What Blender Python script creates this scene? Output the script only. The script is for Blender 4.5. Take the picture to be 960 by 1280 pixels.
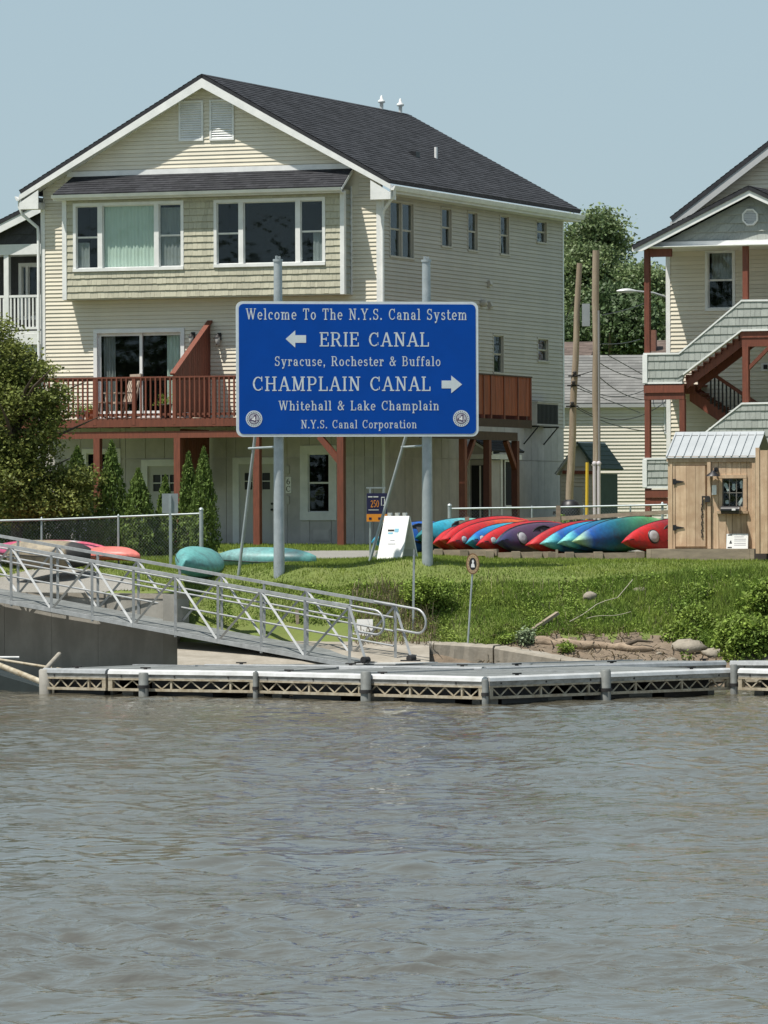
import bpy, math, random
import numpy as np
from mathutils import Vector, Matrix
random.seed(7); RNG = np.random.default_rng(7)
for o in list(bpy.data.objects): bpy.data.objects.remove(o)
SC = bpy.context.scene; COL = SC.collection
# ------------------------------------------------------------------ camera, world, sun
FPX = 6500.0; YH = 645.0; HC = 3.40; ROLL = 0.004
cd = bpy.data.cameras.new('camera'); cam = bpy.data.objects.new('camera', cd); COL.objects.link(cam)
cd.sensor_fit = 'VERTICAL'; cd.sensor_height = 36.0; cd.lens = FPX/1280*36.0
cd.shift_y = (YH-640)/1280.0; cd.clip_start = 0.5; cd.clip_end = 9000
cam.matrix_world = Matrix.Translation((0, 0, HC)) @ Matrix.Rotation(math.pi/2, 4, 'X') @ Matrix.Rotation(-ROLL, 4, 'Z')
SC.camera = cam
SUNV = Vector((-0.518, -0.333, 1.30)).normalized()
w = bpy.data.worlds.new('World'); SC.world = w; w.use_nodes = True
wn = w.node_tree; bg = wn.nodes['Background']
sky = wn.nodes.new('ShaderNodeTexSky'); sky.sky_type = 'NISHITA'; sky.sun_disc = False
sky.sun_elevation = math.asin(SUNV.z); sky.sun_rotation = math.atan2(SUNV.x, SUNV.y) % (2*math.pi)
sky.air_density = 1.0; sky.dust_density = 0.6; sky.ozone_density = 2.5; sky.altitude = 0
hz_ = wn.nodes.new('ShaderNodeMixRGB'); hz_.inputs[0].default_value = 0.72; hz_.inputs[2].default_value = (3.2, 4.2, 4.75, 1)   # summer haze evens the sky out
tcw = wn.nodes.new('ShaderNodeTexCoord'); spw = wn.nodes.new('ShaderNodeSeparateXYZ'); mrw = wn.nodes.new('ShaderNodeMapRange'); mrw.interpolation_type = 'SMOOTHSTEP'
mrw.inputs[1].default_value = 0.40; mrw.inputs[2].default_value = 1.0; mrw.inputs[3].default_value = 0.86; mrw.inputs[4].default_value = 0.35   # haze is thick at the horizon, thin overhead
wn.links.new(tcw.outputs['Generated'], spw.inputs[0]); wn.links.new(spw.outputs[2], mrw.inputs[0]); wn.links.new(mrw.outputs[0], hz_.inputs[0])
wn.links.new(sky.outputs[0], hz_.inputs[1]); wn.links.new(hz_.outputs[0], bg.inputs[0])
bg.inputs[1].default_value = 0.10
sd = bpy.data.lights.new('sun', 'SUN'); sd.energy = 5.0; sd.angle = math.radians(0.6); sd.color = (1, 0.95, 0.87)
so = bpy.data.objects.new('sun', sd); COL.objects.link(so); so.rotation_euler = SUNV.to_track_quat('Z', 'Y').to_euler()
SC.view_settings.view_transform = 'Standard'; SC.view_settings.look = 'None'
SC.view_settings.exposure = 0.35; SC.view_settings.gamma = 1.0

# ------------------------------------------------------------------ projection helpers
def ray(px, py):
    x, y = px-480.0, py-640.0
    c, s = math.cos(ROLL), math.sin(ROLL)
    x1 = x*c - y*s; y1 = x*s + y*c
    return Vector((x1/FPX, 1.0, -(y1-(YH-640))/FPX))
def P(px, py, Y):
    d = ray(px, py); return Vector((d.x*Y, Y, HC + d.z*Y))
class Frame:
    def __init__(s, o, deg):
        s.o = Vector(o); s.a = math.radians(deg); s.M = Matrix.Translation(s.o) @ Matrix.Rotation(s.a, 4, 'Z'); s.I = s.M.inverted()
    def loc(s, p): return s.I @ Vector(p)
    def F(s, px, py, w=0.0):
        o = s.I @ Vector((0, 0, HC)); d = s.I.to_3x3() @ ray(px, py); t = (w-o.y)/d.y; p = o+d*t; return p.x, p.z
    def S(s, px, py, u=0.0):
        o = s.I @ Vector((0, 0, HC)); d = s.I.to_3x3() @ ray(px, py); t = (u-o.x)/d.x; p = o+d*t; return p.y, p.z
# ------------------------------------------------------------------ materials
MATS = {}
def mat(name, col, rough=0.7, var=0.0, vscale=3.0, vcol=None, bump=0.0, bscale=20.0, spec=0.4, metal=0.0, stretch=(1, 1, 1), rnd=0.0, isl=0.0, trans=0.0, detail=5, bands=None):
    if name in MATS: return MATS[name]
    m = bpy.data.materials.new(name); m.use_nodes = True; MATS[name] = m
    nt = m.node_tree; N = nt.nodes; L = nt.links; b = N['Principled BSDF']
    b.inputs['Roughness'].default_value = rough; b.inputs['Metallic'].default_value = metal
    b.inputs['Specular IOR Level'].default_value = spec
    tc = N.new('ShaderNodeTexCoord'); mp = N.new('ShaderNodeMapping'); mp.inputs['Scale'].default_value = stretch
    L.new(tc.outputs['Object'], mp.inputs['Vector'])
    rgb = N.new('ShaderNodeRGB'); rgb.outputs[0].default_value = (*col, 1); cur = rgb.outputs[0]
    if bands:
        for sc, st, amt, c2 in bands:
            mp2 = N.new('ShaderNodeMapping'); mp2.inputs['Scale'].default_value = st; L.new(tc.outputs['Object'], mp2.inputs['Vector'])
            nz = N.new('ShaderNodeTexNoise'); nz.inputs['Scale'].default_value = sc; nz.inputs['Detail'].default_value = 4
            L.new(mp2.outputs[0], nz.inputs['Vector'])
            rp = N.new('ShaderNodeValToRGB'); rp.color_ramp.elements[0].position = 0.42; rp.color_ramp.elements[1].position = 0.62
            rp.color_ramp.elements[1].color = (amt, amt, amt, 1)
            L.new(nz.outputs['Fac'], rp.inputs[0])
            mx = N.new('ShaderNodeMixRGB'); L.new(rp.outputs[0], mx.inputs[0]); L.new(cur, mx.inputs[1]); mx.inputs[2].default_value = (*c2, 1); cur = mx.outputs[0]
    if var > 0:
        nz = N.new('ShaderNodeTexNoise'); nz.inputs['Scale'].default_value = vscale; nz.inputs['Detail'].default_value = detail; nz.inputs['Roughness'].default_value = 0.65
        L.new(mp.outputs[0], nz.inputs['Vector'])
        mr = N.new('ShaderNodeMapRange'); mr.inputs[1].default_value = 0.3; mr.inputs[2].default_value = 0.7
        L.new(nz.outputs['Fac'], mr.inputs[0])
        mx = N.new('ShaderNodeMixRGB'); L.new(mr.outputs[0], mx.inputs[0])
        v = vcol or tuple(c*(1-var) for c in col)
        L.new(cur, mx.inputs[1]); mx.inputs[2].default_value = (*v, 1); cur = mx.outputs[0]
    for amt, src in ((rnd, 'o'), (isl, 'i')):
        if amt > 0:
            if src == 'o': r = N.new('ShaderNodeObjectInfo').outputs['Random']
            else: r = N.new('ShaderNodeNewGeometry').outputs['Random Per Island']
            mr = N.new('ShaderNodeMapRange'); mr.inputs[3].default_value = 1-amt; mr.inputs[4].default_value = 1+amt; L.new(r, mr.inputs[0])
            mx = N.new('ShaderNodeMixRGB'); mx.blend_type = 'MULTIPLY'; mx.inputs[0].default_value = 1; L.new(cur, mx.inputs[1]); L.new(mr.outputs[0], mx.inputs[2]); cur = mx.outputs[0]
    L.new(cur, b.inputs['Base Color'])
    if bump > 0:
        nz = N.new('ShaderNodeTexNoise'); nz.inputs['Scale'].default_value = bscale; nz.inputs['Detail'].default_value = 6
        L.new(mp.outputs[0], nz.inputs['Vector'])
        bp = N.new('ShaderNodeBump'); bp.inputs['Strength'].default_value = 1.0; bp.inputs['Distance'].default_value = bump
        L.new(nz.outputs['Fac'], bp.inputs['Height']); L.new(bp.outputs[0], b.inputs['Normal'])
    if trans > 0:
        out = N['Material Output']; tr = N.new('ShaderNodeBsdfTranslucent'); L.new(cur, tr.inputs[0])
        ms = N.new('ShaderNodeMixShader'); ms.inputs[0].default_value = trans
        L.new(b.outputs[0], ms.inputs[1]); L.new(tr.outputs[0], ms.inputs[2]); L.new(ms.outputs[0], out.inputs[0])
    return m
def glass_mat(name, tint=(0.86, 0.9, 0.9), mixf=0.12):
    m = bpy.data.materials.new(name); m.use_nodes = True; nt = m.node_tree; N = nt.nodes; L = nt.links
    N.remove(N['Principled BSDF']); tr = N.new('ShaderNodeBsdfTransparent'); tr.inputs[0].default_value = (*tint, 1)
    gl = N.new('ShaderNodeBsdfGlossy'); gl.inputs['Roughness'].default_value = 0.03; gl.inputs[0].default_value = (0.9, 0.95, 1, 1)
    nz = N.new('ShaderNodeTexNoise'); nz.inputs['Scale'].default_value = 1.6; tc = N.new('ShaderNodeTexCoord'); L.new(tc.outputs['Object'], nz.inputs['Vector'])
    bp = N.new('ShaderNodeBump'); bp.inputs['Distance'].default_value = 0.01; L.new(nz.outputs['Fac'], bp.inputs['Height']); L.new(bp.outputs[0], gl.inputs['Normal'])
    lw = N.new('ShaderNodeLayerWeight'); lw.inputs[0].default_value = 0.5
    pw = N.new('ShaderNodeMath'); pw.operation = 'POWER'; pw.inputs[1].default_value = 4; L.new(lw.outputs['Facing'], pw.inputs[0])
    ma = N.new('ShaderNodeMath'); ma.operation = 'MULTIPLY_ADD'; ma.inputs[1].default_value = 0.30; ma.inputs[2].default_value = mixf; L.new(pw.outputs[0], ma.inputs[0])
    ms = N.new('ShaderNodeMixShader'); L.new(ma.outputs[0], ms.inputs[0]); L.new(tr.outputs[0], ms.inputs[1]); L.new(gl.outputs[0], ms.inputs[2])
    L.new(ms.outputs[0], N['Material Output'].inputs[0]); MATS[name] = m; return m
WHITE = mat('white_trim', (0.78, 0.78, 0.76), 0.5, 0.12, 2.5, (0.62, 0.63, 0.62), 0.001, 30)
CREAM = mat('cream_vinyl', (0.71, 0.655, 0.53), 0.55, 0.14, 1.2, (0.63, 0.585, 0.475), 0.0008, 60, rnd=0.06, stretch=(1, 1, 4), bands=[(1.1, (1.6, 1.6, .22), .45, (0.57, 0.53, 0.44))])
SHADEV = mat('shaded_vinyl', (0.50, 0.465, 0.395), 0.6, 0.14, 1.0, (0.44, 0.41, 0.355), 0.0008, 60, rnd=0.06, stretch=(1, 1, 4), bands=[(1.0, (1.6, 1.6, .22), .5, (0.39, 0.37, 0.32))])  # darker copy of the siding, shade of the unlit walls put into its colour
SAGE = mat('sage_shingle', (0.46, 0.44, 0.335), 0.75, 0.25, 9, (0.37, 0.355, 0.275), 0.003, 40, isl=0.11, stretch=(3, 3, 1))
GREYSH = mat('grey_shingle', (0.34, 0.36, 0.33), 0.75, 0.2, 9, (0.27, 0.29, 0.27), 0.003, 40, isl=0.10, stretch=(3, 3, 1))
DARKSH = mat('charcoal_siding', (0.055, 0.055, 0.058), 0.8, 0.3, 9, None, 0.003, 40, isl=0.15, stretch=(3, 3, 1))
ROOF = mat('asphalt_shingle', (0.040, 0.041, 0.046), 0.9, 0.5, 7.0, (0.022, 0.023, 0.027), 0.006, 30, isl=0.28, stretch=(1, 1, 1), spec=0.25)
ROOFG = mat('grey_asphalt_shingle', (0.20, 0.20, 0.19), 0.9, 0.4, 1.4, (0.13, 0.13, 0.125), 0.006, 30, isl=0.15, spec=0.25)
REDW = mat('red_stained_wood', (0.19, 0.056, 0.032), 0.6, 0.4, 6, (0.115, 0.036, 0.022), 0.002, 30, rnd=0.14, stretch=(4, 4, 0.6))
REDP = mat('backlit_stained_wood', (0.33, 0.085, 0.028), 0.55, 0.5, 3, (0.15, 0.035, 0.015), 0.002, 30, rnd=0.14, stretch=(4, 4, 0.5))
BROWND = mat('dark_brown_wood', (0.075, 0.05, 0.038), 0.8, 0.3, 6, None, 0.002, 30, rnd=0.1)
PANEL = mat('grey_board_panel', (0.53, 0.50, 0.475), 0.8, 0.22, 2.2, (0.40, 0.38, 0.365), 0.002, 18, rnd=0.07)
DARKIN = mat('dark_interior', (0.02, 0.02, 0.022), 0.9)
GLASS = glass_mat('window_glass', mixf=0.028)
CURTG = mat('green_curtain', (0.74, 0.82, 0.70), 0.9, 0.15, 5, stretch=(4, 1, 0.3))
CURTW = mat('pale_curtain', (0.42, 0.42, 0.40), 0.9, 0.2, 6, trans=0.2, stretch=(6, 1, 0.4))
CURTR = mat('red_blind', (0.20, 0.07, 0.05), 0.9, 0.3, 8)
GALV = mat('galvanised_steel', (0.42, 0.46, 0.47), 0.42, 0.25, 5, (0.30, 0.34, 0.35), 0.0008, 30, metal=0.35, bands=[(1.3, (1, 1, 0.3), 0.5, (0.34, 0.39, 0.37))])
DECKB = mat('dock_decking', (0.20, 0.21, 0.205), 0.8, 0.4, 5, (0.12, 0.13, 0.125), 0.002, 30, rnd=.12, metal=0.1)
ALU = mat('weathered_aluminium', (0.42, 0.43, 0.43), 0.45, 0.35, 6, (0.27, 0.28, 0.28), 0.0006, 30, metal=0.4)
ALUB = mat('bright_aluminium', (0.66, 0.66, 0.65), 0.4, 0.3, 3, (0.46, 0.46, 0.44), 0.0006, 30, metal=0.25)
RUSTA = mat('stained_pale_steel', (0.47, 0.43, 0.34), 0.7, 0.5, 7, (0.24, 0.19, 0.12), 0.001, 30, metal=0.2)
CONC = mat('pale_concrete', (0.34, 0.31, 0.26), 0.9, 0.5, 1.6, (0.22, 0.195, 0.155), 0.006, 14, bands=[(6, (1, 1, 1), 0.4, (0.20, 0.18, 0.14))])
CONCD = mat('dark_wet_concrete', (0.33, 0.315, 0.28), 0.85, 0.45, 1.2, (0.22, 0.21, 0.185), 0.006, 10, bands=[(1.2, (1.5, 1.5, 0.6), 0.5, (0.12, 0.115, 0.10))])
CEDAR = mat('raw_pine_board', (0.64, 0.475, 0.315), 0.75, 0.6, 2.6, (0.43, 0.295, 0.185), 0.003, 30, rnd=0.16, stretch=(7, 7, 0.5), bands=[(5.0, (1, 1, 0.8), 0.55, (0.30, 0.16, 0.085)), (1.2, (1, 1, 0.25), 0.3, (0.50, 0.41, 0.31))])
LUMB = mat('weathered_lumber', (0.33, 0.27, 0.20), 0.85, 0.5, 3, (0.20, 0.165, 0.125), 0.003, 30, rnd=0.15, stretch=(1, 4, 4))
METR = mat('white_metal_roof', (0.40, 0.42, 0.425), 0.5, 0.2, 1.5, (0.33, 0.35, 0.355), 0.0008, 10, metal=0.1)
BLACK = mat('black_plastic', (0.012, 0.012, 0.014), 0.45, spec=0.5)
IRON = mat('black_iron', (0.03, 0.028, 0.028), 0.6, 0.4, 10)
BLUE = mat('blue_reflective_sheeting', (0.0005, 0.062, 0.35), 0.45, 0.12, 1.5, (0.0005, 0.054, 0.30), spec=0.15)
LETT = mat('silver_white_lettering', (0.62, 0.68, 0.70), 0.5, 0.15, 6)
SEALP = mat('seal_purple', (0.10, 0.07, 0.13), 0.6, 0.2, 6)
POLE = mat('weathered_pole_wood', (0.40, 0.345, 0.265), 0.9, 0.6, 3.0, (0.22, 0.17, 0.12), 0.006, 25, stretch=(4, 4, 0.35), bands=[(1.1, (1, 1, 0.3), 0.6, (0.20, 0.14, 0.09))])
BARK = mat('bark', (0.09, 0.07, 0.05), 0.95, 0.4, 8, None, 0.01, 20)
WIRE = mat('black_cable', (0.04, 0.04, 0.04), 0.6)
PVC = mat('pvc_pipe', (0.55, 0.52, 0.55), 0.5, 0.1, 4)
YEL = mat('yellow_guy_guard', (0.62, 0.42, 0.04), 0.5)
GREENP = mat('dark_green_panel', (0.045, 0.075, 0.065), 0.8, 0.3, 5)
GRASSB = mat('grass_soil', (0.15, 0.18, 0.045), 0.95, 0.6, 1.1, (0.10, 0.14, 0.03), 0.02, 9, bands=[(3.0, (1, 1, 1), 0.45, (0.15, 0.14, 0.06))])
GRASS = mat('lawn_blades', (0.24, 0.30, 0.052), 0.7, 0.5, 0.8, (0.155, 0.225, 0.042), isl=0.30, trans=0.25, spec=0.2, bands=[(2.2, (1, 1, 1), 0.5, (0.19, 0.20, 0.05))])
WEED = mat('bank_weeds', (0.25, 0.33, 0.06), 0.65, 0.5, 1.2, (0.135, 0.22, 0.038), isl=0.5, trans=0.3, spec=0.25, bands=[(1.6, (1, 1, 1), 0.6, (0.175, 0.21, 0.045))])
DRY = mat('dry_stems', (0.36, 0.30, 0.19), 0.9, 0.3, 3, isl=0.3)
SOIL = mat('shore_soil', (0.20, 0.155, 0.11), 0.95, 0.5, 2.5, (0.11, 0.085, 0.06), 0.03, 12)
GRAV = mat('gravel', (0.30, 0.29, 0.26), 0.95, 0.35, 30, (0.19, 0.18, 0.16), 0.02, 50, bands=[(1.0, (1, 1, 1), 0.4, (0.24, 0.235, 0.20))])
LEAFA = mat('maple_leaves', (0.215, 0.235, 0.06), 0.6, 0.5, 0.9, (0.11, 0.145, 0.035), isl=0.45, trans=0.3, spec=0.25)
LEAFB = mat('background_leaves', (0.22, 0.275, 0.125), 0.5, 0.5, 0.4, (0.11, 0.16, 0.07), isl=0.5, trans=0.3, spec=0.3)
LEAFC = mat('arborvitae_foliage', (0.15, 0.21, 0.05), 0.7, 0.5, 1.5, (0.07, 0.12, 0.025), isl=0.35, trans=0.2, spec=0.2)
STONE = mat('field_stone', (0.31, 0.275, 0.22), 0.9, 0.4, 5, None, 0.02, 8)
WHITEP = mat('white_sign_board', (0.80, 0.80, 0.78), 0.5, 0.06, 3)
NAVY = mat('navy_print', (0.02, 0.02, 0.07), 0.5); ORNG = mat('orange_print', (0.85, 0.30, 0.03), 0.5)
INK = mat('black_print', (0.02, 0.02, 0.02), 0.6); SKYB = mat('pale_blue_print', (0.2, 0.42, 0.55), 0.6)
BRWN = mat('brown_ring', (0.20, 0.11, 0.05), 0.6)

# ------------------------------------------------------------------ mesh builder
class MB:
    def __init__(s): s.v = []; s.f = []; s.sm = []
    def add(s, vs, fs, smooth=False):
        n = len(s.v); s.v += [tuple(p) for p in vs]; s.f += [tuple(i+n for i in f) for f in fs]; s.sm += [smooth]*len(fs); return s
    def quad(s, a, b, c, d): return s.add([a, b, c, d], [(0, 1, 2, 3)])
    def box(s, x0, x1, y0, y1, z0, z1):
        x0, x1 = min(x0, x1), max(x0, x1); y0, y1 = min(y0, y1), max(y0, y1); z0, z1 = min(z0, z1), max(z0, z1)
        v = [(x0, y0, z0), (x1, y0, z0), (x1, y1, z0), (x0, y1, z0), (x0, y0, z1), (x1, y0, z1), (x1, y1, z1), (x0, y1, z1)]
        return s.add(v, [(0, 3, 2, 1), (4, 5, 6, 7), (0, 1, 5, 4), (1, 2, 6, 5), (2, 3, 7, 6), (3, 0, 4, 7)])
    def bar(s, a, b, w, h, up=(0, 0, 1)):
        a = Vector(a); b = Vector(b); d = (b-a).normalized(); up = Vector(up)
        if abs(d.dot(up)) > 0.98: up = Vector((0, 1, 0))
        r = d.cross(up).normalized()*w/2; u = r.cross(d).normalized()*h/2
        v = [a-r-u, a+r-u, a+r+u, a-r+u, b-r-u, b+r-u, b+r+u, b-r+u]
        return s.add(v, [(0, 3, 2, 1), (4, 5, 6, 7), (0, 1, 5, 4), (1, 2, 6, 5), (2, 3, 7, 6), (3, 0, 4, 7)])
    def tube(s, pts, r, n=8, caps=True):
        pts = [Vector(p) for p in pts]; rs = r if isinstance(r, (list, tuple)) else [r]*len(pts); vs = []
        prev = None
        for i, p in enumerate(pts):
            d = (pts[min(i+1, len(pts)-1)]-pts[max(i-1, 0)]).normalized()
            if prev is None:
                up = Vector((0, 0, 1)) if abs(d.z) < 0.9 else Vector((1, 0, 0)); a = d.cross(up).normalized()
            else: a = (prev - d*prev.dot(d)).normalized()
            prev = a; b = d.cross(a)
            for k in range(n):
                t = 2*math.pi*k/n; vs.append(p+(a*math.cos(t)+b*math.sin(t))*rs[i])
        fs = [(i*n+k, i*n+(k+1) % n, (i+1)*n+(k+1) % n, (i+1)*n+k) for i in range(len(pts)-1) for k in range(n)]
        s.add(vs, fs, True)
        if caps: s.add(vs[:n], [tuple(reversed(range(n)))]); s.add(vs[-n:], [tuple(range(n))])
        return s
    def prism(s, poly, off):                      # poly: list of 3d points, off: extrusion vector
        n = len(poly); off = Vector(off); a = [Vector(p) for p in poly]; b = [p+off for p in a]
        fs = [tuple(range(n)), tuple(reversed(range(n, 2*n)))] + [(i, (i+1) % n+0, (i+1) % n+n, i+n)[::-1] for i in range(n)]
        return s.add(a+b, fs)
    def lathe(s, prof, c, n=16, axis='z'):
        vs = []
        for r, h in prof:
            for k in range(n):
                t = 2*math.pi*k/n
                q = (r*math.cos(t), r*math.sin(t), h)
                if axis == 'y': q = (q[0], -q[2], q[1])
                if axis == 'x': q = (q[2], q[0], q[1])
                vs.append((c[0]+q[0], c[1]+q[1], c[2]+q[2]))
        m = len(prof); fs = [(i*n+k, i*n+(k+1) % n, (i+1)*n+(k+1) % n, (i+1)*n+k) for i in range(m-1) for k in range(n)]
        s.add(vs, fs, True); s.add(vs[:n], [tuple(reversed(range(n)))]); s.add(vs[-n:], [tuple(range(n))]); return s
    def build(s, name, m, parent=None, **kw):
        me = bpy.data.meshes.new(name); me.from_pydata(s.v, [], s.f); me.materials.append(m)
        me.polygons.foreach_set('use_smooth', s.sm); me.update()
        return link(name, me, parent, **kw)
def link(name, me, parent=None, label=None, cat=None, group=None, kind=None, M=None):
    o = bpy.data.objects.new(name, me); COL.objects.link(o)
    if parent is not None: o.parent = parent
    if M is not None: o.matrix_world = M
    if label: o['label'] = label
    if cat: o['category'] = cat
    if group: o['group'] = group
    if kind: o['kind'] = kind
    return o
def thing(name, label, cat, fr=None, loc=None, rz=0, group=None, M=None):
    if fr is not None: M = fr.M
    if M is None: M = Matrix.Translation(Vector(loc or (0, 0, 0))) @ Matrix.Rotation(rz, 4, 'Z')
    return link(name, None, None, label, cat, group, None, M)
def bigmesh(name, V, Fq, m, parent=None, smooth=False, **kw):      # numpy verts and faces (n x 3 or n x 4)
    me = bpy.data.meshes.new(name); n, k = Fq.shape
    me.vertices.add(len(V)); me.vertices.foreach_set('co', np.ascontiguousarray(V, dtype=np.float32).ravel())
    me.loops.add(n*k); me.loops.foreach_set('vertex_index', Fq.astype(np.int32).ravel())
    me.polygons.add(n); me.polygons.foreach_set('loop_start', np.arange(0, n*k, k, dtype=np.int32))
    me.polygons.foreach_set('use_smooth', np.full(n, smooth)); me.update(calc_edges=True); me.materials.append(m)
    return link(name, me, parent, **kw)
def leaves(pts, size, asp=0.6, up=0.3, rng=RNG):                   # diamond leaf quads round points
    n = len(pts); nrm = rng.normal(size=(n, 3)); nrm[:, 2] = np.abs(nrm[:, 2])+up; nrm /= np.linalg.norm(nrm, axis=1)[:, None]
    t = rng.normal(size=(n, 3)); a = np.cross(nrm, t); a /= np.linalg.norm(a, axis=1)[:, None]; b = np.cross(nrm, a)
    sz = (size*rng.uniform(0.6, 1.3, n))[:, None]
    V = np.stack([pts-a*sz*.5, pts-b*sz*.5*asp+a*sz*.05, pts+a*sz*.5, pts+b*sz*.5*asp+a*sz*.05], 1).reshape(-1, 3)
    return V, np.arange(4*n).reshape(n, 4)
# plane helpers: a wall plane of a frame. kind 'F' faces local -y at y=c, 'S' faces local +x at x=c
class Pl:
    def __init__(s, fr, kind, c): s.fr, s.kind, s.c = fr, kind, c
    def p(s, a, z, d=0.0): return (a, s.c-d, z) if s.kind == 'F' else (s.c+d, a, z)
    def at(s, px, py): return s.fr.F(px, py, s.c) if s.kind == 'F' else s.fr.S(px, py, s.c)
    def rect(s, x0, y0, x1, y1):                  # pixel rect (ys at the left edge)
        a0, z1 = s.at(x0, y0); _, z0 = s.at(x0, y1); a1, _ = s.at(x1, y0); return a0, a1, z0, z1
    def box(s, mb, a0, a1, z0, z1, d0, d1):
        if s.kind == 'F': mb.box(a0, a1, s.c-d1, s.c-d0, z0, z1)
        else: mb.box(s.c+d0, s.c+d1, a0, a1, z0, z1)
        return mb
def spans(a0, a1, z0, z1, holes):
    seg = [(a0, a1)]
    for h in holes:
        if h[2] < z1-1e-4 and h[3] > z0+1e-4:
            ns = []
            for s0, s1 in seg:
                if h[0] > s0: ns.append((s0, min(s1, h[0])))
                if h[1] < s1: ns.append((max(s0, h[1]), s1))
            seg = [q for q in ns if q[1]-q[0] > 1e-3]
    return seg
def siding(pl, parent, ext, z0, z1, m, holes=(), ch=0.1016, name='siding_board', shake=0.0, prj=0.024, base=0.0):
    """ext(z) -> (a0, a1). one object per course"""
    z = z0; i = 0
    while z < z1-1e-3:
        zt = min(z+ch, z1); cuts = sorted({z, zt} | {h[k] for h in holes for k in (2, 3) if z < h[k] < zt}); pcs = []
        for za, zb in zip(cuts[:-1], cuts[1:]):
            ea, eb = ext(za), ext(zb)
            if ea[1]-ea[0] < 0.02: continue
            if eb[1]-eb[0] < 0.0: eb = ((eb[0]+eb[1])/2,)*2
            for s0, s1 in spans(ea[0], ea[1], za, zb, holes):
                t0 = eb[0] if abs(s0-ea[0]) < 1e-6 else s0; t1 = eb[1] if abs(s1-ea[1]) < 1e-6 else s1
                top = abs(zb-zt) < 1e-6 and zb-za > .03; zb0 = zb; zb = zb-(.014 if top else 0)
                da = base+prj*(1-(za-z)/ch); db = base+prj*(1-(zb-z)/ch)+0.001
                mb = MB(); pcs.append([s0, s1, mb])
                if shake <= 0:
                    mb.quad(pl.p(s0, za, da), pl.p(s1, za, da), pl.p(t1, zb, db), pl.p(t0, zb, db))
                    if za == z: mb.quad(pl.p(s0, za, base), pl.p(s1, za, base), pl.p(s1, za, da), pl.p(s0, za, da))
                else:
                    x = s0
                    while x < s1-0.01:
                        wd = shake*random.uniform(0.6, 1.5); xe = min(x+wd, s1)
                        if s1-xe < 0.03: xe = s1
                        j = random.uniform(0, 0.006); dz = random.uniform(0, 0.010) if za == z else 0
                        f0 = (x-s0)/(s1-s0); f1 = (xe-0.004-s0)/(s1-s0); b0 = t0+(t1-t0)*f0; b1 = t0+(t1-t0)*f1
                        A = [pl.p(x, za+dz, da+j), pl.p(xe-0.004, za+dz, da+j), pl.p(b1, zb, db+j*.3), pl.p(b0, zb, db+j*.3), pl.p(x, za+dz, base), pl.p(xe-0.004, za+dz, base), pl.p(b1, zb, base), pl.p(b0, zb, base)]
                        mb.add(A, [(0, 1, 2, 3), (4, 5, 1, 0), (5, 6, 2, 1), (7, 4, 0, 3)]); x = xe
                zb = zb0
        pcs.sort(key=lambda q: q[0]); grp = []
        for s0, s1, mb in pcs:                     # pieces of a course that touch are one board
            if grp and s0 < grp[-1][0]-1e-4: grp[-1][1].add(mb.v, mb.f); grp[-1][0] = max(grp[-1][0], s1)
            else: g_ = MB(); g_.add(mb.v, mb.f); grp.append([s1, g_])
        for _, g_ in grp:
            if g_.v: g_.build(name, m, parent, kind='stuff' if shake > 0 else None)
        z = zt; i += 1
def backing(pl, parent, a0, a1, z0, z1, holes, m, name='wall', th=0.12, d=-0.002):
    """solid wall sheet with openings, th thick"""
    As = sorted({a0, a1} | {min(max(h[k], a0), a1) for h in holes for k in (0, 1)}); Zs = sorted({z0, z1} | {min(max(h[k], z0), z1) for h in holes for k in (2, 3)})
    mb = MB()
    for za, zb in zip(Zs[:-1], Zs[1:]):
        for s0, s1 in spans(a0, a1, za, zb, holes): pl.box(mb, s0, s1, za, zb, d-th, d)
    return mb.build(name, m, parent)
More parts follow.
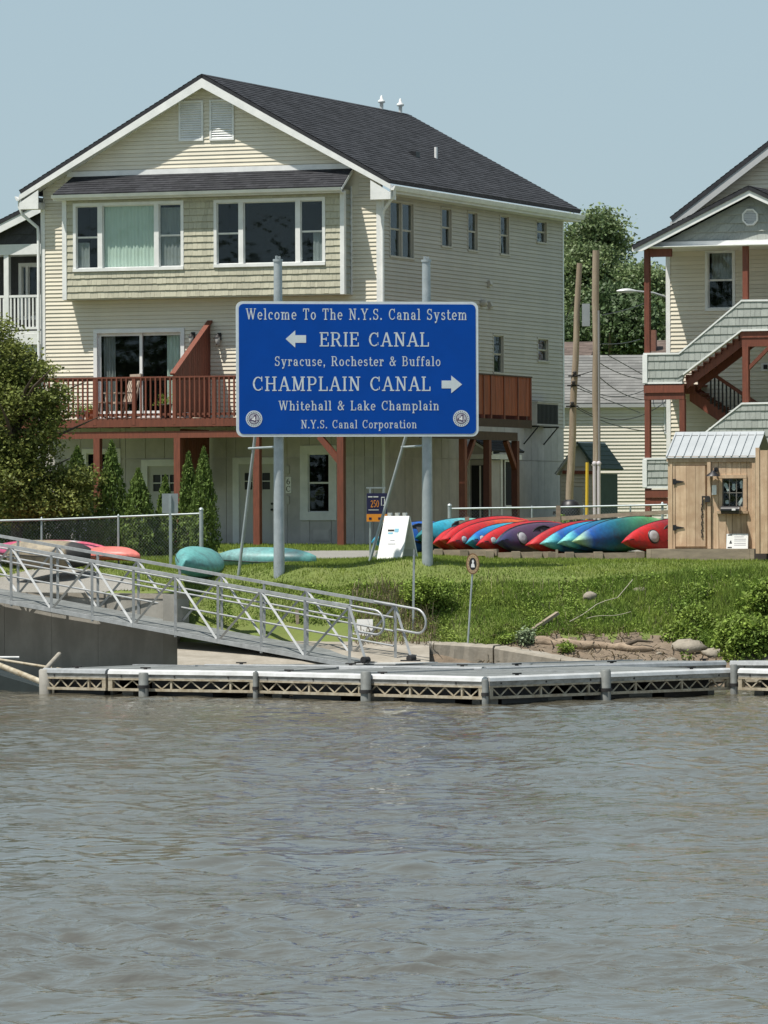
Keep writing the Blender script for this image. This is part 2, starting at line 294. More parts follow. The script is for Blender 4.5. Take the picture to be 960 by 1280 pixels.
def window(pl, parent, r, cols=(1,), rails=(0.5,), tw=0.075, mw=0.09, trim=WHITE, sash=WHITE, curtains=None, name='window', proud=0.03, rec=0.05, label=None, sashes=None, interior=True, gm=None, sill=True):
    """r: outer rect. cols: relative widths. rails: list per column or shared of relative heights of meeting rails"""
    a0, a1, z0, z1 = r; f = MB()
    pl.box(f, a0, a1, z1-tw, z1, -0.1, proud); pl.box(f, a0, a1, z0, z0+tw, -0.1, proud+(0.02 if sill else 0))
    pl.box(f, a0, a0+tw, z0+tw, z1-tw, -0.1, proud-0.003); pl.box(f, a1-tw, a1, z0+tw, z1-tw, -0.1, proud-0.003)
    ia, ib = a0+tw, a1-tw; tot = sum(cols); W = (ib-ia)-mw*(len(cols)-1); x = ia; cells = []
    for i, c in enumerate(cols):
        cells.append((x, x+W*c/tot)); x += W*c/tot
        if i < len(cols)-1: pl.box(f, x, x+mw, z0+tw, z1-tw, -0.1, proud-0.006); x += mw
    win = f.build(name, trim, parent, label=label)
    for i, (c0, c1) in enumerate(cells):
        rl = rails[i] if rails and isinstance(rails[0], (list, tuple)) else rails
        zs = [z0+tw]+[z0+tw+(z1-z0-2*tw)*q for q in rl]+[z1-tw]; sm = MB(); st = 0.022
        for k in range(len(zs)-1):
            za, zb = zs[k], zs[k+1]; dd = -rec+(0.012*k)
            pl.box(sm, c0, c1, za, za+st, dd-0.02, dd+0.01); pl.box(sm, c0, c1, zb-st, zb, dd-0.02, dd+0.01)
            pl.box(sm, c0, c0+st, za+st, zb-st, dd-0.02, dd+0.008); pl.box(sm, c1-st, c1, za+st, zb-st, dd-0.02, dd+0.008)
            g = MB(); pl.box(g, c0+st, c1-st, za+st, zb-st, dd-0.008, dd-0.002); g.build('pane', gm or GLASS, win)
        sm.build('sash', sash, win)
        cu = curtains[i] if curtains else None
        if cu:
            for (f0, f1, g0, g1, cm) in cu:
                n = max(6, int((f1-f0)*(c1-c0)/0.03)); V = []; cb = MB()
                for q in range(n+1):
                    aa = c0+(c1-c0)*(f0+(f1-f0)*q/n); dd = -0.115+0.016*math.sin(q*1.9)+0.008*math.sin(q*0.7)
                    V += [pl.p(aa, z0+tw+(z1-z0-2*tw)*g0, dd), pl.p(aa, z0+tw+(z1-z0-2*tw)*g1, dd)]
                cb.add(V, [(2*q, 2*q+2, 2*q+3, 2*q+1) for q in range(n)], True); cb.build('curtain', cm, win)
    if interior:
        b = MB(); D = 1.0
        A = [pl.p(a0, z0, -0.101), pl.p(a1, z0, -0.101), pl.p(a1, z1, -0.101), pl.p(a0, z1, -0.101), pl.p(a0, z0, -D), pl.p(a1, z0, -D), pl.p(a1, z1, -D), pl.p(a0, z1, -D)]
        b.add(A, [(0, 1, 5, 4), (1, 2, 6, 5), (2, 3, 7, 6), (3, 0, 4, 7), (4, 5, 6, 7)]); b.build('interior', DARKIN, win)
    return win
def roof_slope(pa, pb, pc, pd, exp=0.143, th=0.10, nrm=None, tabs=0.33):
    """pa->pb eave, pd->pc ridge; returns MB of lapped shingle tabs"""
    pa, pb, pc, pd = map(Vector, (pa, pb, pc, pd)); n = (pb-pa).cross(pd-pa).normalized()
    if n.z < 0: n = -n
    L = ((pd-pa).length+(pc-pb).length)/2; N = max(2, int(round(L/exp))); mb = MB()
    mb.prism([pa-n*0.01, pb-n*0.01, pc-n*0.01, pd-n*0.01], -n*(th-0.01))
    for i in range(N):
        t0, t1 = i/N, min(1, (i+1.15)/N)
        A, B = pa.lerp(pd, t0), pb.lerp(pc, t0); C, D = pb.lerp(pc, t1), pa.lerp(pd, t1)
        w = (B-A).length; m = max(1, int(w/tabs)); off = (i % 3)/3.0
        us = sorted({0.0, 1.0} | {min(1, max(0, (k+off+random.uniform(-.1, .1))/m)) for k in range(m+1)})
        for u0, u1 in zip(us[:-1], us[1:]):
            if u1-u0 < 1e-4: continue
            h = 0.012+random.uniform(0, 0.005)
            v = [A.lerp(B, u0)+n*h, A.lerp(B, u1)+n*h, D.lerp(C, u1)+n*0.001, D.lerp(C, u0)+n*0.001, A.lerp(B, u0)-n*0.009, A.lerp(B, u1)-n*0.009]
            mb.add(v, [(0, 1, 2, 3), (4, 5, 1, 0)])
    return mb
def louvre(pl, parent, r, n=14, name='gable_vent', m=WHITE):
    a0, a1, z0, z1 = r; f = MB(); t = 0.05
    pl.box(f, a0, a1, z1-t, z1, 0.0, 0.05); pl.box(f, a0, a1, z0, z0+t, 0.0, 0.05); pl.box(f, a0, a0+t, z0+t, z1-t, 0, 0.048); pl.box(f, a1-t, a1, z0+t, z1-t, 0, 0.048)
    pl.box(f, a0+t, a1-t, z0+t, z1-t, 0.0, 0.006)
    v = f.build(name, m, parent); H = (z1-z0-2*t)/n
    for i in range(n):
        s = MB(); z = z0+t+H*i
        s.quad(pl.p(a0+t, z+0.004, 0.042), pl.p(a1-t, z+0.004, 0.042), pl.p(a1-t, z+H, 0.010), pl.p(a0+t, z+H, 0.010))
        s.quad(pl.p(a0+t, z-0.006, 0.030), pl.p(a1-t, z-0.006, 0.030), pl.p(a1-t, z+0.004, 0.042), pl.p(a0+t, z+0.004, 0.042)); s.build('slat', m, v)
    return v
# ================================================================== GROUND
def zc(py, Y, px=480): return P(px, py, Y).z
def col(px, rows): return px, [r[0] for r in rows], [(r[1] if len(r) == 3 else zc(r[1], r[0], px)) for r in rows]
FAR = [(150, 673), (260, 662), (3200, 652)]
_L = [(-900, 112.45, (113.2, 1.93), (114.2, 1.98), (115, 2.0)), (-60, 112.42, (113.2, 1.93), (114.2, 1.98), (115, zc(700, 115))), (5, 111.72, (112.6, 1.93), (114.0, 2.0), (115, zc(699, 115))),
      (64, 110.82, (112.0, zc(728, 112)), (113.6, zc(712, 113.6)), (115, zc(698, 115))), (122, 109.92, (111.2, zc(729, 111.2)), (113, zc(707, 113)), (115, zc(697, 115))), (219, 107.92, (108.8, zc(728, 108.8)), (110.2, zc(714, 110.2)), (115, zc(696, 115)))]
def _left(px):
    for p, q in zip(_L[:-1], _L[1:]):
        if p[0] <= px <= q[0]:
            t = (px-p[0])/(q[0]-p[0]); m_ = lambda a, b: a*(1-t)+b*t; Yw = m_(p[1], q[1])
            return col(px, [(101, -1, 0), (Yw, -1, 0), (Yw+.04, 1.74, 0)]+[(m_(p[k][0], q[k][0]), m_(p[k][1], q[k][1]), 0) for k in (2, 3, 4)]+[(130, 683)]+FAR)
COLS = [_left(x) for x in [-900, -400, -200]+list(range(-60, 216, 5))+[219]]+[
 col(225, [(101, -1, 0), (104.5, 0.1, 0), (107.6, 800), (108.2, 762), (109.0, 728), (110.2, 714), (115, 696), (130, 683)]+FAR),
 col(300, [(101, -1, 0), (104.5, 0.1, 0), (107.2, 800), (107.9, 764), (108.5, 728), (109.6, 711), (115, 695), (130, 683)]+FAR),
 col(350, [(101, -1, 0), (104.5, 0.1, 0), (106.6, 803), (107.2, 765), (107.7, 730), (108.2, 708), (115, 695), (130, 683)]+FAR),
 col(440, [(101, -1, 0), (104.5, 0.15, 0), (105.9, 808), (106.7, 768), (107.4, 732), (108.6, 705), (115, 694), (130, 683)]+FAR),
 col(530, [(101, -1, 0), (105.0, 0.25, 0), (106.0, 800), (106.9, 765), (107.7, 730), (108.6, 700), (115, 693), (130, 683)]+FAR),
 col(610, [(101, -1, 0), (105.0, 0.25, 0), (105.9, 806), (106.9, 765), (107.8, 727), (109.2, 706), (115, 693), (130, 683)]+FAR),
 col(700, [(101, -1, 0), (104.5, 0.15, 0), (105.9, 806), (107.0, 762), (108.2, 722), (109.8, 705), (115, 693), (130, 683)]+FAR),
 col(850, [(101, -1, 0), (104.5, 0.15, 0), (106.0, 800), (107.0, 755), (108.4, 714), (109.9, 703), (113, 694), (130, 683)]+FAR),
 col(1000, [(101, -1, 0), (104.5, 0.15, 0), (105.4, 810), (106.6, 758), (108.2, 714), (109.9, 703), (113, 694), (130, 683)]+FAR),
 col(1900, [(101, -1, 0), (104.5, 0.15, 0), (105.4, 1.1, 0), (106.6, 1.7, 0), (108.2, 2.3, 0), (113, 2.6, 0), (130, 2.7, 0)]+FAR),
]
CPX = np.array([c[0] for c in COLS], float)
def zground(X, Y):
    X = np.atleast_1d(np.asarray(X, float)); Y = np.atleast_1d(np.asarray(Y, float))
    px = np.clip(480+FPX*X/Y, CPX[0], CPX[-1]-1e-6); k = np.clip(np.searchsorted(CPX, px, side='right')-1, 0, len(CPX)-2)
    zz = np.stack([np.interp(Y, c[1], c[2]) for c in COLS]); t = (px-CPX[k])/(CPX[k+1]-CPX[k]); i = np.arange(len(px))
    return zz[k, i]*(1-t)+zz[k+1, i]*t
def zg(X, Y): return float(zground(X, Y)[0])
def bumpf(X, Y, s, seed=0):
    r = np.random.default_rng(seed); o = np.zeros_like(X)
    for _ in range(10):
        a = r.uniform(0, 2*math.pi); k = s*r.uniform(0.6, 1.8); o += np.sin((X*math.cos(a)+Y*math.sin(a))*k+r.uniform(0, 6.28))
    return o/5.0
pxs = np.concatenate([np.arange(-900, -60, 60), np.arange(-60, 1001, 5.0), np.arange(1060, 1901, 60)]); pxs = np.unique(np.concatenate([pxs, [219, 225]]))
Ys = np.concatenate([np.arange(101, 120, 0.15), np.arange(120, 150, 1.5), [150, 170, 200, 260, 400, 800, 1600, 3200]])
GX, GY = np.meshgrid(pxs, Ys); XX = (GX-480)*GY/FPX; ZZ = zground(XX.ravel(), GY.ravel()).reshape(XX.shape)
amp = np.interp(GY, [101, 105.5, 106.5, 108, 109.5, 116], [0.02, 0.05, 0.07, 0.05, 0.02, 0.01])
ZZ = ZZ + amp*bumpf(XX, GY, 2.6, 3)*(GX > 226)
nr, nc = XX.shape; V = np.stack([XX, GY, ZZ], -1).reshape(-1, 3)
idx = np.arange(nr*nc).reshape(nr, nc); Q = np.stack([idx[:-1, :-1], idx[:-1, 1:], idx[1:, 1:], idx[1:, :-1]], -1).reshape(-1, 4)
bigmesh('ground', V, Q, GRASSB, smooth=True, kind='structure')
def sheet(name, m, poly_fn, x0, x1, y0, y1, step, lift, kind='structure', noise=0.0, **kw):
    """patch of ground between px x0..x1 and Y y0..y1 where poly_fn(px, Y) is true"""
    a = np.arange(x0, x1+.1, step); b = np.arange(y0, y1+.001, 0.1); A, B = np.meshgrid(a, b); X = (A-480)*B/FPX
    Z = zground(X.ravel(), B.ravel()).reshape(X.shape)+lift+noise*bumpf(X, B, 9, 5)
    Z += np.interp(B, [101, 105.5, 106.5, 108, 109.5, 116], [0.02, 0.05, 0.07, 0.05, 0.02, 0.01])*bumpf(X, B, 2.6, 3)*(A > 226)
    r, c = X.shape; I = np.arange(r*c).reshape(r, c); q = np.stack([I[:-1, :-1], I[:-1, 1:], I[1:, 1:], I[1:, :-1]], -1).reshape(-1, 4)
    ca = (A[:-1, :-1]+step/2).ravel(); cb = (B[:-1, :-1]+.05).ravel(); keep = poly_fn(ca, cb)
    return bigmesh(name, np.stack([X, B, Z], -1).reshape(-1, 3), q[keep], m, smooth=True, kind=kind, **kw)
def pyof(px, Y): return YH-(zground((px-480)*Y/FPX, Y)-HC)*FPX/Y
wob = lambda x, s=1.0: s*np.sin(x*.11)+.6*s*np.sin(x*.27+1)
def in_paving(px, Y): return (px < 165+wob(Y*9, 3)) & (Y < np.interp(px, [-900, 40, 110, 165], [114.6, 114.2, 112.9, 110.4])) & (Y > np.interp(px, [-900, 60, 150, 219], [112.6, 111.0, 109.9, 108.2]))
def in_drive(px, Y): return (px > 300) & (px < 1040) & (Y > 112.3+.2*np.sin(px*.03)+np.where(px > 470, 7.0, 0)) & (Y < 121.5)
def in_shore(px, Y): return ((px > 530) & (Y < np.interp(px, [530, 600, 700, 850, 900, 1000], [105.6, 105.75, 106.15, 106.1, 105.3, 105.2])+.12*np.sin(px*.13)+.1*np.sin(px*.31)))
sheet('paved_path', GRAV, in_paving, -300, 175, 107.8, 115, 2.0, 0.012)
sheet('gravel_drive', GRAV, in_drive, 300, 1040, 112, 121.5, 5.0, 0.012)
sheet('muddy_shore', SOIL, in_shore, 530, 1000, 103.5, 106.6, 1.5, 0.02, noise=0.012)
# boat ramp : one concrete sheet running into the water
a = np.linspace(221, 536, 30); b = np.linspace(0, 1, 14); A, T = np.meshgrid(a, b)
Ytop = np.interp(A, [221, 300, 350, 440, 536], [107.7, 107.3, 106.7, 106.0, 106.1]); B = 103.2+(Ytop-103.2)*T
X = (A-480)*B/FPX; Z = np.interp(T, [0, .15, 1], [-.35, 0.14, 1]) ; Zt = np.array([[zc(805, y, p) for y, p in zip(ry, rp)] for ry, rp in zip(Ytop, A)])
Z = np.where(T < .08, -0.3+T*9.4, np.where(T < .4, .45+.15*(T-.08)/.32, .60+(Zt-.57)*(T-.4)/.6)); I = np.arange(A.size).reshape(A.shape)
bigmesh('boat_ramp', np.stack([X, B, Z+.03], -1).reshape(-1, 3), np.stack([I[:-1, :-1], I[:-1, 1:], I[1:, 1:], I[1:, :-1]], -1).reshape(-1, 4), CONC, smooth=True, kind='structure')
# ================================================================== WATER
def water_mat():
    m = bpy.data.materials.new('river_water'); m.use_nodes = True; nt = m.node_tree; N = nt.nodes; L = nt.links; b = N['Principled BSDF']
    b.inputs['Base Color'].default_value = (0.078, 0.070, 0.050, 1); b.inputs['Roughness'].default_value = 0.05; b.inputs['IOR'].default_value = 2.35; b.inputs['Specular Tint'].default_value = (1, 0.985, 0.93, 1)
    tc = N.new('ShaderNodeTexCoord'); h = None
    for sc, st, am in ((1.5, (0.85, 1.1, 1), 0.042), (4.6, (0.8, 1.2, 1), 0.021), (13.0, (1, 1.1, 1), 0.004)):
        mp = N.new('ShaderNodeMapping'); mp.inputs['Scale'].default_value = st; L.new(tc.outputs['Object'], mp.inputs[0])
        nz = N.new('ShaderNodeTexNoise'); nz.inputs['Scale'].default_value = sc; nz.inputs['Detail'].default_value = 4; nz.inputs['Distortion'].default_value = 0.6; L.new(mp.outputs[0], nz.inputs['Vector'])
        mu = N.new('ShaderNodeMath'); mu.operation = 'MULTIPLY'; mu.inputs[1].default_value = am; L.new(nz.outputs['Fac'], mu.inputs[0])
        if h is None: h = mu.outputs[0]
        else:
            ad = N.new('ShaderNodeMath'); L.new(h, ad.inputs[0]); L.new(mu.outputs[0], ad.inputs[1]); h = ad.outputs[0]
    # broad wind patches change how rough the ripples are
    n2 = N.new('ShaderNodeTexNoise'); n2.inputs['Scale'].default_value = 0.16; n2.inputs['Detail'].default_value = 3; mp = N.new('ShaderNodeMapping'); mp.inputs['Scale'].default_value = (0.55, 1, 1)
    L.new(tc.outputs['Object'], mp.inputs[0]); L.new(mp.outputs[0], n2.inputs['Vector'])
    mr = N.new('ShaderNodeMapRange'); mr.inputs[1].default_value = .35; mr.inputs[2].default_value = .65; mr.inputs[3].default_value = 0.25; mr.inputs[4].default_value = 1.6; L.new(n2.outputs['Fac'], mr.inputs[0])
    bp = N.new('ShaderNodeBump'); bp.inputs['Distance'].default_value = 1.0; L.new(mr.outputs[0], bp.inputs['Strength']); L.new(h, bp.inputs['Height']); L.new(bp.outputs[0], b.inputs['Normal'])
    return m
WATER = water_mat()
def waves(X, Y):
    r = np.random.default_rng(11); h = np.zeros_like(X)
    grp = (0.45+0.5*np.clip(0.5+0.5*bumpf(X, Y, 0.9, 21), 0, 2)**1.5)*(1.05+0.45*bumpf(X*.45, Y, 0.28, 29))
    for k in range(64):
        lam = 0.34*(1.075**(k*0.45))*r.uniform(.9, 1.1); kk = 2*math.pi/lam
        a = math.pi/2+r.normal()*0.75
        am = 0.0043*lam**0.72
        ph = (X*math.cos(a)+Y*math.sin(a))*kk+r.uniform(0, 6.28)+0.5*np.sin(X*.6+k)+.4*np.sin(Y*.23+k*2)
        s = np.sin(ph); h += am*(0.45*s+1.05*(1-2*np.abs(np.sin(ph/2))))
    return h*grp
yy = [20.0]
while yy[-1] < 113: yy.append(yy[-1]+max(0.05, 0.00072*yy[-1]*1.4)*(0.6 if yy[-1] > 34 else 3))
yy = np.array(yy); px = np.concatenate([np.arange(-900, -20, 12), np.arange(-20, 981, 2.2), np.arange(990, 1900, 12)]); A, B = np.meshgrid(px, yy); X = (A-480)*B/FPX
H = waves(X.ravel(), B.ravel()).reshape(X.shape)*np.interp(B, [20, 90, 100, 113], [1, .9, .55, .4])
I = np.arange(A.size).reshape(A.shape)
bigmesh('river', np.stack([X, B, H], -1).reshape(-1, 3), np.stack([I[:-1, :-1], I[:-1, 1:], I[1:, 1:], I[1:, :-1]], -1).reshape(-1, 4), WATER, smooth=True, kind='structure')
w2 = MB(); w2.quad((-300, -60, -.02), (300, -60, -.02), (300, 20, -.02), (-300, 20, -.02)); w2.quad((-300, 20, -.02), (-5, 20, -.02), (-24, 113, -.02), (-300, 113, -.02)); w2.quad((5, 20, -.02), (300, 20, -.02), (300, 113, -.02), (24, 113, -.02))
w2.build('river_beyond', WATER, kind='structure')
# ================================================================== GRASS AND WEEDS
def blades(n, y0, y1, x0, x1, hmin, hmax, wd, keep, m, name, lean=0.5, label=None, hs=None):
    Y = RNG.uniform(y0, y1, n); A = RNG.uniform(x0, x1, n); k = keep(A, Y); Y = Y[k]; A = A[k]; X = (A-480)*Y/FPX
    Z = zground(X, Y)+np.interp(Y, [101, 105.5, 106.5, 108, 109.5, 116], [0.02, 0.05, 0.07, 0.05, 0.02, 0.01])*bumpf(X, Y, 2.6, 3)*(A > 226)
    n = len(X); h = RNG.uniform(hmin, hmax, n)*(1 if hs is None else hs(X, Y)); th = RNG.uniform(0, 6.28, n); w_ = wd*RNG.uniform(.6, 1.4, n)
    base = np.stack([X, Y, Z-0.01], -1); dx = np.stack([np.cos(th), np.sin(th), 0*th], -1)*w_[:, None]/2
    th2 = RNG.uniform(0, 6.28, n); ln = lean*h*RNG.uniform(0, 1, n); tip = base+np.stack([np.cos(th2)*ln, np.sin(th2)*ln, h], -1)
    V = np.stack([base-dx, base+dx, tip], 1).reshape(-1, 3)
    return bigmesh(name, V, np.arange(3*n).reshape(n, 3), m, kind='stuff', label=label, cat=name.replace('_', ' '))
hv = lambda X, Y: 0.75+0.35*bumpf(X, Y, 3.0, 8)
notpath = lambda A, Y: ~(in_paving(A, Y)) & ~(in_drive(A, Y)) & ~((A < 219) & (Y < np.interp(A, [-900, 60, 150, 219], [113, 111.2, 109.8, 108.3])))
blades(150000, 107.3, 116, -20, 1000, 0.03, 0.08, 0.018, lambda A, Y: notpath(A, Y) & (Y > np.interp(A, [0, 226, 300, 350, 440, 1000], [108, 108.6, 108.2, 107.4, 107.3, 108.0])), GRASS, 'lawn_grass', label='mown green grass covering the lawn behind the bank')
blades(30000, 121, 131, 60, 760, 0.05, 0.12, 0.03, lambda A, Y: A > 0, GRASS, 'verge_grass', label='strip of grass along the foot of the big house')
inbank = lambda A, Y: (Y < np.interp(A, [0, 226, 300, 350, 440, 1000], [108, 108.9, 108.5, 107.7, 107.5, 108.6])) & (Y > np.interp(A, [226, 300, 350, 440, 520, 540, 600, 700, 850, 900, 1000], [108.0, 107.5, 107.0, 106.5, 106.6, 105.9, 105.8, 106.2, 106.15, 105.3, 105.2])) & (A > 226)
blades(130000, 105.2, 109, 226, 1000, 0.06, 0.20, 0.022, inbank, WEED, 'bank_grass', 0.9, 'unmown grass and weeds covering the sloping bank', hs=lambda X, Y: np.clip(hv(X, Y)*np.interp(480+FPX*X/Y, [226, 440, 700, 1000], [.45, .7, .9, 1.35]), .25, 2))
def leafpatch(n, keep, y0, y1, x0, x1, size, hmax, m, name, label, asp=.6):
    Y = RNG.uniform(y0, y1, n); A = RNG.uniform(x0, x1, n); k = keep(A, Y); Y = Y[k]; A = A[k]; X = (A-480)*Y/FPX
    c = bumpf(X, Y, 4.5, 31); k = c > -0.15; X, Y, c = X[k], Y[k], c[k]
    Z = zground(X, Y)+RNG.uniform(0.01, 1, len(X))**1.3*hmax*(0.3+np.clip(c, 0, 1))
    V, F_ = leaves(np.stack([X, Y, Z], -1), size, asp); return bigmesh(name, V, F_, m, kind='stuff', label=label, cat='weeds')
leafpatch(42000, inbank, 105.2, 108.2, 226, 1000, 0.055, 0.22, WEED, 'broadleaf_weeds', 'low broadleaf weeds growing through the bank grass')
leafpatch(26000, lambda A, Y: (A > 845+wob(Y*30, 14)) & (Y < 107.6-(1000-A)*.003), 104.9, 107.6, 800, 1010, 0.075, 0.6, WEED, 'dense_bank_weeds', 'taller leafy weeds crowding the bank below the wooden shed')
def stems(n, x0, x1, y0, y1, h, name, label, r=0.006, lean=1.2):
    Y = RNG.uniform(y0, y1, n); A = RNG.uniform(x0, x1, n); X = (A-480)*Y/FPX; Z = zground(X, Y); V = []; 
    hh = RNG.uniform(.3, 1, n)*h; th = RNG.uniform(0, 6.28, n); ln = hh*lean*RNG.uniform(.2, 1, n)
    b0 = np.stack([X, Y, Z], -1); m_ = b0+np.stack([np.cos(th)*ln*.4, np.sin(th)*ln*.4, hh*.7], -1); t = b0+np.stack([np.cos(th)*ln, np.sin(th)*ln, hh*.8], -1)
    d = np.stack([-np.sin(th)+.5, np.cos(th), 0*th], -1)*r; up = np.array([0, 0, r*1.2])
    V = np.stack([b0-d, b0+d, m_+d+up, m_-d+up, t+d*.5, t-d*.5], 1).reshape(-1, 3); o = np.arange(n)[:, None]*6
    return bigmesh(name, V, np.concatenate([o+np.array([0, 1, 2, 3]), o+np.array([3, 2, 4, 5])]), DRY, kind='stuff', label=label, cat='dry stems')
stems(900, 440, 545, 105.6, 107.4, 0.45, 'dry_reeds', 'dry brown reeds and stalks beside the foot of the gangway')
stems(700, 590, 905, 104.9, 106.5, 0.14, 'driftwood_twigs', 'scattered twigs and driftwood litter along the muddy shore', r=.009, lean=3.5)
stems(500, 560, 1000, 106, 108, 0.3, 'dry_grass_stems', 'thin dry grass stems standing among the bank weeds', r=.004)
# ================================================================== BIG CREAM HOUSE
def house_main():
    O = P(478, 684, 130.0); fr = Frame(O, -21.5)
    T = thing('house', 'large three-storey cream clapboard house with dark gable roof and red-brown deck', 'house', fr)
    FP = Pl(fr, 'F', 0.0); SP = Pl(fr, 'S', 0.0); BP = Pl(fr, 'F', -0.5)
    W = -FP.at(52, 450)[0]; L = SP.at(704, 400)[0]
    zsb = SP.at(704, 535)[1]; ztop = SP.at(480, 243)[1]+0.0      # siding bottom, wall top (under the soffit)
    Zap = fr.F(256, 97, -0.4)[1]; ue = 0.42                        # ridge height, side overhang
    mid = -W/2; pitch = (Zap-fr.F(30, 243, -0.4)[1])/(mid+W+ue) ; zeave = Zap-pitch*(mid+W+ue)
    # ---- windows: pixel rects
    wf = dict(); holesF = []; holesS = []
    sl = FP.rect(117.5, 412, 231, 523)
    holesF.append(sl)
    side = [SP.rect(486, 249, 516.5, 321.5), SP.rect(550.5, 258, 564, 309), SP.rect(583.5, 263, 596.5, 314), SP.rect(624, 267.5, 636, 319), SP.rect(669.5, 274, 683, 304), SP.rect(615.5, 417, 629, 467.5), SP.rect(671, 421.5, 685, 452.5)]
    holesS += side
    # bay footprint hides the wall behind it
    b0, bz1 = BP.at(79, 247); b1 = BP.at(430, 240)[0]; bz0 = BP.at(80, 374)[1]
    zfr = FP.at(300, 212)[1]
    holesF.append((b0+0.01, b1-0.01, bz0+0.02, zfr-0.08))
    # ---- walls and boards
    backing(FP, T, -W+.06, -.001, zsb, ztop, [sl, holesF[1]], CREAM); backing(SP, T, 0.13, L-.002, zsb, ztop, side, SHADEV)
    zu = lambda u: Zap-.12-pitch*abs(u-mid)
    g = MB(); g.prism([(-W+.06, .002, ztop), (-.001, .002, ztop), (-.001, .002, zu(0)), (mid, .002, Zap-.12), (-W+.06, .002, zu(-W))], (0, .12, 0)); g.build('gable_wall', CREAM, T)
    siding(FP, T, lambda z: (-W+.10, -.10), zsb, ztop, CREAM, holesF)
    def gx(z): h = (Zap-.13-z)/pitch; return (max(-W+.1, mid-h), min(-.1, mid+h))
    siding(FP, T, gx, ztop, Zap-.15, CREAM, [(b0-.2, b1+.2, ztop-1, zfr-.0)] if zfr > ztop else [])
    siding(SP, T, lambda z: (0.13, L-.08), zsb, ztop, SHADEV, side)
    # ---- corner boards
    m = MB(); m.box(-.115, .0, -.03, .0, zsb, ztop+.02); m.box(-.115, .03, -.033, -.0301, zsb, ztop); m.box(.0, .03, -.03, .13, zsb, ztop+.02); m.build('corner_board', WHITE, T)
    m = MB(); m.box(-W, -W+.12, -.03, .1, zsb, ztop); m.build('corner_board', WHITE, T)
    m = MB(); m.box(.0, .03, L-.09, L, zsb, ztop); m.build('corner_board', WHITE, T)
    # ---- main roof
    y0, y1 = -.42, L+.35; R = 0.10
    tip = lambda s, y, dz=0: ((0+ue) if s > 0 else (-W-ue), y, zeave+dz)
    for s in (1, -1):
        a = tip(s, y0, R); b = tip(s, y1, R); c = (mid, y1, Zap+R); d = (mid, y0, Zap+R)
        roof_slope(a, b, c, d, exp=.15).build('roof', ROOF, T)
        f = MB(); q = [tip(s, y0-.0, R-.11), (mid, y0, Zap+R-.11), (mid, y0, Zap+R-.11-.24), tip(s, y0, R-.11-.24)]
        q[3] = (tip(s, 0)[0], y0, zeave-.14); f.prism(q, (0, .035, 0)); f.build('rake_board', WHITE, T)
        f = MB(); f.prism([tip(s, y0+.036, -.12), (mid, y0+.036, Zap-.12), (mid, -.0, Zap-.12), tip(s, -.0, -.12)], (0, 0, -.02)); f.build('soffit', WHITE, T)
        f = MB(); x = tip(s, 0)[0]; xi = x-s*ue; f.box(xi, x, y0+.04, y1-.03, ztop-.0, ztop+.03); f.box(x-s*.03, x, y0+.04, y1, ztop+.031, zeave-.02); f.build('eave_soffit', WHITE if s < 0 else WHITE, T)
        # gutter: K-shaped trough
        gt = MB(); gx0 = x+s*.005; pr = [(gx0, ztop+.06), (gx0+s*.075, ztop+.06), (gx0+s*.10, ztop+.11), (gx0+s*.125, ztop+.17), (gx0+s*.11, ztop+.175), (gx0+s*.01, ztop+.10), (gx0, ztop+.17)]
        gt.prism([(p_[0], y0, p_[1]) for p_ in pr], (0, y1-y0, 0)); gt.build('gutter', WHITE, T)
        # boxed eave return under the rake
        f = MB(); x2 = x-s*(ue+.12); f.box(min(x, x2)+.0, max(x, x2), y0+.001, -.035, ztop-.16, ztop-.001)
        f.prism([(x, y0+.001, ztop), (x2, y0+.001, ztop), (x2, y0+.001, ztop+.32)], (0, .03, 0)); f.build('eave_return', WHITE, T)
        # downspout
        xs = x+s*.05; yd = y0+.12
        if s > 0: pts = [(xs, yd, ztop+.08), (xs, yd, ztop-.06), (.10, -.07, ztop-.42), (.07, -.075, ztop-.62), (.07, -.075, zsb), (.07, -.075, .1)]
        else: pts = [(xs, yd, ztop+.08), (xs, yd, ztop-.10), (xs+.08, yd, ztop-.28), (-W-.06, -.07, ztop-.62), (-W-.04, -.075, ztop-.8), (-W-.04, -.075, .1)]
        f = MB(); f.tube(pts, .043, 8); f.build('downspout', WHITE, T)
    f = MB(); f.prism([(-.14-W, y0+.1, zeave+.02), (-.14-W, y0+.1, zeave+.02), (-W, y0+.1, zeave)], (0, .01, 0))
    # frieze band over the skirt roof
    f = MB(); f.box(b0-.1, b1+.12, -.05, -.018, zfr-.06, zfr+.07); f.build('frieze_board', WHITE, T)
    # ---- gable vents
    louvre(FP, T, FP.rect(224, 126.5, 254.5, 177), 16); louvre(FP, T, FP.rect(262.5, 125, 293, 176), 16)
    # ---- bay
    bw1 = BP.rect(91.5, 254.5, 229.7, 340); bw2 = BP.rect(267.3, 250, 406.7, 334.5)
    zb = BP.at(300, 241)[1]-.08
    backing(BP, T, b0+.05, b1-.05, bz0, zb, [bw1, bw2], SAGE, 'bay_wall')
    siding(BP, T, lambda z: (b0+.10, b1-.10), bz0, zb, SAGE, [bw1, bw2], ch=.171, name='shingle_course', shake=.13, prj=.022)
    RS = Pl(fr, 'S', b1-.02)
    m = MB(); m.box(b1-.13, b1-.021, -.49, -.001, bz0, zb+.1); m.build('bay_side', SAGE, T)
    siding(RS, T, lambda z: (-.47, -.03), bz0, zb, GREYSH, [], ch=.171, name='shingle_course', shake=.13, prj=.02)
    for x0, x1 in ((b0-.02, b0+.10), (b1-.10, b1+.012)):
        m = MB(); m.box(x0, x1, -.535, -.40, bz0-.02, zb+.06); m.build('bay_corner_board', WHITE, T)
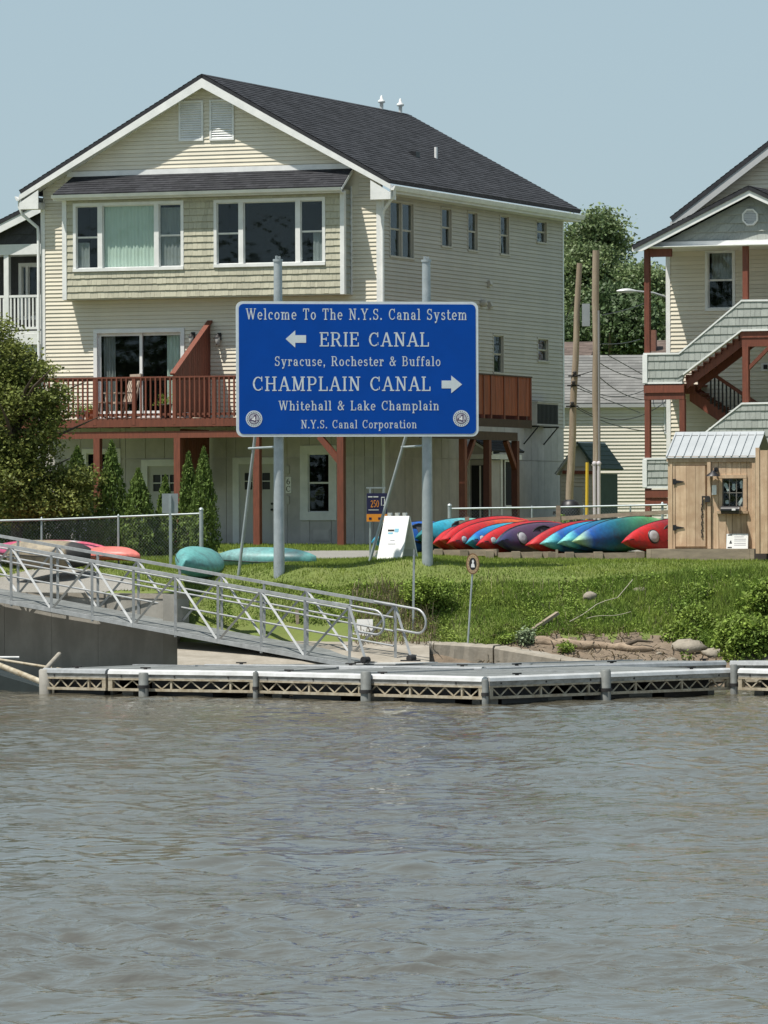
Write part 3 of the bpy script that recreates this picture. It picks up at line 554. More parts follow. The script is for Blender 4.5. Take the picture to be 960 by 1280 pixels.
    m = MB(); m.box(b1-.0, b1+.03, -.06, .0-.017, bz0-.02, zb+.2); m.build('bay_corner_board', WHITE, T)
    m = MB(); m.box(b0+.0, b1, -.50, -.005, bz0-.03, bz0-.001); m.build('bay_floor', SAGE, T)
    m = MB(); m.box(b0-.16, b1+.04, -.74, -.505, zb+.0, zb+.025); m.build('bay_soffit', WHITE, T)
    zs = zb+.16; e0, e1 = b0-.16, b1+.05; k0, k1 = b0+.06, b1+.05
    roof_slope((e0, -.78, zs), (e1, -.78, zs), (k1, -.03, zfr-.06), (k0, -.03, zfr-.06), exp=.12).build('skirt_roof', ROOF, T)
    m = MB(); m.box(e0, e1, -.775, -.745, zb+.026, zs-.06); m.prism([(e0+.0, -.79, zs-.12), (e0, -.87, zs-.11), (e0, -.90, zs-.03), (e0, -.79, zs-.03)], (e1-e0, 0, 0)); m.build('bay_fascia', WHITE, T)
    m = MB(); m.prism([(e1-.03, -.77, zs-.10), (e1-.03, -.03, zfr-.16), (e1-.03, -.03, zfr-.06), (e1-.03, -.77, zs-.02)], (.04, 0, 0)); m.build('bay_fascia', WHITE, T)
    cu = (-.0, 1, 0, 1, CURTG)
    cols = (24, 57, 24)
    window(BP, T, bw1, cols, [(0.5,), (), (0.5,)], tw=.08, mw=.13, curtains=[[(.0, .55, 0, .42, CURTW)], [cu], [(.0, .9, 0, .95, CURTW)]], name='bay_window', label='left bay window with a pale green curtain')
    window(BP, T, bw2, cols, [(0.5,), (), (0.5,)], tw=.08, mw=.13, curtains=[None, None, [(.5, .95, 0, .5, CURTW)]], name='bay_window', label='right bay window showing dark glass')
    # ---- side windows
    names = [(1, 1)]+[(1,)]*6
    for i, r in enumerate(side):
        cu = None
        if i == 6: cu = [[(0, 1, 0, 1, CURTR)]]
        if i == 4: cu = [[(0, 1, 0, .22, CURTW)]]
        window(SP, T, r, names[i], (0.5,), tw=.045, mw=.06, curtains=cu, name='window', trim=SHADEV, sash=SHADEV)
    for (x, y) in ((610, 355), (611, 382)):
        w_, z_ = SP.at(x, y); m = MB(); m.box(.017, .08, w_-.09, w_+.09, z_-.09, z_+.09); m.prism([(.08, w_-.09, z_-.05), (.08, w_-.09, z_+.09), (.12, w_-.09, z_-.02)], (0, .18, 0)); m.build('wall_vent', SHADEV, T)
    w_, z_ = SP.at(601, 379); m = MB(); m.lathe([(.10, 0), (.10, .12), (.04, .16)], (.017, w_, z_), 10, 'x'); m.build('wall_vent', SHADEV, T)
    # ---- sliding door
    a0, a1, z0, z1 = sl; m = MB(); t = .10
    FP.box(m, a0, a1, z1-t, z1, -.12, .05); FP.box(m, a0, a0+t, z0, z1-t, -.12, .048); FP.box(m, a1-t, a1, z0, z1-t, -.12, .048); FP.box(m, a0+t, a1-t, z0, z0+.06, -.12, .03)
    D = m.build('sliding_door', WHITE, T); h = (a0+a1)/2+.02
    for x0, x1, dd in ((a0+t, h+.04, -.045), (h-.04, a1-t, -.09)):
        m = MB(); s_ = .075
        FP.box(m, x0, x1, z1-t-s_, z1-t, dd-.03, dd); FP.box(m, x0, x1, z0+.06, z0+.06+.12, dd-.03, dd); FP.box(m, x0, x0+s_, z0+.18, z1-t-s_, dd-.03, dd); FP.box(m, x1-s_, x1, z0+.18, z1-t-s_, dd-.03, dd); m.build('sash', WHITE, D)
        m = MB(); FP.box(m, x0+s_, x1-s_, z0+.18, z1-t-s_, dd-.018, dd-.010); m.build('pane', GLASS, D)
    m = MB(); FP.box(m, h-.02, h+.01, z0+.95, z0+1.15, -.045, -.0); m.build('handle', WHITE, D)
    for x0, x1 in ((a0+t+.08, a0+t+.42), (a1-t-.48, a1-t-.05)):
        V = []; n = 16; m = MB()
        for q in range(n+1): V += [FP.p(x0+(x1-x0)*q/n, z0+.08, -.2+.03*math.sin(q*1.7)), FP.p(x0+(x1-x0)*q/n, z1-t, -.2+.03*math.sin(q*1.7))]
        m.add(V, [(2*q, 2*q+2, 2*q+3, 2*q+1) for q in range(n)], True); m.build('curtain', CURTG if x0 > h-.5 and x0 > (a0+a1)/2 else CURTW, D)
    m = MB(); A = [FP.p(a0, z0, -.121), FP.p(a1, z0, -.121), FP.p(a1, z1, -.121), FP.p(a0, z1, -.121), FP.p(a0, z0, -2), FP.p(a1, z0, -2), FP.p(a1, z1, -2), FP.p(a0, z1, -2)]
    m.add(A, [(0, 1, 5, 4), (1, 2, 6, 5), (2, 3, 7, 6), (3, 0, 4, 7), (4, 5, 6, 7)]); m.build('interior', DARKIN, D)
    # ---- lanterns
    for x, y in ((242, 423), (275, 424)):
        a, z = FP.at(x, y); m = MB(); FP.box(m, a-.05, a+.05, z-.02, z+.16, .016, .04); m.bar(FP.p(a, z+.08, .04), FP.p(a, z+.14, .15), .02, .02); m.bar(FP.p(a, z+.14, .15), FP.p(a, z+.08, .15), .02, .02)
        la = m.build('wall_lantern', IRON, T); m = MB(); c = FP.p(a, z-.16, .15); m.lathe([(.03, 0), (.055, .03), (.075, .2), (.02, .25)], c, 6); m.build('lantern_glass', CURTW, la); m = MB(); m.lathe([(.09, .2), (.02, .28), (.005, .30)], c, 6); m.build('lantern_cap', IRON, la)
    # ---- roof fittings
    for px, py, hgt, r in ((477, 133, .34, .10), (500.5, 137, .36, .10)):
        w_ = SP.fr.S(px, py, mid)[0]; m = MB(); m.lathe([(.05, 0), (.05, hgt*.5), (r, hgt*.55), (r, hgt*.7), (.04, hgt*.82), (.04, hgt), (.01, hgt+.05)], (mid, w_, Zap+R-.02), 12); m.build('ridge_vent_cap', WHITE, T)
    def onroof(px, py):
        o = fr.I @ Vector((0, 0, HC)); d = fr.I.to_3x3() @ ray(px, py); k = pitch
        t = (Zap+R-k*(o.x-mid)-o.z)/(d.z+k*d.x); return o+d*t
    q = onroof(545, 198); m = MB(); m.lathe([(.045, -.1), (.045, .30)], q, 10); m.build('plumbing_vent', WHITE, T)
    q = onroof(517, 194); m = MB(); m.box(q.x-.1, q.x+.12, q.y-.14, q.y+.14, q.z-.08, q.z+.09); m.build('roof_vent', BLACK, T)
    # ---- ground floor : grey panels with joints
    wA = FP.rect(375.3, 557, 420.7, 650.5); dA = FP.rect(291, 572, 347, 683.5); dB = FP.rect(177, 574.5, 231, 683.5); wB = FP.rect(103, 561, 151, 640)
    hz = [wA, dA, dB, wB]; zj = FP.at(320, 572)[1]
    backing(FP, T, -W, -.0, -.3, zsb-.002, hz, PANEL, 'foundation_wall', d=-.02)
    us = [FP.at(x, 600)[0] for x in (52, 76, 101, 126, 150, 157, 182, 206, 232, 257, 283, 295, 320, 345, 359, 387, 414, 431, 443, 456, 467, 478)]
    us[0], us[-1] = -W, 0.0
    for (za, zb_) in ((-.3, zj-.01), (zj+.01, zsb-.004)):
        for x0, x1 in zip(us[:-1], us[1:]):
            for s0, s1 in spans(x0+.006, x1-.006, za, zb_, [(hh[0]-.0, hh[1]+.0, za-1, zb_+1) for hh in hz if hh[2] < zb_-.0 and hh[3] > za and (hh[3]-hh[2] > 0)] ):
                m = MB(); FP.box(m, s0, s1, za, zb_, -.018, random.uniform(.0, .006)); m.build('panel', PANEL, T)
            for hh in hz:                          # strips above / below an opening
                lo, hi = max(x0+.006, hh[0]), min(x1-.006, hh[1])
                if hi-lo > .02:
                    for c0, c1 in ((hh[3]+.0, zb_), (za, hh[2])):
                        if c1-c0 > .03 and hh[2] < zb_ and hh[3] > za: m = MB(); FP.box(m, lo, hi, c0, c1, -.018, .003); m.build('panel', PANEL, T)
    ws = np.linspace(0.0, L, 27); zj2 = SP.at(660, 576)[1]
    backing(SP, T, 0.0, L, -.3, zsb-.002, [], PANEL, 'foundation_wall', d=-.02)
    for (za, zb_) in ((-.3, zj2-.01), (zj2+.01, zsb-.004)):
        for x0, x1 in zip(ws[:-1], ws[1:]): m = MB(); SP.box(m, x0+.006, x1-.006, za, zb_, -.018, random.uniform(.0, .008)); m.build('panel', PANEL, T)
    window(FP, T, wA, (1,), (0.5,), tw=.21, trim=WHITE, sash=WHITE, name='window', label='white framed ground floor window under the deck')
    window(FP, T, wB, (1,), (0.5,), tw=.12, trim=WHITE, sash=WHITE, name='window')
    for r, s_ in ((dA, 1), (dB, 0)):
        a0, a1, z0, z1 = r; z0 = -.02; m = MB(); t = .17
        FP.box(m, a0, a1, z1-t, z1, -.1, .03); FP.box(m, a0, a0+t, z0, z1-t, -.1, .028); FP.box(m, a1-t*.5, a1, z0, z1-t, -.1, .028)
        D = m.build('entry_door', WHITE, T); m = MB(); x0, x1 = a0+t, a1-t*.5; zt = z1-t
        lw = (x1-x0); p0 = x0+lw*.14; p1 = x0+lw*.86; q1 = zt-.22; q0 = q1-.42
        backing(FP, D, x0, x1, z0, zt, [(p0, p1, q0, q1)], mat('door_slab', (.50, .49, .46), .55, .1, 3), 'door_leaf', th=.04, d=-.03)
        mm = MB()
        for i in range(1, 3): xx = p0+(p1-p0)*i/3; FP.box(mm, xx-.012, xx+.012, q0, q1, -.06, -.025)
        FP.box(mm, p0, p1, (q0+q1)/2-.012, (q0+q1)/2+.012, -.062, -.027); mm.build('muntin', WHITE, D)
        mm = MB(); FP.box(mm, p0, p1, q0, q1, -.068, -.064); mm.build('pane', BLACK, D)
        for zz0, zz1 in ((.15, .75), (.85, q0-.12)):
            for u0_, u1_ in ((x0+.12, (x0+x1)/2-.05), ((x0+x1)/2+.05, x1-.12)): mm = MB(); FP.box(mm, u0_, u1_, zz0, zz1, -.0295, -.022); mm.build('raised_panel', mat('door_slab', (1, 1, 1)), D)
        mm = MB(); mm.lathe([(.03, 0), (.03, .05)], FP.p(x1-.08, .95, -.03), 8, 'y'); mm.lathe([(.03, 0), (.03, .03)], FP.p(x1-.08, 1.1, -.03), 8, 'y'); mm.build('door_knob', IRON, D)
    m = MB(); r = FP.rect(392, 662, 412.5, 676); FP.box(m, *r, .0, .03); FP.box(m, r[0]+.03, r[1]-.03, r[2]+.03, r[3]-.03, .03, .036); m.build('crawl_vent', PANEL, T)
    m = MB(); r = FP.rect(357.5, 596, 364.5, 616.5); FP.box(m, *r, .0, .035); npl = m.build('number_plate', WHITEP, T)
    glyphs(FP, npl, '6', (r[0]+r[1])/2, r[2]+.22, .15, .037, INK, 'numeral', center=True); glyphs(FP, npl, 'C', (r[0]+r[1])/2, r[2]+.035, .15, .037, INK, 'letter', center=True)
    for q in ((357.5, 582, 362, 592), (357.5, 620, 362, 630), (426, 607, 431, 624)):
        m = MB(); FP.box(m, *FP.rect(*q), .0, .05); m.build('utility_box', mat('door_slab', (1, 1, 1)), T)
    # ---- entry vestibule under the side deck
    wv = SP.at(586, 600)[0]; V2 = Pl(fr, 'F', wv); ub = V2.at(611, 620)[0]; S2 = Pl(fr, 'S', ub); we = S2.at(645, 620)[0]; zv = V2.at(596, 574)[1]
    m = MB(); m.box(.02, ub-.02, wv+.02, we-.02, -.2, zv-.02); m.build('vestibule_wall', PANEL, T)
    for c in ((.02, wv), (ub, wv), (ub, we), (ub, (wv+we)/2-.12)): m = MB(); m.box(c[0]-.1, c[0]+.012, c[1]-.012, c[1]+.1, -.1, zv); m.build('vestibule_post', WHITE, T)
    m = MB(); m.box(-.0, ub+.12, wv-.14, we+.14, zv, zv+.13); m.build('vestibule_fascia', WHITE, T)
    zp = V2.at(598, 553)[1]; um = ub*.45
    m = MB(); m.prism([(.02, wv-.10, zv+.131), (ub+.10, wv-.10, zv+.131), (um, wv-.10, zp-.06)], (0, .05, 0)); m.build('vestibule_gable', PANEL, T)
    for x_ in (-.02, ub+.17):
        m = MB(); m.prism([(x_, wv-.18, zv+.10), (um, wv-.18, zp-.05), (um, wv-.18, zp+.06), (x_, wv-.18, zv+.2)], (0, .06, 0)); m.build('rake_board', WHITE, T)
        roof_slope((x_, wv-.19, zv+.21), (x_, we+.2, zv+.21), (um, we+.2, zp+.07), (um, wv-.19, zp+.07), th=.04).build('vestibule_roof', ROOF, T)
    m = MB(); V2.box(m, .08, ub-.11, .02, zv-.16, -.03, .008); m.build('door_opening', DARKIN, T)
    m = MB(); V2.box(m, ub*.55, ub*.62, .02, zv-.17, .009, .03); m.build('storm_door_edge', WHITE, T)
    r = (S2.at(630, 600)[0], S2.at(642, 600)[0], S2.at(640, 634)[1], S2.at(636, 575)[1]); window(S2, T, r, (1,), (.5,), tw=.05, name='window', interior=False); m = MB(); S2.box(m, *r, -.02, -.012+.02); m.build('window_backing', DARKIN, T)
    return fr, T, FP, SP, W, L, zsb
# ------------------------------------------------------------------ stroke lettering with slab serifs (cap height 1)
TH, TN, SH = .145, .075, .085
def _arc(cx, cy, rx, ry, a0, a1, tv=TH, tn=TN, n=14):
    """stroke centre line on an ellipse, thick where it runs upright"""
    o = []
    for i in range(n+1):
        a = math.radians(a0+(a1-a0)*i/n); c, s = math.cos(a), math.sin(a); w = tn+(tv-tn)*c*c
        nx, ny = c/rx, s/ry; l = math.hypot(nx, ny); nx /= l; ny /= l
        x, y = cx+rx*c, cy+ry*s; o.append(((x-nx*w/2, y-ny*w/2), (x+nx*w/2, y+ny*w/2)))
    return [(o[i][0], o[i][1], o[i+1][1], o[i+1][0]) for i in range(n)]
def _ln(x0, y0, x1, y1, w):
    dx, dy = x1-x0, y1-y0; l = math.hypot(dx, dy); nx, ny = -dy/l*w/2, dx/l*w/2
    return [((x0+nx, y0+ny), (x1+nx, y1+ny), (x1-nx, y1-ny), (x0-nx, y0-ny))]
def _v(x, y0, y1, w=TH): return [((x-w/2, y0), (x+w/2, y0), (x+w/2, y1), (x-w/2, y1))]
def _h(x0, x1, y, w=TN): return [((x0, y-w/2), (x1, y-w/2), (x1, y+w/2), (x0, y+w/2))]
def _s(x, y, e=.17, w=TN): return _h(x-e, x+e, y+(w/2 if y < .5 else -w/2), w)
def _sb(x, w_=.2): return _s(x, 0, w_)
def glyph(ch):
    X = .68; T2 = TH/2
    def stem(x, y1=1.0, l=True): return _v(x, 0, y1)+_s(x, 0)+(_s(x, y1) if l else [])
    def top(x, y, e0=.15, e1=.0): return _h(x-e0-T2+.02, x+T2+e1, y-TN/2)
    def bowl(x0, x1, y0, y1): cy = (y0+y1)/2; rx = (x1-x0)/2; ry = (y1-y0)/2; return (x0+x1)/2, cy, rx-T2, ry-TN/2
    if ch == 'I': return .42, stem(.21)
    if ch == 'E': return .80, stem(.20)+_h(.2, .70, 1-TN/2)+_h(.2, .72, TN/2)+_h(.2, .55, .52)+_v(.68, .74, 1, .08)+_v(.71, 0, .28, .08)+_v(.55, .40, .64, .07)
    if ch == 'L': return .76, stem(.20)+_h(.2, .70, TN/2)+_v(.69, 0, .30, .08)
    if ch == 'T': return .84, _v(.42, 0, 1)+_s(.42, 0, .19)+_h(.06, .78, 1-TN/2)+_v(.09, .72, 1, .08)+_v(.75, .72, 1, .08)
    if ch == 'H': return 1.0, stem(.22)+stem(.78)+_h(.22, .78, .51)
    if ch == 'N': return .98, _v(.22, 0, 1, .10)+_s(.22, 0)+_h(.04, .25, 1-TN/2)+_ln(.24, .98, .76, .04, TH)+_v(.78, 0.02, 1, .10)+_s(.78, 1)
    if ch == 'M': return 1.14, _v(.22, 0, 1, .10)+_s(.22, 0)+_h(.05, .3, 1-TN/2)+_ln(.25, .98, .56, .06, TH)+_ln(.87, .98, .58, .06, .09)+stem(.90)
    if ch == 'A': return .96, _ln(.16, .02, .47, .99, .09)+_ln(.80, .02, .49, .99, TH)+_h(.28, .70, .34)+_s(.15, 0, .14)+_s(.81, 0, .17)
    if ch == 'Y': return .90, _v(.45, 0, .46)+_s(.45, 0, .18)+_ln(.45, .44, .14, .97, TH)+_ln(.45, .44, .76, .97, .09)+_s(.15, 1, .16)+_s(.76, 1, .14)
    if ch == 'W': return 1.30, _ln(.16, .98, .42, .03, TH)+_ln(.42, .03, .66, .97, .09)+_ln(.64, .98, .90, .03, TH)+_ln(.90, .03, 1.14, .98, .09)+_s(.16, 1, .15)+_s(.65, 1, .15)+_s(1.14, 1, .13)
    if ch == 'C': return .90, _arc(.48, .5, .34, .45, 52, 308, n=20)+_v(.76, .66, 1.0, .08)+_v(.78, .10, .30, .05)
    if ch == 'R': return .94, stem(.20)+_h(.2, .5, 1-TN/2)+_h(.2, .5, .50)+_arc(.48, .73, .22, .23, -90, 90)+_ln(.50, .50, .74, .06, TH)+_s(.80, 0, .11)
    if ch == 'P': return .84, stem(.20)+_h(.2, .48, 1-TN/2)+_h(.2, .48, .45)+_arc(.46, .705, .24, .255, -90, 90)
    if ch == 'B': return .88, stem(.20)+_h(.2, .48, 1-TN/2)+_h(.2, .5, .53)+_h(.2, .5, TN/2)+_arc(.46, .745, .20, .215, -90, 90)+_arc(.48, .29, .24, .245, -90, 90)
    if ch == 'S': return .78, _arc(.38, .735, .23, .22, 35, 270, n=14)+_arc(.38, .275, .25, .235, -150, 90, n=14)+_v(.62, .70, .98, .07)+_v(.12, .02, .30, .07)
    if ch == '&': return 1.0, _arc(.42, .78, .15, .18, 0, 360, n=18)+_arc(.38, .27, .24, .23, 100, 330, n=14)+_ln(.32, .70, .82, .03, .13)+_ln(.58, .12, .80, .50, .08)+_h(.70, .93, .52)
    if ch == '.': return .34, _v(.16, 0, .16, .16)
    if ch == ',': return .36, _v(.16, 0, .16, .16)+_ln(.22, .10, .12, -.16, .08)
    if ch == 'h': return .80, _v(.20, 0, 1)+_s(.2, 0, .15)+top(.2, 1)+_arc(.42, X-.24, .19, .20, 0, 150, tn=.09)+_v(.60, 0, X-.22)+_s(.6, 0, .15)
    if ch == 'n': return .80, _v(.20, 0, X)+_s(.2, 0, .15)+top(.2, X)+_arc(.42, X-.24, .19, .20, 0, 150, tn=.09)+_v(.60, 0, X-.22)+_s(.6, 0, .15)
    if ch == 'm': return 1.16, _v(.20, 0, X)+_s(.2, 0, .14)+top(.2, X)+_arc(.40, X-.24, .17, .20, 0, 150, tn=.09)+_v(.57, 0, X-.22)+_s(.57, 0, .13)+_arc(.77, X-.24, .17, .20, 0, 150, tn=.09)+_v(.94, 0, X-.22)+_s(.94, 0, .14)
    if ch == 'r': return .60, _v(.20, 0, X)+_s(.2, 0, .17)+top(.2, X)+_arc(.44, X-.26, .20, .22, 70, 160, tn=.09)+_v(.50, X-.22, X-.04, .13)
    if ch == 'i': return .42, _v(.21, 0, X)+_s(.21, 0, .17)+top(.21, X)+_v(.20, .82, .98, .15)
    if ch == 'l': return .42, _v(.21, 0, 1)+_s(.21, 0, .17)+top(.21, 1)
    if ch == 'k': return .80, _v(.20, 0, 1)+_s(.2, 0, .15)+top(.2, 1)+_ln(.24, .28, .58, .62, .09)+_ln(.36, .40, .62, .04, .14)+_s(.66, 0, .13)+_s(.60, X, .12)
    if ch == 'f': return .52, _v(.22, 0, .82)+_s(.22, 0, .17)+_arc(.42, .78, .20, .18, 60, 180, tn=.09)+_h(.06, .46, X-.04)+_v(.48, .82, .96, .10)
    if ch == 't': return .52, _v(.22, .12, .90)+_h(.06, .46, X-.04)+_arc(.40, .18, .18, .14, 180, 330, tn=.09)
    if ch == 'p': return .80, _v(.20, -.30, X)+_s(.2, -.30, .15)+top(.2, X)+_arc(.44, X/2, .24, X/2-.04, -140, 140, tn=.09, n=18)
    if ch == 'u': return .82, _v(.20, .22, X)+top(.2, X)+_arc(.40, .24, .19, .20, 180, 330, tn=.09)+_v(.60, 0, X)+top(.6, X)+_h(.6, .76, TN/2)
    if ch == 'o': return .74, _arc(.37, X/2, .24, X/2-.04, 0, 360, tn=.09, n=24)
    if ch == 'c': return .66, _arc(.37, X/2, .23, X/2-.04, 50, 310, tn=.09, n=18)+_v(.53, .46, .60, .13)
    if ch == 'e': return .70, _arc(.36, X/2, .23, X/2-.04, 0, 315, tn=.09, n=20)+_h(.15, .62, X/2+.01)
    if ch == 'a': return .74, _v(.52, .05, .46)+_arc(.34, .46, .18, .18, 0, 150, tn=.09)+_v(.18, .42, .56, .12)+_arc(.33, .20, .18, .16, 0, 360, tn=.08, n=16)+_h(.52, .70, TN/2)
    if ch == 's': return .60, _arc(.30, .50, .16, .14, 40, 270, tn=.09)+_arc(.30, .19, .18, .15, -150, 90, tn=.09)+_v(.46, .48, .64, .06)+_v(.12, .03, .2, .06)
    if ch == 'y': return .80, _ln(.18, X-.02, .40, .04, TH)+_ln(.62, X-.02, .34, -.20, .09)+_s(.18, X, .15)+_s(.62, X, .13)+_v(.24, -.28, -.12, .16)
    if ch == '6': return .70, _arc(.35, .32, .24, .27, 0, 360, n=20)+_arc(.50, .40, .39, .54, 95, 185, n=8)
    if ch == '2': return .66, _arc(.32, .72, .21, .23, -20, 170, n=10)+_ln(.52, .62, .12, .08, .13)+_h(.08, .58, .06, .12)
    if ch == '5': return .66, _h(.12, .56, .94, .12)+_v(.17, .52, 1, .12)+_arc(.30, .32, .23, .27, -150, 110, n=12)
    if ch == '0': return .72, _arc(.36, .5, .24, .44, 0, 360, n=20)
    if ch == ' ': return .50, []
    return .7, _h(.1, .6, .35)
def text_polys(s, track=.06, space=.55):
    x = 0; out = []
    for ch in s:
        if ch == ' ': x += space; continue
        w, st = glyph(ch)
        for q in st: out.append([(x+a, b) for a, b in q])
        x += w+track
    return x-track, out
def glyphs(pl, parent, s, a, z, h, d, m, name='lettering', width=None, center=False, track=.06, space=.55, each=False):
    if each:                                       # one object per letter
        w, _ = text_polys(s, track, space); sx = (width/w if width else h); x = 0
        for ch in s:
            if ch == ' ': x += space; continue
            gw, st = glyph(ch); mb = MB()
            for i, q in enumerate(st): mb.add([pl.p(a+(x+p_[0])*sx, z+p_[1]*h, d+.0006*(i % 9)) for p_ in q], [(0, 1, 2, 3)])
            mb.build('letter', m, parent); x += gw+track
        return
    w, polys = text_polys(s, track, space); sx = (width/w if width else h); x0 = a-(w*sx/2 if center else 0); mb = MB()
    for i, q in enumerate(polys):
        dd = d+.0006*(i % 9)
        v = [pl.p(x0+p_[0]*sx, z+p_[1]*h, dd) for p_ in q]; mb.add(v, [(0, 1, 2, 3)])
    return mb.build(name, m, parent, kind='stuff' if len(s) > 1 else None)
HF, HT, HFP, HSP, HW, HL, HZSB = house_main()

# ================================================================== DECK (parts of the big house)
def deck():
    fr, T, W, L = HF, HT, HW, HL; dp = 2.4; us_ = 2.0
    FD = Pl(fr, 'F', -dp); SD = Pl(fr, 'S', us_); ul = -W+.1
    zr = FD.at(200, 470.5)[1]; zf = FD.at(200, 523)[1]; zf2 = FD.at(200, 533.5)[1]; zb1 = FD.at(200, 539)[1]; zb2 = FD.at(200, 547.5)[1]
    we = SD.at(663, 500)[0]
    m = MB(); y = -dp+.0
    m.box(ul, us_, -dp, -.02, zf-.04, zf); m.box(.02, us_, -.0, we, zf-.04, zf); D = m.build('deck_floor', REDW, T)
    f = MB(); f.box(ul, us_+.02, -dp-.04, -dp, zf2, zf-.002); f.build('deck_fascia', REDW, D)
    f = MB(); f.box(ul, us_-.25, -dp+.02, -dp+.16, zb2, zb1); f.build('deck_beam', REDW, D)
    f = MB(); f.box(us_, us_+.04, -dp+.01, we, zf2, zf-.002); f.build('deck_fascia', BROWND, D)
    f = MB(); wb = SD.at(648, 540)[0]; f.box(us_-.16, us_-.02, -dp+.2, wb, zb2-.05, zb1-.01); f.build('deck_beam', BROWND, D)
    n = 24
    for i in range(n+1): x = ul+.05+(us_-ul-.1)*i/n; f = MB(); f.box(x-.02, x+.02, -dp+.17, -.03, zf2+.02, zf-.041); f.build('joist', BROWND, D)
    # railing front
    f = MB(); f.box(ul, us_+.03, -dp-.05, -dp+.09, zr-.04, zr); f.build('top_rail', REDW, D)
    f = MB(); f.box(ul, us_, -dp-.02, -dp+.02, zr-.10, zr-.041); f.build('sub_rail', REDW, D)
    f = MB(); f.box(ul, us_, -dp-.02, -dp+.02, zf+.07, zf+.13); f.build('bottom_rail', REDW, D)
    bal = None; x = ul+.06
    posts = [FD.at(p_, 500)[0] for p_ in (71, 119, 168, 218.5, 268, 318, 369, 420, 472, 523)]
    while x < us_-.05:
        if min(abs(x-p_) for p_ in posts) > .07:
            if bal is None: f = MB(); f.box(-.019, .019, -.019, .019, zf+.02, zr-.041); bal = f.build('baluster', REDW, D); bal.location = (x, -dp-.04+.0, 0); b0 = bal
            else: c = b0.copy(); COL.objects.link(c); c.location = (x, -dp-.04, 0)
        x += .133
    for p_ in posts: f = MB(); f.box(p_-.045, p_+.045, -dp-.045, -dp+.045, zf2+.05, zr-.041); f.build('rail_post', REDW, D)
    # side screen: boards, light through them put into the orange of the stain
    zt = SD.at(640, 471)[1]; x = -dp+.2; k = 0
    f = MB(); f.box(us_-.05, us_+.06, -dp, we, zt, zt+.035); f.build('screen_cap', BROWND, D)
    while x < we-.05:
        f = MB(); j = random.uniform(0, .006); f.box(us_-.02, us_+.01+j, x, x+.128, zf+.10, zt-.0); f.build('screen_board', REDP, D); x += .134
    for p_ in (604, 613, 629.5, 646.5, 662.5):
        wq = SD.at(p_, 500)[0]; f = MB(); f.box(us_-.06, us_+.035, wq-.05, wq+.04, zf, zt-.001); f.build('rail_post', REDW, D)
    f = MB(); f.box(us_-.1, .02, we-.03, we+.02, zf, zt-.05); f.build('screen_end', REDW, D)
    # ground posts
    zg0 = -.05
    for px_ in (120.5, 221, 320, 425): a = FD.at(px_, 600)[0]; f = MB(); f.box(a-.085, a+.085, -dp+.01, -dp+.18, zg0, zb2-.002); f.build('deck_post', REDW, D); f = MB(); f.lathe([(.14, -.1), (.14, .06)], (a, -dp+.095, zg0), 12); f.build('post_footing', CONC, D)
    a = FD.at(425, 600)[0]; f = MB(); p0 = FD.at(398, 546); f.bar((p0[0], -dp+.09, zb2), (a, -dp+.09, FD.at(420, 573)[1]-.12), .14, .13, (0, 1, 0)); f.build('knee_brace', REDW, D)
    for px_, br in ((583.5, 1), (614, 0), (649, -1)):
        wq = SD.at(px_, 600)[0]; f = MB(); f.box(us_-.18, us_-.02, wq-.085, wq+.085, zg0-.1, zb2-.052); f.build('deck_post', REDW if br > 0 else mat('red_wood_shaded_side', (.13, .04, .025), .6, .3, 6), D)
        if br: f = MB(); f.bar((us_-.1, wq+br*.75, zb2-.05), (us_-.1, wq, zb2-.8), .12, .12, (1, 0, 0)); f.build('knee_brace', REDW, D)
    # divider screen between the two halves of the deck: boards with a sloping top
    u = HFP.at(263, 420)[0]; z1 = HFP.at(263, 403)[1]; nb = 17; S = None
    for i in range(nb):
        y0 = -.03-i*(dp-.1)/nb; y1 = y0-(dp-.1)/nb+.012; f = MB(); zz = lambda q: z1+(zr-z1+.0)*(abs(q)/dp) if True else 0
        f.prism([(u-.012, y0, zf+.04), (u-.012, y1, zf+.04), (u-.012, y1, zz(y1)), (u-.012, y0, zz(y0))], (.024, 0, 0)); f.build('screen_board', REDW, D)
    f = MB(); f.bar((u, -.02, z1+.03), (u, -dp+.02, zr+.05), .14, .05); f.bar((u-.04, -.03, zf+.0), (u-.04, -.03, z1), .09, .09, (0, 1, 0)); f.build('screen_cap', REDW, D)
    f = MB(); f.box(u-.08, u-.015, -dp*.5, -dp*.5+.09, zf, z1-.85); f.build('screen_post', REDW, D)
    for i in range(12):                            # lattice-like boards below the deck
        y0 = -.1-i*.15; f = MB(); f.box(u-.02, u+.004, y0-.14, y0, 1.55, zf2-.05); f.build('lower_screen_board', REDW, D)
    return FD, zf, zr
FD, DZF, DZR = deck()
def on_deck(px, py, w): u, z = HF.F(px, py, w); return HF.M @ Vector((u, w, DZF))
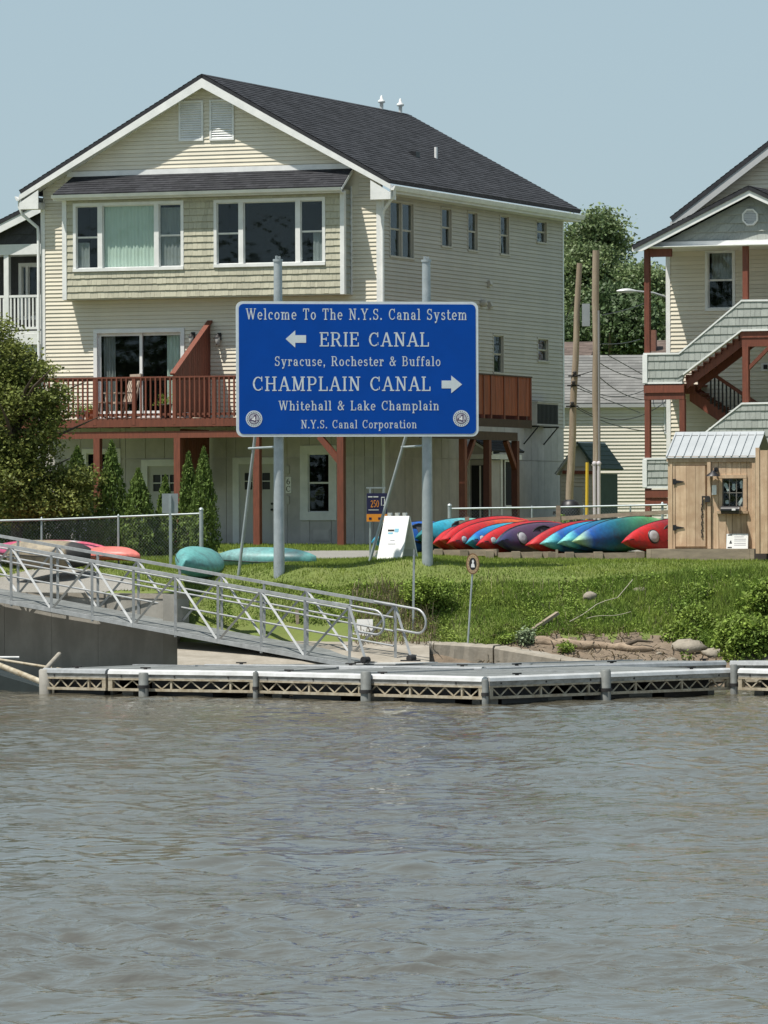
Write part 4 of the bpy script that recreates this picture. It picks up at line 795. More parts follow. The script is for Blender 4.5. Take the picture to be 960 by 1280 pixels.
def rocking_chair():
    p = on_deck(150, 515, -1.3); T = thing('rocking_chair', 'pale striped rocking chair on the deck before the sliding door', 'chair', M=Matrix.Translation(p) @ Matrix.Rotation(math.radians(-58), 4, 'Z'))
    wd = mat('greyed_teak', (.42, .34, .27), .8, .3, 8, rnd=.15)
    m = MB(); m.box(-.24, .24, -.25, .22, .40, .45); m.build('seat', wd, T)
    for i in range(6): x = -.22+i*.088; m = MB(); m.bar((x, .22, .44), (x*1.05, .46, 1.12), .055, .02, (0, 1, 0)); m.build('back_slat', wd, T)
    m = MB(); m.bar((-.26, .46, 1.12), (.26, .46, 1.12), .05, .07); m.build('headrest', wd, T)
    for s in (-1, 1):
        m = MB(); m.bar((s*.26, -.24, .04), (s*.26, -.24, .66), .045, .045); m.build('leg', wd, T)
        m = MB(); m.bar((s*.26, .2, .04), (s*.26, .48, 1.15), .045, .045, (0, 1, 0)); m.build('leg', wd, T)
        m = MB(); m.box(s*.26-.05, s*.26+.05, -.3, .3, .66, .69); m.build('armrest', wd, T)
        m = MB(); m.tube([(s*.26, -.42, .10), (s*.26, -.15, .03), (s*.26, .2, .03), (s*.26, .5, .12)], .022, 6); m.build('rocker', wd, T)
rocking_chair()
def pot(px, w, lab, r, h, mc, fol=None, fs=.2, cat='plant pot'):
    p = on_deck(px, 520, w); T = thing('plant_pot', lab, cat, loc=p); m = MB(); m.lathe([(r*.7, 0), (r, h), (r*1.08, h), (r*1.08, h+.03), (r*.85, h+.03)], (0, 0, 0), 12); m.build('pot', mc, T)
    if fol is not None:
        q = RNG.normal(size=(260, 3))*fs*.45; q[:, 2] = np.abs(q[:, 2])+h; V, F_ = leaves(q, .05); bigmesh('foliage', V, F_, fol, T)
pot(101, -1.9, 'low white planter with leafy flowers behind the left deck railing', .13, .2, WHITEP, WEED)
pot(112, -1.0, 'small terracotta pot of flowers near the left end of the deck', .14, .25, mat('terracotta', (.45, .2, .1), .8), WEED, .16)
pot(207, -1.2, 'dark pot holding a leafy plant at the right edge of the sliding door', .16, .35, IRON, WEED, .3)
pot(233, -1.9, 'small white pot beside the divider screen on the deck', .09, .12, WHITEP)
def small_table():
    p = on_deck(128, 515, -1.5); T = thing('side_table', 'low round side table between flower pots and rocking chair', 'table', loc=p); wd = MATS['greyed_teak']
    m = MB(); m.lathe([(.28, .42), (.28, .45)], (0, 0, 0), 16); m.build('table_top', wd, T)
    for k in range(3): a = k*2.1; m = MB(); m.bar((.2*math.cos(a), .2*math.sin(a), 0), (.12*math.cos(a), .12*math.sin(a), .42), .04, .04); m.build('leg', wd, T)
small_table()
def condenser():
    fr = HF; a0, z1 = fr.S(671, 503, .42); a1 = fr.S(698, 503, .42)[0]; z0 = fr.S(671, 531.5, .42)[1]
    T = thing('air_conditioner', 'grey outdoor air conditioner unit on a bracket high on the house side wall', 'air conditioner', M=fr.M @ Matrix.Translation((.08, a0, z0))); wd = a1-a0; h = z1-z0
    m = MB(); m.box(0, .34, 0, wd, 0, h); m.box(-.02, .38, -.02, wd+.02, h, h+.03); m.build('casing', PANEL, T)
    for i in range(16): m = MB(); y = .03+i*(wd-.06)/16; m.box(.342, .352, y, y+.02, .05, h-.05); m.build('grille_bar', IRON, T)
    m = MB(); m.box(.3405, .342, .03, wd-.03, .04, h-.04); m.build('grille_back', BLACK, T)
    for y in (.08, wd-.08): m = MB(); m.bar((-.06, y, -.03), (.38, y, -.03), .04, .04); m.bar((-.06, y, -.5), (.34, y, -.05), .03, .03, (0, 1, 0)); m.build('bracket', IRON, T)
condenser()
# ================================================================== CANAL SIGN
def canal_sign():
    A = P(295, 545, 107.6); B = P(598.5, 545, 108.4); ang = math.degrees(math.atan2(B.y-A.y, B.x-A.x)); fr = Frame(P(295, 709, 107.6), ang); fr = Frame((A.x, A.y, 0), ang)
    T = thing('canal_sign', 'large blue canal sign with white lettering and arrows on two tall steel posts', 'sign', fr)
    pl = Pl(fr, 'F', 0.0); a0, z1 = pl.at(295, 376.5); _, z0 = pl.at(296, 546); a1 = pl.at(598, 460)[0]
    def rr(x0, x1, y0, y1, r, n=6):
        o = []
        for cx, cy, s in ((x1-r, y0+r, -90), (x1-r, y1-r, 0), (x0+r, y1-r, 90), (x0+r, y0+r, 180)):
            for k in range(n+1): t = math.radians(s+90*k/n); o.append((cx+r*math.cos(t), cy+r*math.sin(t)))
        return o
    m = MB(); m.prism([(x, .0, z) for x, z in rr(a0, a1, z0, z1, .14)], (0, .04, 0)); m.build('border', LETT, T)
    e = .055; m = MB(); m.prism([(x, -.006, z) for x, z in rr(a0+e, a1-e, z0+e, z1-e, .10)], (0, .005, 0)); m.build('sign_face', BLUE, T)
    m = MB()
    for z in (z0+.35, (z0+z1)/2, z1-.35): m.box(a0+.15, a1-.15, .042, .09, z-.05, z+.05)
    m.build('stiffener', GALV, T, kind='stuff')
    lines = [("Welcome To The N.Y.S. Canal System", 307, 584, 385.5, 399.5), ("ERIE CANAL", 399, 536.5, 415.3, 433), ("Syracuse, Rochester & Buffalo", 343, 551, 445.3, 457.5), ("CHAMPLAIN CANAL", 315, 538.5, 470.7, 488.7), ("Whitehall & Lake Champlain", 348, 549, 501, 513), ("N.Y.S. Canal Corporation", 376, 521, 525, 535.5)]
    for s, x0, x1, yt, yb in lines:
        xa, za = pl.at(x0, yb); xb, _ = pl.at(x1, yb); _, zt = pl.at(x0, yt); glyphs(pl, T, s, xa, za, zt-za, .0075, LETT, 'lettering', width=xb-xa, track=.10 if s not in ('ERIE CANAL', 'CHAMPLAIN CANAL') else .07, space=.62, each=s in ('ERIE CANAL', 'CHAMPLAIN CANAL'))
    for pts in ([(357, 423.7), (369, 413), (369, 419), (382.5, 419), (382.5, 428.5), (369, 428.5), (369, 434.5)], [(577.5, 480.5), (564, 469.5), (564, 475.7), (552, 475.7), (552, 485.5), (564, 485.5), (564, 491.5)]):
        m = MB(); m.prism([(pl.at(x, y)[0], -.010, pl.at(x, y)[1]) for x, y in pts], (0, .003, 0)); m.build('arrow', LETT, T)
    st = [(-.55, -.05), (-.60, -.30), (-.2, -.30), (.05, -.45), (.28, -.52), (.25, -.2), (.62, -.35), (.70, -.28), (.30, -.12), (.32, .55), (.05, .55), (-.12, .25), (-.15, .10), (-.5, .05)]
    for px, py in ((317.5, 523.5), (576.5, 523)):
        x, z = pl.at(px, py); sc = 1; r = .172
        m = MB(); m.lathe([(r, .008), (r, .010)], (x, 0, z), 28, 'y'); rg = m.build('seal', LETT, T)
        m = MB()
        for k in range(22):
            t = 2*math.pi*k/22; m.box(x+.142*math.cos(t)-.008, x+.142*math.cos(t)+.008, -.0125, -.0105, z+.142*math.sin(t)-.010, z+.142*math.sin(t)+.010)
        m.build('seal_print', SEALP, rg, kind='stuff')
        m = MB(); m.lathe([(.115, .0105), (.115, .012)], (x, 0, z), 24, 'y'); m.build('seal_ring', SEALP, rg)
        m = MB(); m.lathe([(.098, .0125), (.098, .0135)], (x, 0, z), 24, 'y'); m.build('seal_disc', mat('seal_grey', (.42, .42, .46), .6), rg)
        m = MB(); m.prism([(x+p_[0]*.15, -.0150, z+p_[1]*.15) for p_ in st], (0, .001, 0)); m.build('seal_map', SEALP, rg)
        m = MB(); m.prism([(x+p_[0]*.08-.003, -.0160, z+p_[1]*.08) for p_ in st], (0, .0009, 0)); m.build('seal_map', WHITEP, rg)
    for px, pyb, ptop in ((348.5, 709, 320), (534, 699.5, 320.5)):
        x = pl.fr.F(px, 600, .24)[0]; zt = pl.fr.F(px, ptop+4, .24)[1]; zs = pl.fr.F(px, 548, .24)[1]; W_ = fr.M @ Vector((x, .24, 0)); zb = zg(W_.x, W_.y)-.15
        m = MB(); m.tube([(x, .24, zb), (x, .24, zt)], [.118, .088], 20); p_ = m.build('post', GALV, T)
        m = MB(); m.tube([(x, .24, zt-.05), (x, .24, zt)], .105, 18); m.box(x-.05, x-.01, .20, .28, zt, zt+.07); m.box(x+.01, x+.05, .20, .28, zt, zt+.06); m.build('post_cap', GALV, p_)
        # back brace: leaning pipe, and short strut
    for px, (tx, ty), (fx, fy), (sx, sy) in ((348.5, (319.5, 540), (297.5, 698), (311, 560.5)), (534, (509, 540), (461, 697.5), (502, 559))):
        x = pl.fr.F(px, 600, .24)[0]; wq = 1.0
        p0 = Vector((*[fr.F(tx, ty, wq)[0]], wq, fr.F(tx, ty, wq)[1])); w2 = 1.35; fu, fz = fr.F(fx, fy, w2); q = fr.M @ Vector((fu, w2, 0)); fz = zg(q.x, q.y)-.05
        m = MB(); top = p0+(p0-Vector((fu, w2, fz)))*.28; m.tube([(fu, w2, fz), tuple(p0), (top.x, .14, top.z+.2)], .033, 10); m.build('brace', GALV, T)
        su, sz = fr.F(sx, sy, 1.08); m = MB(); m.tube([(su, 1.08, sz), (x, .24, sz+.02)], .024, 8); m.build('strut', GALV, T)
    return fr
canal_sign()

# ================================================================== RIGHT HOUSE WITH OUTSIDE STAIRS
def shingle_wall(pl, parent, poly, hcourse=.205, m=GREYSH, trim=WHITE, top=None, name='shingle_course'):
    """poly given as (lower fn, upper fn, a0, a1) outline; clipped courses"""
    lo, hi, a0, a1 = poly; n = 60; As = np.linspace(a0, a1, n+1); zmin = min(lo(a) for a in As); zmax = max(hi(a) for a in As)
    z = zmin-(zmin % hcourse)
    mb = MB()
    for i in range(n):
        x0, x1 = As[i], As[i+1]; mb.add([pl.p(x0, lo(x0), -.002), pl.p(x1, lo(x1), -.002), pl.p(x1, hi(x1), -.002), pl.p(x0, hi(x0), -.002), pl.p(x0, lo(x0), -.09), pl.p(x1, lo(x1), -.09), pl.p(x1, hi(x1), -.09), pl.p(x0, hi(x0), -.09)], [(0, 1, 2, 3), (4, 7, 6, 5), (3, 2, 6, 7), (0, 4, 5, 1)])
    mb.add([pl.p(a0, lo(a0), -.002), pl.p(a0, hi(a0), -.002), pl.p(a0, hi(a0), -.09), pl.p(a0, lo(a0), -.09)], [(0, 1, 2, 3)])
    W_ = mb.build('half_wall', m, parent)
    while z < zmax:
        mb = MB(); x = a0
        while x < a1-.01:
            xe = min(x+random.uniform(.09, .2), a1); g = .003; xa, xb = x+g, xe-g; j = random.uniform(0, .005); x = xe
            if xb-xa < .01: continue
            pts = []
            for q in (xa, xb): pts.append((q, max(z, lo(q)), min(z+hcourse, hi(q))))
            if pts[0][2]-pts[0][1] < 0.002 and pts[1][2]-pts[1][1] < 0.002: continue
            P_ = [(q, a, max(a, b)) for q, a, b in pts]; dd = lambda zz: .004+.02*(1-(zz-z)/hcourse)+j
            (qa, la, ha), (qb, lb, hb) = P_
            mb.add([pl.p(qa, la, dd(la)), pl.p(qb, lb, dd(lb)), pl.p(qb, hb, dd(hb)), pl.p(qa, ha, dd(ha)), pl.p(qa, la, 0), pl.p(qb, lb, 0)], [(0, 1, 2, 3), (4, 5, 1, 0)])
        if mb.v: mb.build(name, m, W_, kind='stuff')
        z += hcourse
    return W_
def right_house():
    O = P(834, 684, 127.5); fr = Frame(O, -21.5); T = thing('house', 'cream house on the right with red-brown porch posts and enclosed zigzag stairs', 'house', fr)
    FP = Pl(fr, 'F', 0.0); W = 7.6; pw = -1.95; PP = Pl(fr, 'F', pw)
    zt = FP.at(840, 300)[1]; apx, apz = fr.F(1012, 142, -.35); tipx, tipz = fr.F(838, 277, -.35); pit = (apz-tipz)/(apx-tipx); mid = apx
    wn = FP.rect(881.5, 312, 919, 389); wn2 = FP.rect(1010, 312, 1050, 389)
    lowpipe = [wn, wn2]
    zu = lambda u: apz-.05-pit*abs(u-mid)
    backing(FP, T, 0.02, 2*mid-.02, -.4, zu(.1), lowpipe, CREAM)
    g = MB(); g.prism([(.02, 0.002, zu(.1)), (2*mid-.02, .002, zu(.1)), (mid, .002, apz-.05)], (0, .1, 0)); g.build('gable_wall', CREAM, T)
    siding(FP, T, lambda z: (.09, 2*mid-.1) if z < zu(.1) else (max(.09, mid-(apz-.06-z)/pit), min(2*mid-.1, mid+(apz-.06-z)/pit)), -.3, apz-.15, CREAM, lowpipe)
    m = MB(); m.box(-.0, .11, -.03, .1, -.4, zt); m.build('corner_board', WHITE, T)
    m = MB(); m.box(-.0, .02, .1, 9, -.4, zt); m.build('side_wall', CREAM, T)
    window(FP, T, wn, (1,), (.5,), tw=.07, curtains=[[(.1, 1, .52, 1, CURTW)]], label='upper porch window with a pale curtain drawn aside')
    window(FP, T, wn2, (1,), (.5,), tw=.07)
    # main gable roof
    for s in (-1, 1):
        e = mid+s*(mid-tipx); ze = tipz
        roof_slope((e, -.4, ze+.1), (e, 9, ze+.1), (mid, 9, apz+.1), (mid, -.4, apz+.1)).build('main_roof', ROOF, T)
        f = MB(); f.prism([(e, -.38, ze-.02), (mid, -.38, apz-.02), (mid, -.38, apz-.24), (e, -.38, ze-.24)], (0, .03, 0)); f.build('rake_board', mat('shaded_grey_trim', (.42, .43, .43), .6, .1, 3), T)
        f = MB(); f.prism([(e, -.349, ze-.05), (mid, -.349, apz-.05), (mid, .0, apz-.05), (e, .0, ze-.05)], (0, 0, -.02)); f.build('soffit', WHITE, T)
    # porch roof : lower gable
    py_ = pw-.35; ax, az = fr.F(936, 234, py_); tx, tz = fr.F(790, 309, py_); pp = (az-tz)/(ax-tx)
    for s in (-1, 1):
        e = ax+s*(ax-tx)
        roof_slope((e, py_-.03, tz+.04), (e, .0 if s > 0 else .35, tz+.04), (ax, .0, az+.04), (ax, py_-.03, az+.04)).build('porch_roof', ROOF, T)
        f = MB(); f.prism([(e, py_, tz-.0), (ax, py_, az-.0), (ax, py_, az-.20), (e+(-s)*.25, py_, tz-.13+.03), (e, py_, tz-.10)], (0, .04, 0)); f.build('rake_board', WHITE, T)
    zb0 = PP.at(815, 310.5)[1]; zb1 = PP.at(815, 303)[1]; ap2 = az-.20
    gl = lambda z: ((ax-(ap2-z)/pp), (ax+(ap2-z)/pp))
    m = MB(); e0, e1 = gl(zb1); m.prism([(e0, pw, zb1), (e1, pw, zb1), (ax, pw, ap2+.02)], (0, .08, 0)); m.build('porch_gable', GREYSH, T)
    siding(PP, T, gl, zb1, ap2-.05, GREYSH, [], ch=.205, name='shingle_course', shake=.18, prj=.04)
    x0 = tx+.3; x1 = 2*ax-tx-.3
    m = MB(); m.box(x0, x1, pw-.10, pw+.10, zb0, zb1); m.build('porch_beam', WHITE, T)
    m = MB(); m.box(tx+.02, x1+.28, py_+.05, pw-.101, zb0+.01, zb0+.03); m.box(x0, x1, pw+.101, -.03, zb0+.01, zb0+.03); m.build('porch_ceiling', WHITE, T)
    # octagon vent
    cx, cz = PP.at(938.5, 271.5); m = MB(); r = .215; oc = lambda R: [(cx+R*math.cos(math.radians(22.5+45*k)), cz+R*math.sin(math.radians(22.5+45*k))) for k in range(8)]
    o, i_ = oc(r), oc(r*.80)
    for k in range(8): q = (k+1) % 8; m.prism([(o[k][0], pw-.075, o[k][1]), (o[q][0], pw-.075, o[q][1]), (i_[q][0], pw-.075, i_[q][1]), (i_[k][0], pw-.075, i_[k][1])], (0, .07, 0))
    v = m.build('gable_vent', WHITE, T); m = MB(); m.prism([(x, pw-.03, z) for x, z in i_], (0, .02, 0)); m.build('vent_back', mat('shaded_grey_trim', (1, 1, 1)), v)
    for k in range(8): z = cz-.15+k*.04; hw = min(.165, .23-abs(z-cz)); m = MB(); m.quad((cx-hw, pw-.065, z), (cx+hw, pw-.065, z), (cx+hw, pw-.035, z+.035), (cx-hw, pw-.035, z+.035)); m.build('slat', WHITE, v)
    # posts
    u1 = PP.at(809.5, 400)[0]; u2 = PP.at(932.5, 400)[0]; u3 = PP.at(853.5, 520)[0]
    def post(u, za, zb_, w_=.13, y=pw): m = MB(); m.box(u-w_/2, u+w_/2, y-w_/2, y+w_/2, za, zb_); return m.build('porch_post', REDW, T)
    z_ = lambda py: PP.at(830, py)[1]
    post(u1, z_(442), zb0); post(u2, z_(376), zb0-.001); post(u1, -.4, z_(499)); post(u3, z_(609), z_(499)); post(u2, z_(505), z_(435), .15)
    m = MB(); m.box(u1-.06, u1+.62, pw-.05, pw+.05, z_(321), z_(311)); m.build('porch_tie_beam', REDW, T)
    m = MB(); m.box(u1+.066, u1+.62, pw-.0, pw+.01, z_(321), z_(311)); 
    # upper half wall
    def ln(pts):
        q = [PP.at(*p_) for p_ in pts]; xs = [a for a, b in q]; zs = [b for a, b in q]; return (lambda a: float(np.interp(a, xs, zs))), xs[0], xs[-1], q
    FW = Pl(fr, 'F', pw-.08)
    hi, a0, a1, qh = ln([(806, 442.5), (850.5, 442), (928.5, 376), (1010, 375)]); lo, _, _, ql = ln([(806, 479), (854.5, 478.5), (855.5, 468), (928.5, 413), (1010, 411.5)])
    def cap(q, t=.045, w0=-.13, w1=.035, nm='wall_cap', mm=WHITE):
        for (xa, za), (xb, zb_) in zip(q[:-1], q[1:]):
            if abs(xb-xa) < .12: continue
            m = MB(); m.prism([(xa, pw-.08-w1, za-t/2), (xb, pw-.08-w1, zb_-t/2), (xb, pw-.08-w1, zb_+t/2), (xa, pw-.08-w1, za+t/2)], (0, w1-w0, 0)); m.build(nm, mm, T)
    h1 = shingle_wall(FW, T, (lo, hi, a0, a1)); cap(qh); cap(ql)
    m = MB(); m.box(a0-.02, a0+.10, pw-.125, pw+.03, ql[0][1], qh[0][1]-.02); m.build('wall_end_board', WHITE, T)
    # middle landing beams
    m = MB(); m.box(a0, u3+.06, pw-.10, pw-.02, z_(491), z_(481)); m.build('landing_beam', REDW, T)
    m = MB(); m.box(a0, u3+.06, pw-.07, pw+.04, z_(499.5), z_(491.2)); m.build('landing_beam', REDW, T)
    m = MB(); m.box(a0, u3, pw, -.02, z_(482), z_(479.5)); m.build('landing_floor', REDW, T)
    for y in (-1.5, -1.0, -.5): m = MB(); m.box(a0, u3, y-.02, y+.02, z_(491), z_(482.2)); m.build('joist', REDW, T)
    m = MB(); m.box(a0+.001, a0+.07, pw+.05, -.03, z_(491), z_(481)); m.build('landing_beam', REDW, T)
    # upper flight: stringer and treads below the shingle wall
    pa, pb = PP.at(857, 480), PP.at(930, 424); 
    for y in (pw+.05, pw+.95):
        m = MB(); m.prism([(pa[0], y, pa[1]-.12), (pb[0], y, pb[1]-.12), (pb[0], y, pb[1]+.14), (pa[0], y, pa[1]+.10)], (0, .05, 0)); m.build('stringer', REDW, T)
    nt_ = 10
    for i in range(nt_):
        x = pa[0]+(pb[0]-pa[0])*i/nt_; z = pa[1]+(pb[1]-pa[1])*(i+.6)/nt_+.12; dx = (pb[0]-pa[0])/nt_
        m = MB(); m.box(x, x+dx+.02, pw+.0, pw+1.0, z, z+.04); m.build('tread', REDW, T)
        m = MB(); m.box(x, x+.02, pw+.0, pw+1.0, z-(pb[1]-pa[1])/nt_, z); m.build('riser', REDW, T)
    # upper deck beams right
    ub = PP.at(929, 420)[0]
    m = MB(); m.box(ub-.06, 6.5, pw-.07, pw+.0, z_(424), z_(413.5)); m.build('deck_beam', REDW, T)
    m = MB(); m.box(ub-.02, 6.5, pw-.05, pw+.05, z_(435), z_(424.2)); m.build('deck_beam', REDW, T)
    m = MB(); m.box(ub, 6.5, pw+.06, -.03, z_(421), z_(416)); m.build('deck_floor', REDW, T)
    b0 = PP.at(937, 462); b1 = PP.at(962, 434); m = MB(); m.bar((b0[0]-.05, pw, b0[1]), (b1[0], pw, b1[1]), .08, .10, (0, 1, 0)); m.build('knee_brace', REDW, T)
    # lower flight, behind, going down to the right, with a baluster rail
    y = -.85; LP = Pl(fr, 'F', y); pa, pb = LP.at(862, 491), LP.at(962, 560)
    for yy_ in (y, y+.75): m = MB(); m.prism([(pa[0], yy_, pa[1]-.20), (pb[0], yy_, pb[1]-.20), (pb[0], yy_, pb[1]+.10), (pa[0], yy_, pa[1]+.12)], (0, .05, 0)); m.build('stringer', REDW, T)
    for i in range(12):
        x = pa[0]+(pb[0]-pa[0])*i/12; z = pa[1]+(pb[1]-pa[1])*(i+.5)/12+.02; m = MB(); m.box(x, x+.26, y+.05, y+.75, z, z+.04); m.build('tread', REDW, T)
    r0, r1 = LP.at(886, 464), LP.at(950, 507); m = MB(); m.bar((r0[0], y, r0[1]), (r1[0], y, r1[1]), .07, .08); m.build('handrail', REDW, T)
    for i in range(13):
        t = (i+.5)/13; x = r0[0]+(r1[0]-r0[0])*t; zt_ = r0[1]+(r1[1]-r0[1])*t; zb_ = pa[1]+(pb[1]-pa[1])*(x-pa[0])/(pb[0]-pa[0])+.08; m = MB(); m.box(x-.017, x+.017, y-.017, y+.017, zb_, zt_); m.build('baluster', IRON, T)
    # lower half walls
    hi, a0b, a1b, qh = ln([(874, 548), (929, 504.5), (1010, 503)]); lo = lambda a: z_(600)
    shingle_wall(FW, T, (lo, hi, a0b, a1b)); cap(qh)
    q0 = PP.at(806, 573.5); q1 = PP.at(845, 609); hi = lambda a: q0[1]; lo = lambda a: q1[1]
    shingle_wall(FW, T, (lo, hi, q0[0], q1[0]), .17); cap([q0, (q1[0], q0[1])]); cap([(q0[0], q1[1]), q1])
    m = MB(); m.box(q0[0]-.02, q0[0]+.09, pw-.125, pw+.03, q1[1], q0[1]-.02); m.build('wall_end_board', WHITE, T)
    m = MB(); m.box(q0[0]+.03, q1[0]+.6, pw-.09, pw-.02, z_(622), z_(612)); m.build('landing_beam', REDW, T)
    m = MB(); m.box(q0[0]+.05, q1[0]+.6, pw-.06, pw+.04, z_(631), z_(622.2)); m.build('landing_beam', REDW, T)
    # stair handrail poking up behind the lower wall, small dark wall light
    r0, r1 = PP.at(822, 573), PP.at(838, 557); m = MB(); m.tube([(r0[0], -1.0, r0[1]), (r1[0], -1.0, r1[1]), (r1[0]+.5, -1.0, r1[1])], .018, 6); m.build('handrail', ALU, T)
    a, z = FP.at(957, 459); m = MB(); FP.box(m, a-.1, a+.1, z-.1, z+.1, .016, .06); m.build('meter_box', WHITE, T); m = MB(); FP.box(m, a-.03, a+.07, z-.05, z+.06, .0605, .08); m.build('wall_light', BLACK, T)
right_house()
# ================================================================== HOUSE AT THE LEFT EDGE
def left_house():
    O = P(47, 684, 140); fr = Frame(O, -21.5); T = thing('house', 'neighbouring house at the left edge with charcoal gable and white balcony railing', 'house', fr)
    pw = -1.5; PP = Pl(fr, 'F', pw); FP = Pl(fr, 'F', 0); z_ = lambda y: PP.at(20, y)[1]
    xr = PP.at(60, 400)[0]; tip = PP.at(62, 252); t2 = PP.at(0, 283); pit = (tip[1]-t2[1])/(tip[0]-t2[0]); ax = tip[0]+.9; az = tip[1]+.9*pit; L0 = 2*t2[0]-3
    e = t2[0]-2.6; ez = t2[1]-2.6*pit
    wn = FP.rect(23.5, 329, 60, 400); backing(FP, T, -5.5, 1.2, -.3, z_(318), [wn], DARKSH); siding(FP, T, lambda z: (FP.at(12, 300)[0]+.0, 1.2), -.2, z_(318), DARKSH, [wn], ch=.2, name='shingle_course', shake=.2)
    window(FP, T, wn, (1, 4), ((), ()), tw=.09, mw=.06, label='white framed balcony door')
    roof_slope((e, pw-.3, ez+.1), (e, 8, ez+.1), (ax, 8, az+.1), (ax, pw-.3, az+.1)).build('roof', ROOF, T)
    m = MB(); m.prism([(e, pw-.28, ez+.0), (ax, pw-.28, az+.0), (ax, pw-.28, az-.24), (e, pw-.28, ez-.24)], (0, .04, 0)); m.build('rake_board', WHITE, T)
    g = lambda z: (max(-5, ax-(az-.2-z)/pit), 1.3)
    m = MB(); m.prism([(ax-(az-.2-z_(305))/pit, pw, z_(305)), (1.3, pw, z_(305)), (1.3, pw, az-.4), (ax, pw, az-.2)], (0, .1, 0)); m.build('gable_wall', DARKSH, T)
    siding(PP, T, g, z_(305), az-.45, DARKSH, [], ch=.25, name='shingle_course', shake=.25)
    m = MB(); m.box(-4.5, 1.3, pw-.05, pw+.1, z_(318.5), z_(305.5)); m.build('porch_beam', WHITE, T)
    m = MB(); m.box(-4.5, 1.3, pw+.101, -.02, z_(317), z_(316)); m.build('porch_ceiling', WHITE, T)
    u = PP.at(8.5, 340)[0]; m = MB(); m.box(u-.07, u+.07, pw-.04, pw+.1, z_(418), z_(318.6)); m.build('porch_post', WHITE, T)
    m = MB(); m.box(-4.5, 1.3, pw-.03, pw+.03, z_(372), z_(369)); m.build('top_rail', WHITE, T)
    m = MB(); m.box(-4.5, 1.3, pw-.03, pw+.03, z_(412), z_(409)); m.build('bottom_rail', WHITE, T)
    x = -2.2
    while x < 1.2: m = MB(); m.box(x-.022, x+.022, pw-.022, pw+.022, z_(409), z_(372)); m.build('baluster', WHITE, T); x += .108
    m = MB(); m.box(-4.5, 1.3, pw-.04, 0, z_(418), z_(414)); m.box(-4.5, 1.3, pw-.06, pw-.0, z_(431), z_(418.2)); m.build('balcony_floor', WHITE, T)
    m = MB(); m.box(-4.5, 1.3, pw+.1, pw+.2, z_(440), z_(431)); m.build('balcony_beam', WHITE, T)
left_house()
# ================================================================== CREAM HOUSE WITH GREY ROOF BEHIND
def back_house():
    O = P(694, 684, 150); fr = Frame(O, -4); T = thing('house', 'low cream clapboard house with worn grey shingle roof behind the utility poles', 'house', fr)
    FP = Pl(fr, 'F', 0); z_ = lambda y, w=0: fr.F(760, y, w)[1]; W = 5.5; z1 = z_(505)
    r = FP.rect(830, 483, 836, 543)
    backing(FP, T, -1.5, W, -.5, z1, [r], mat('pale_yellow_vinyl', (.74, .70, .60), .55, .1, 1.5, (.66, .62, .53), rnd=.04)); siding(FP, T, lambda z: (-1.5, W), -.2, z1, MATS['pale_yellow_vinyl'], [r])
    window(FP, T, r, (1,), (.5,), tw=.03)
    roof_slope((-1.8, -.12, z1+.02), (W+.3, -.12, z1+.02), (W+.3, 3.0, z_(444, 3.0)), (-1.8, 3.0, z_(444, 3.0)), exp=.2).build('roof', ROOFG, T)
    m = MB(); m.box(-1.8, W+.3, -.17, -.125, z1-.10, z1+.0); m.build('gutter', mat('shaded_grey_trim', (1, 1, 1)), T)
    m = MB(); m.box(-1.8, W+.3, -.12, -.02, z1-.10, z1-.08); m.build('soffit', WHITE, T)
    m = MB(); m.prism([(-1.5, 0.2, z1-.1), (-1.5, 3.0, z1-.1), (-1.5, 3.0, z_(444, 3)-.1)], (W+1.5, 0, 0)); m.box(-1.5, W, .2, 6, -.5, z1-.1); m.build('rear_mass', MATS['pale_yellow_vinyl'], T)
    m = MB(); m.box(-1.55, -1.49, -.02, .1, -.5, z1); m.build('corner_board', WHITE, T)
back_house()
def brick_block():
    br = mat('brown_roof_shingle', (.16, .12, .10), .9, .4, 3, isl=.2)
    O = P(700, 684, 175); fr = Frame(O, -8); T = thing('house', 'distant building with brown shingle roof seen between the trees and the grey roof', 'house', fr)
    z_ = lambda y, w=0: fr.F(760, y, w)[1]; x0 = fr.F(672, 440)[0]; x1 = fr.F(850, 440)[0]
    m = MB(); m.box(x0, x1, 0, 6, -.5, z_(455)); m.build('wall', PANEL, T)
    roof_slope((x0-.2, -.3, z_(457)), (x0+1.7, -.3, z_(457)), (x0+1.7, 3, z_(427, 3)), (x0-.2, 3, z_(427, 3)), exp=.2).build('roof', br, T)
    xm = fr.F(808, 440)[0]
    roof_slope((xm, -.3, z_(457)), (x1, -.3, z_(457)), (x1, 3, z_(426, 3)), (xm, 3, z_(426, 3)), exp=.2).build('roof', br, T)
    a = fr.F(811, 420)[0]; m = MB(); m.box(a-.12, a+.10, 1.5, 2.0, z_(450), z_(411)); m.build('chimney', mat('brick_red', (.22, .10, .07), .9, .3, 12), T)
brick_block()
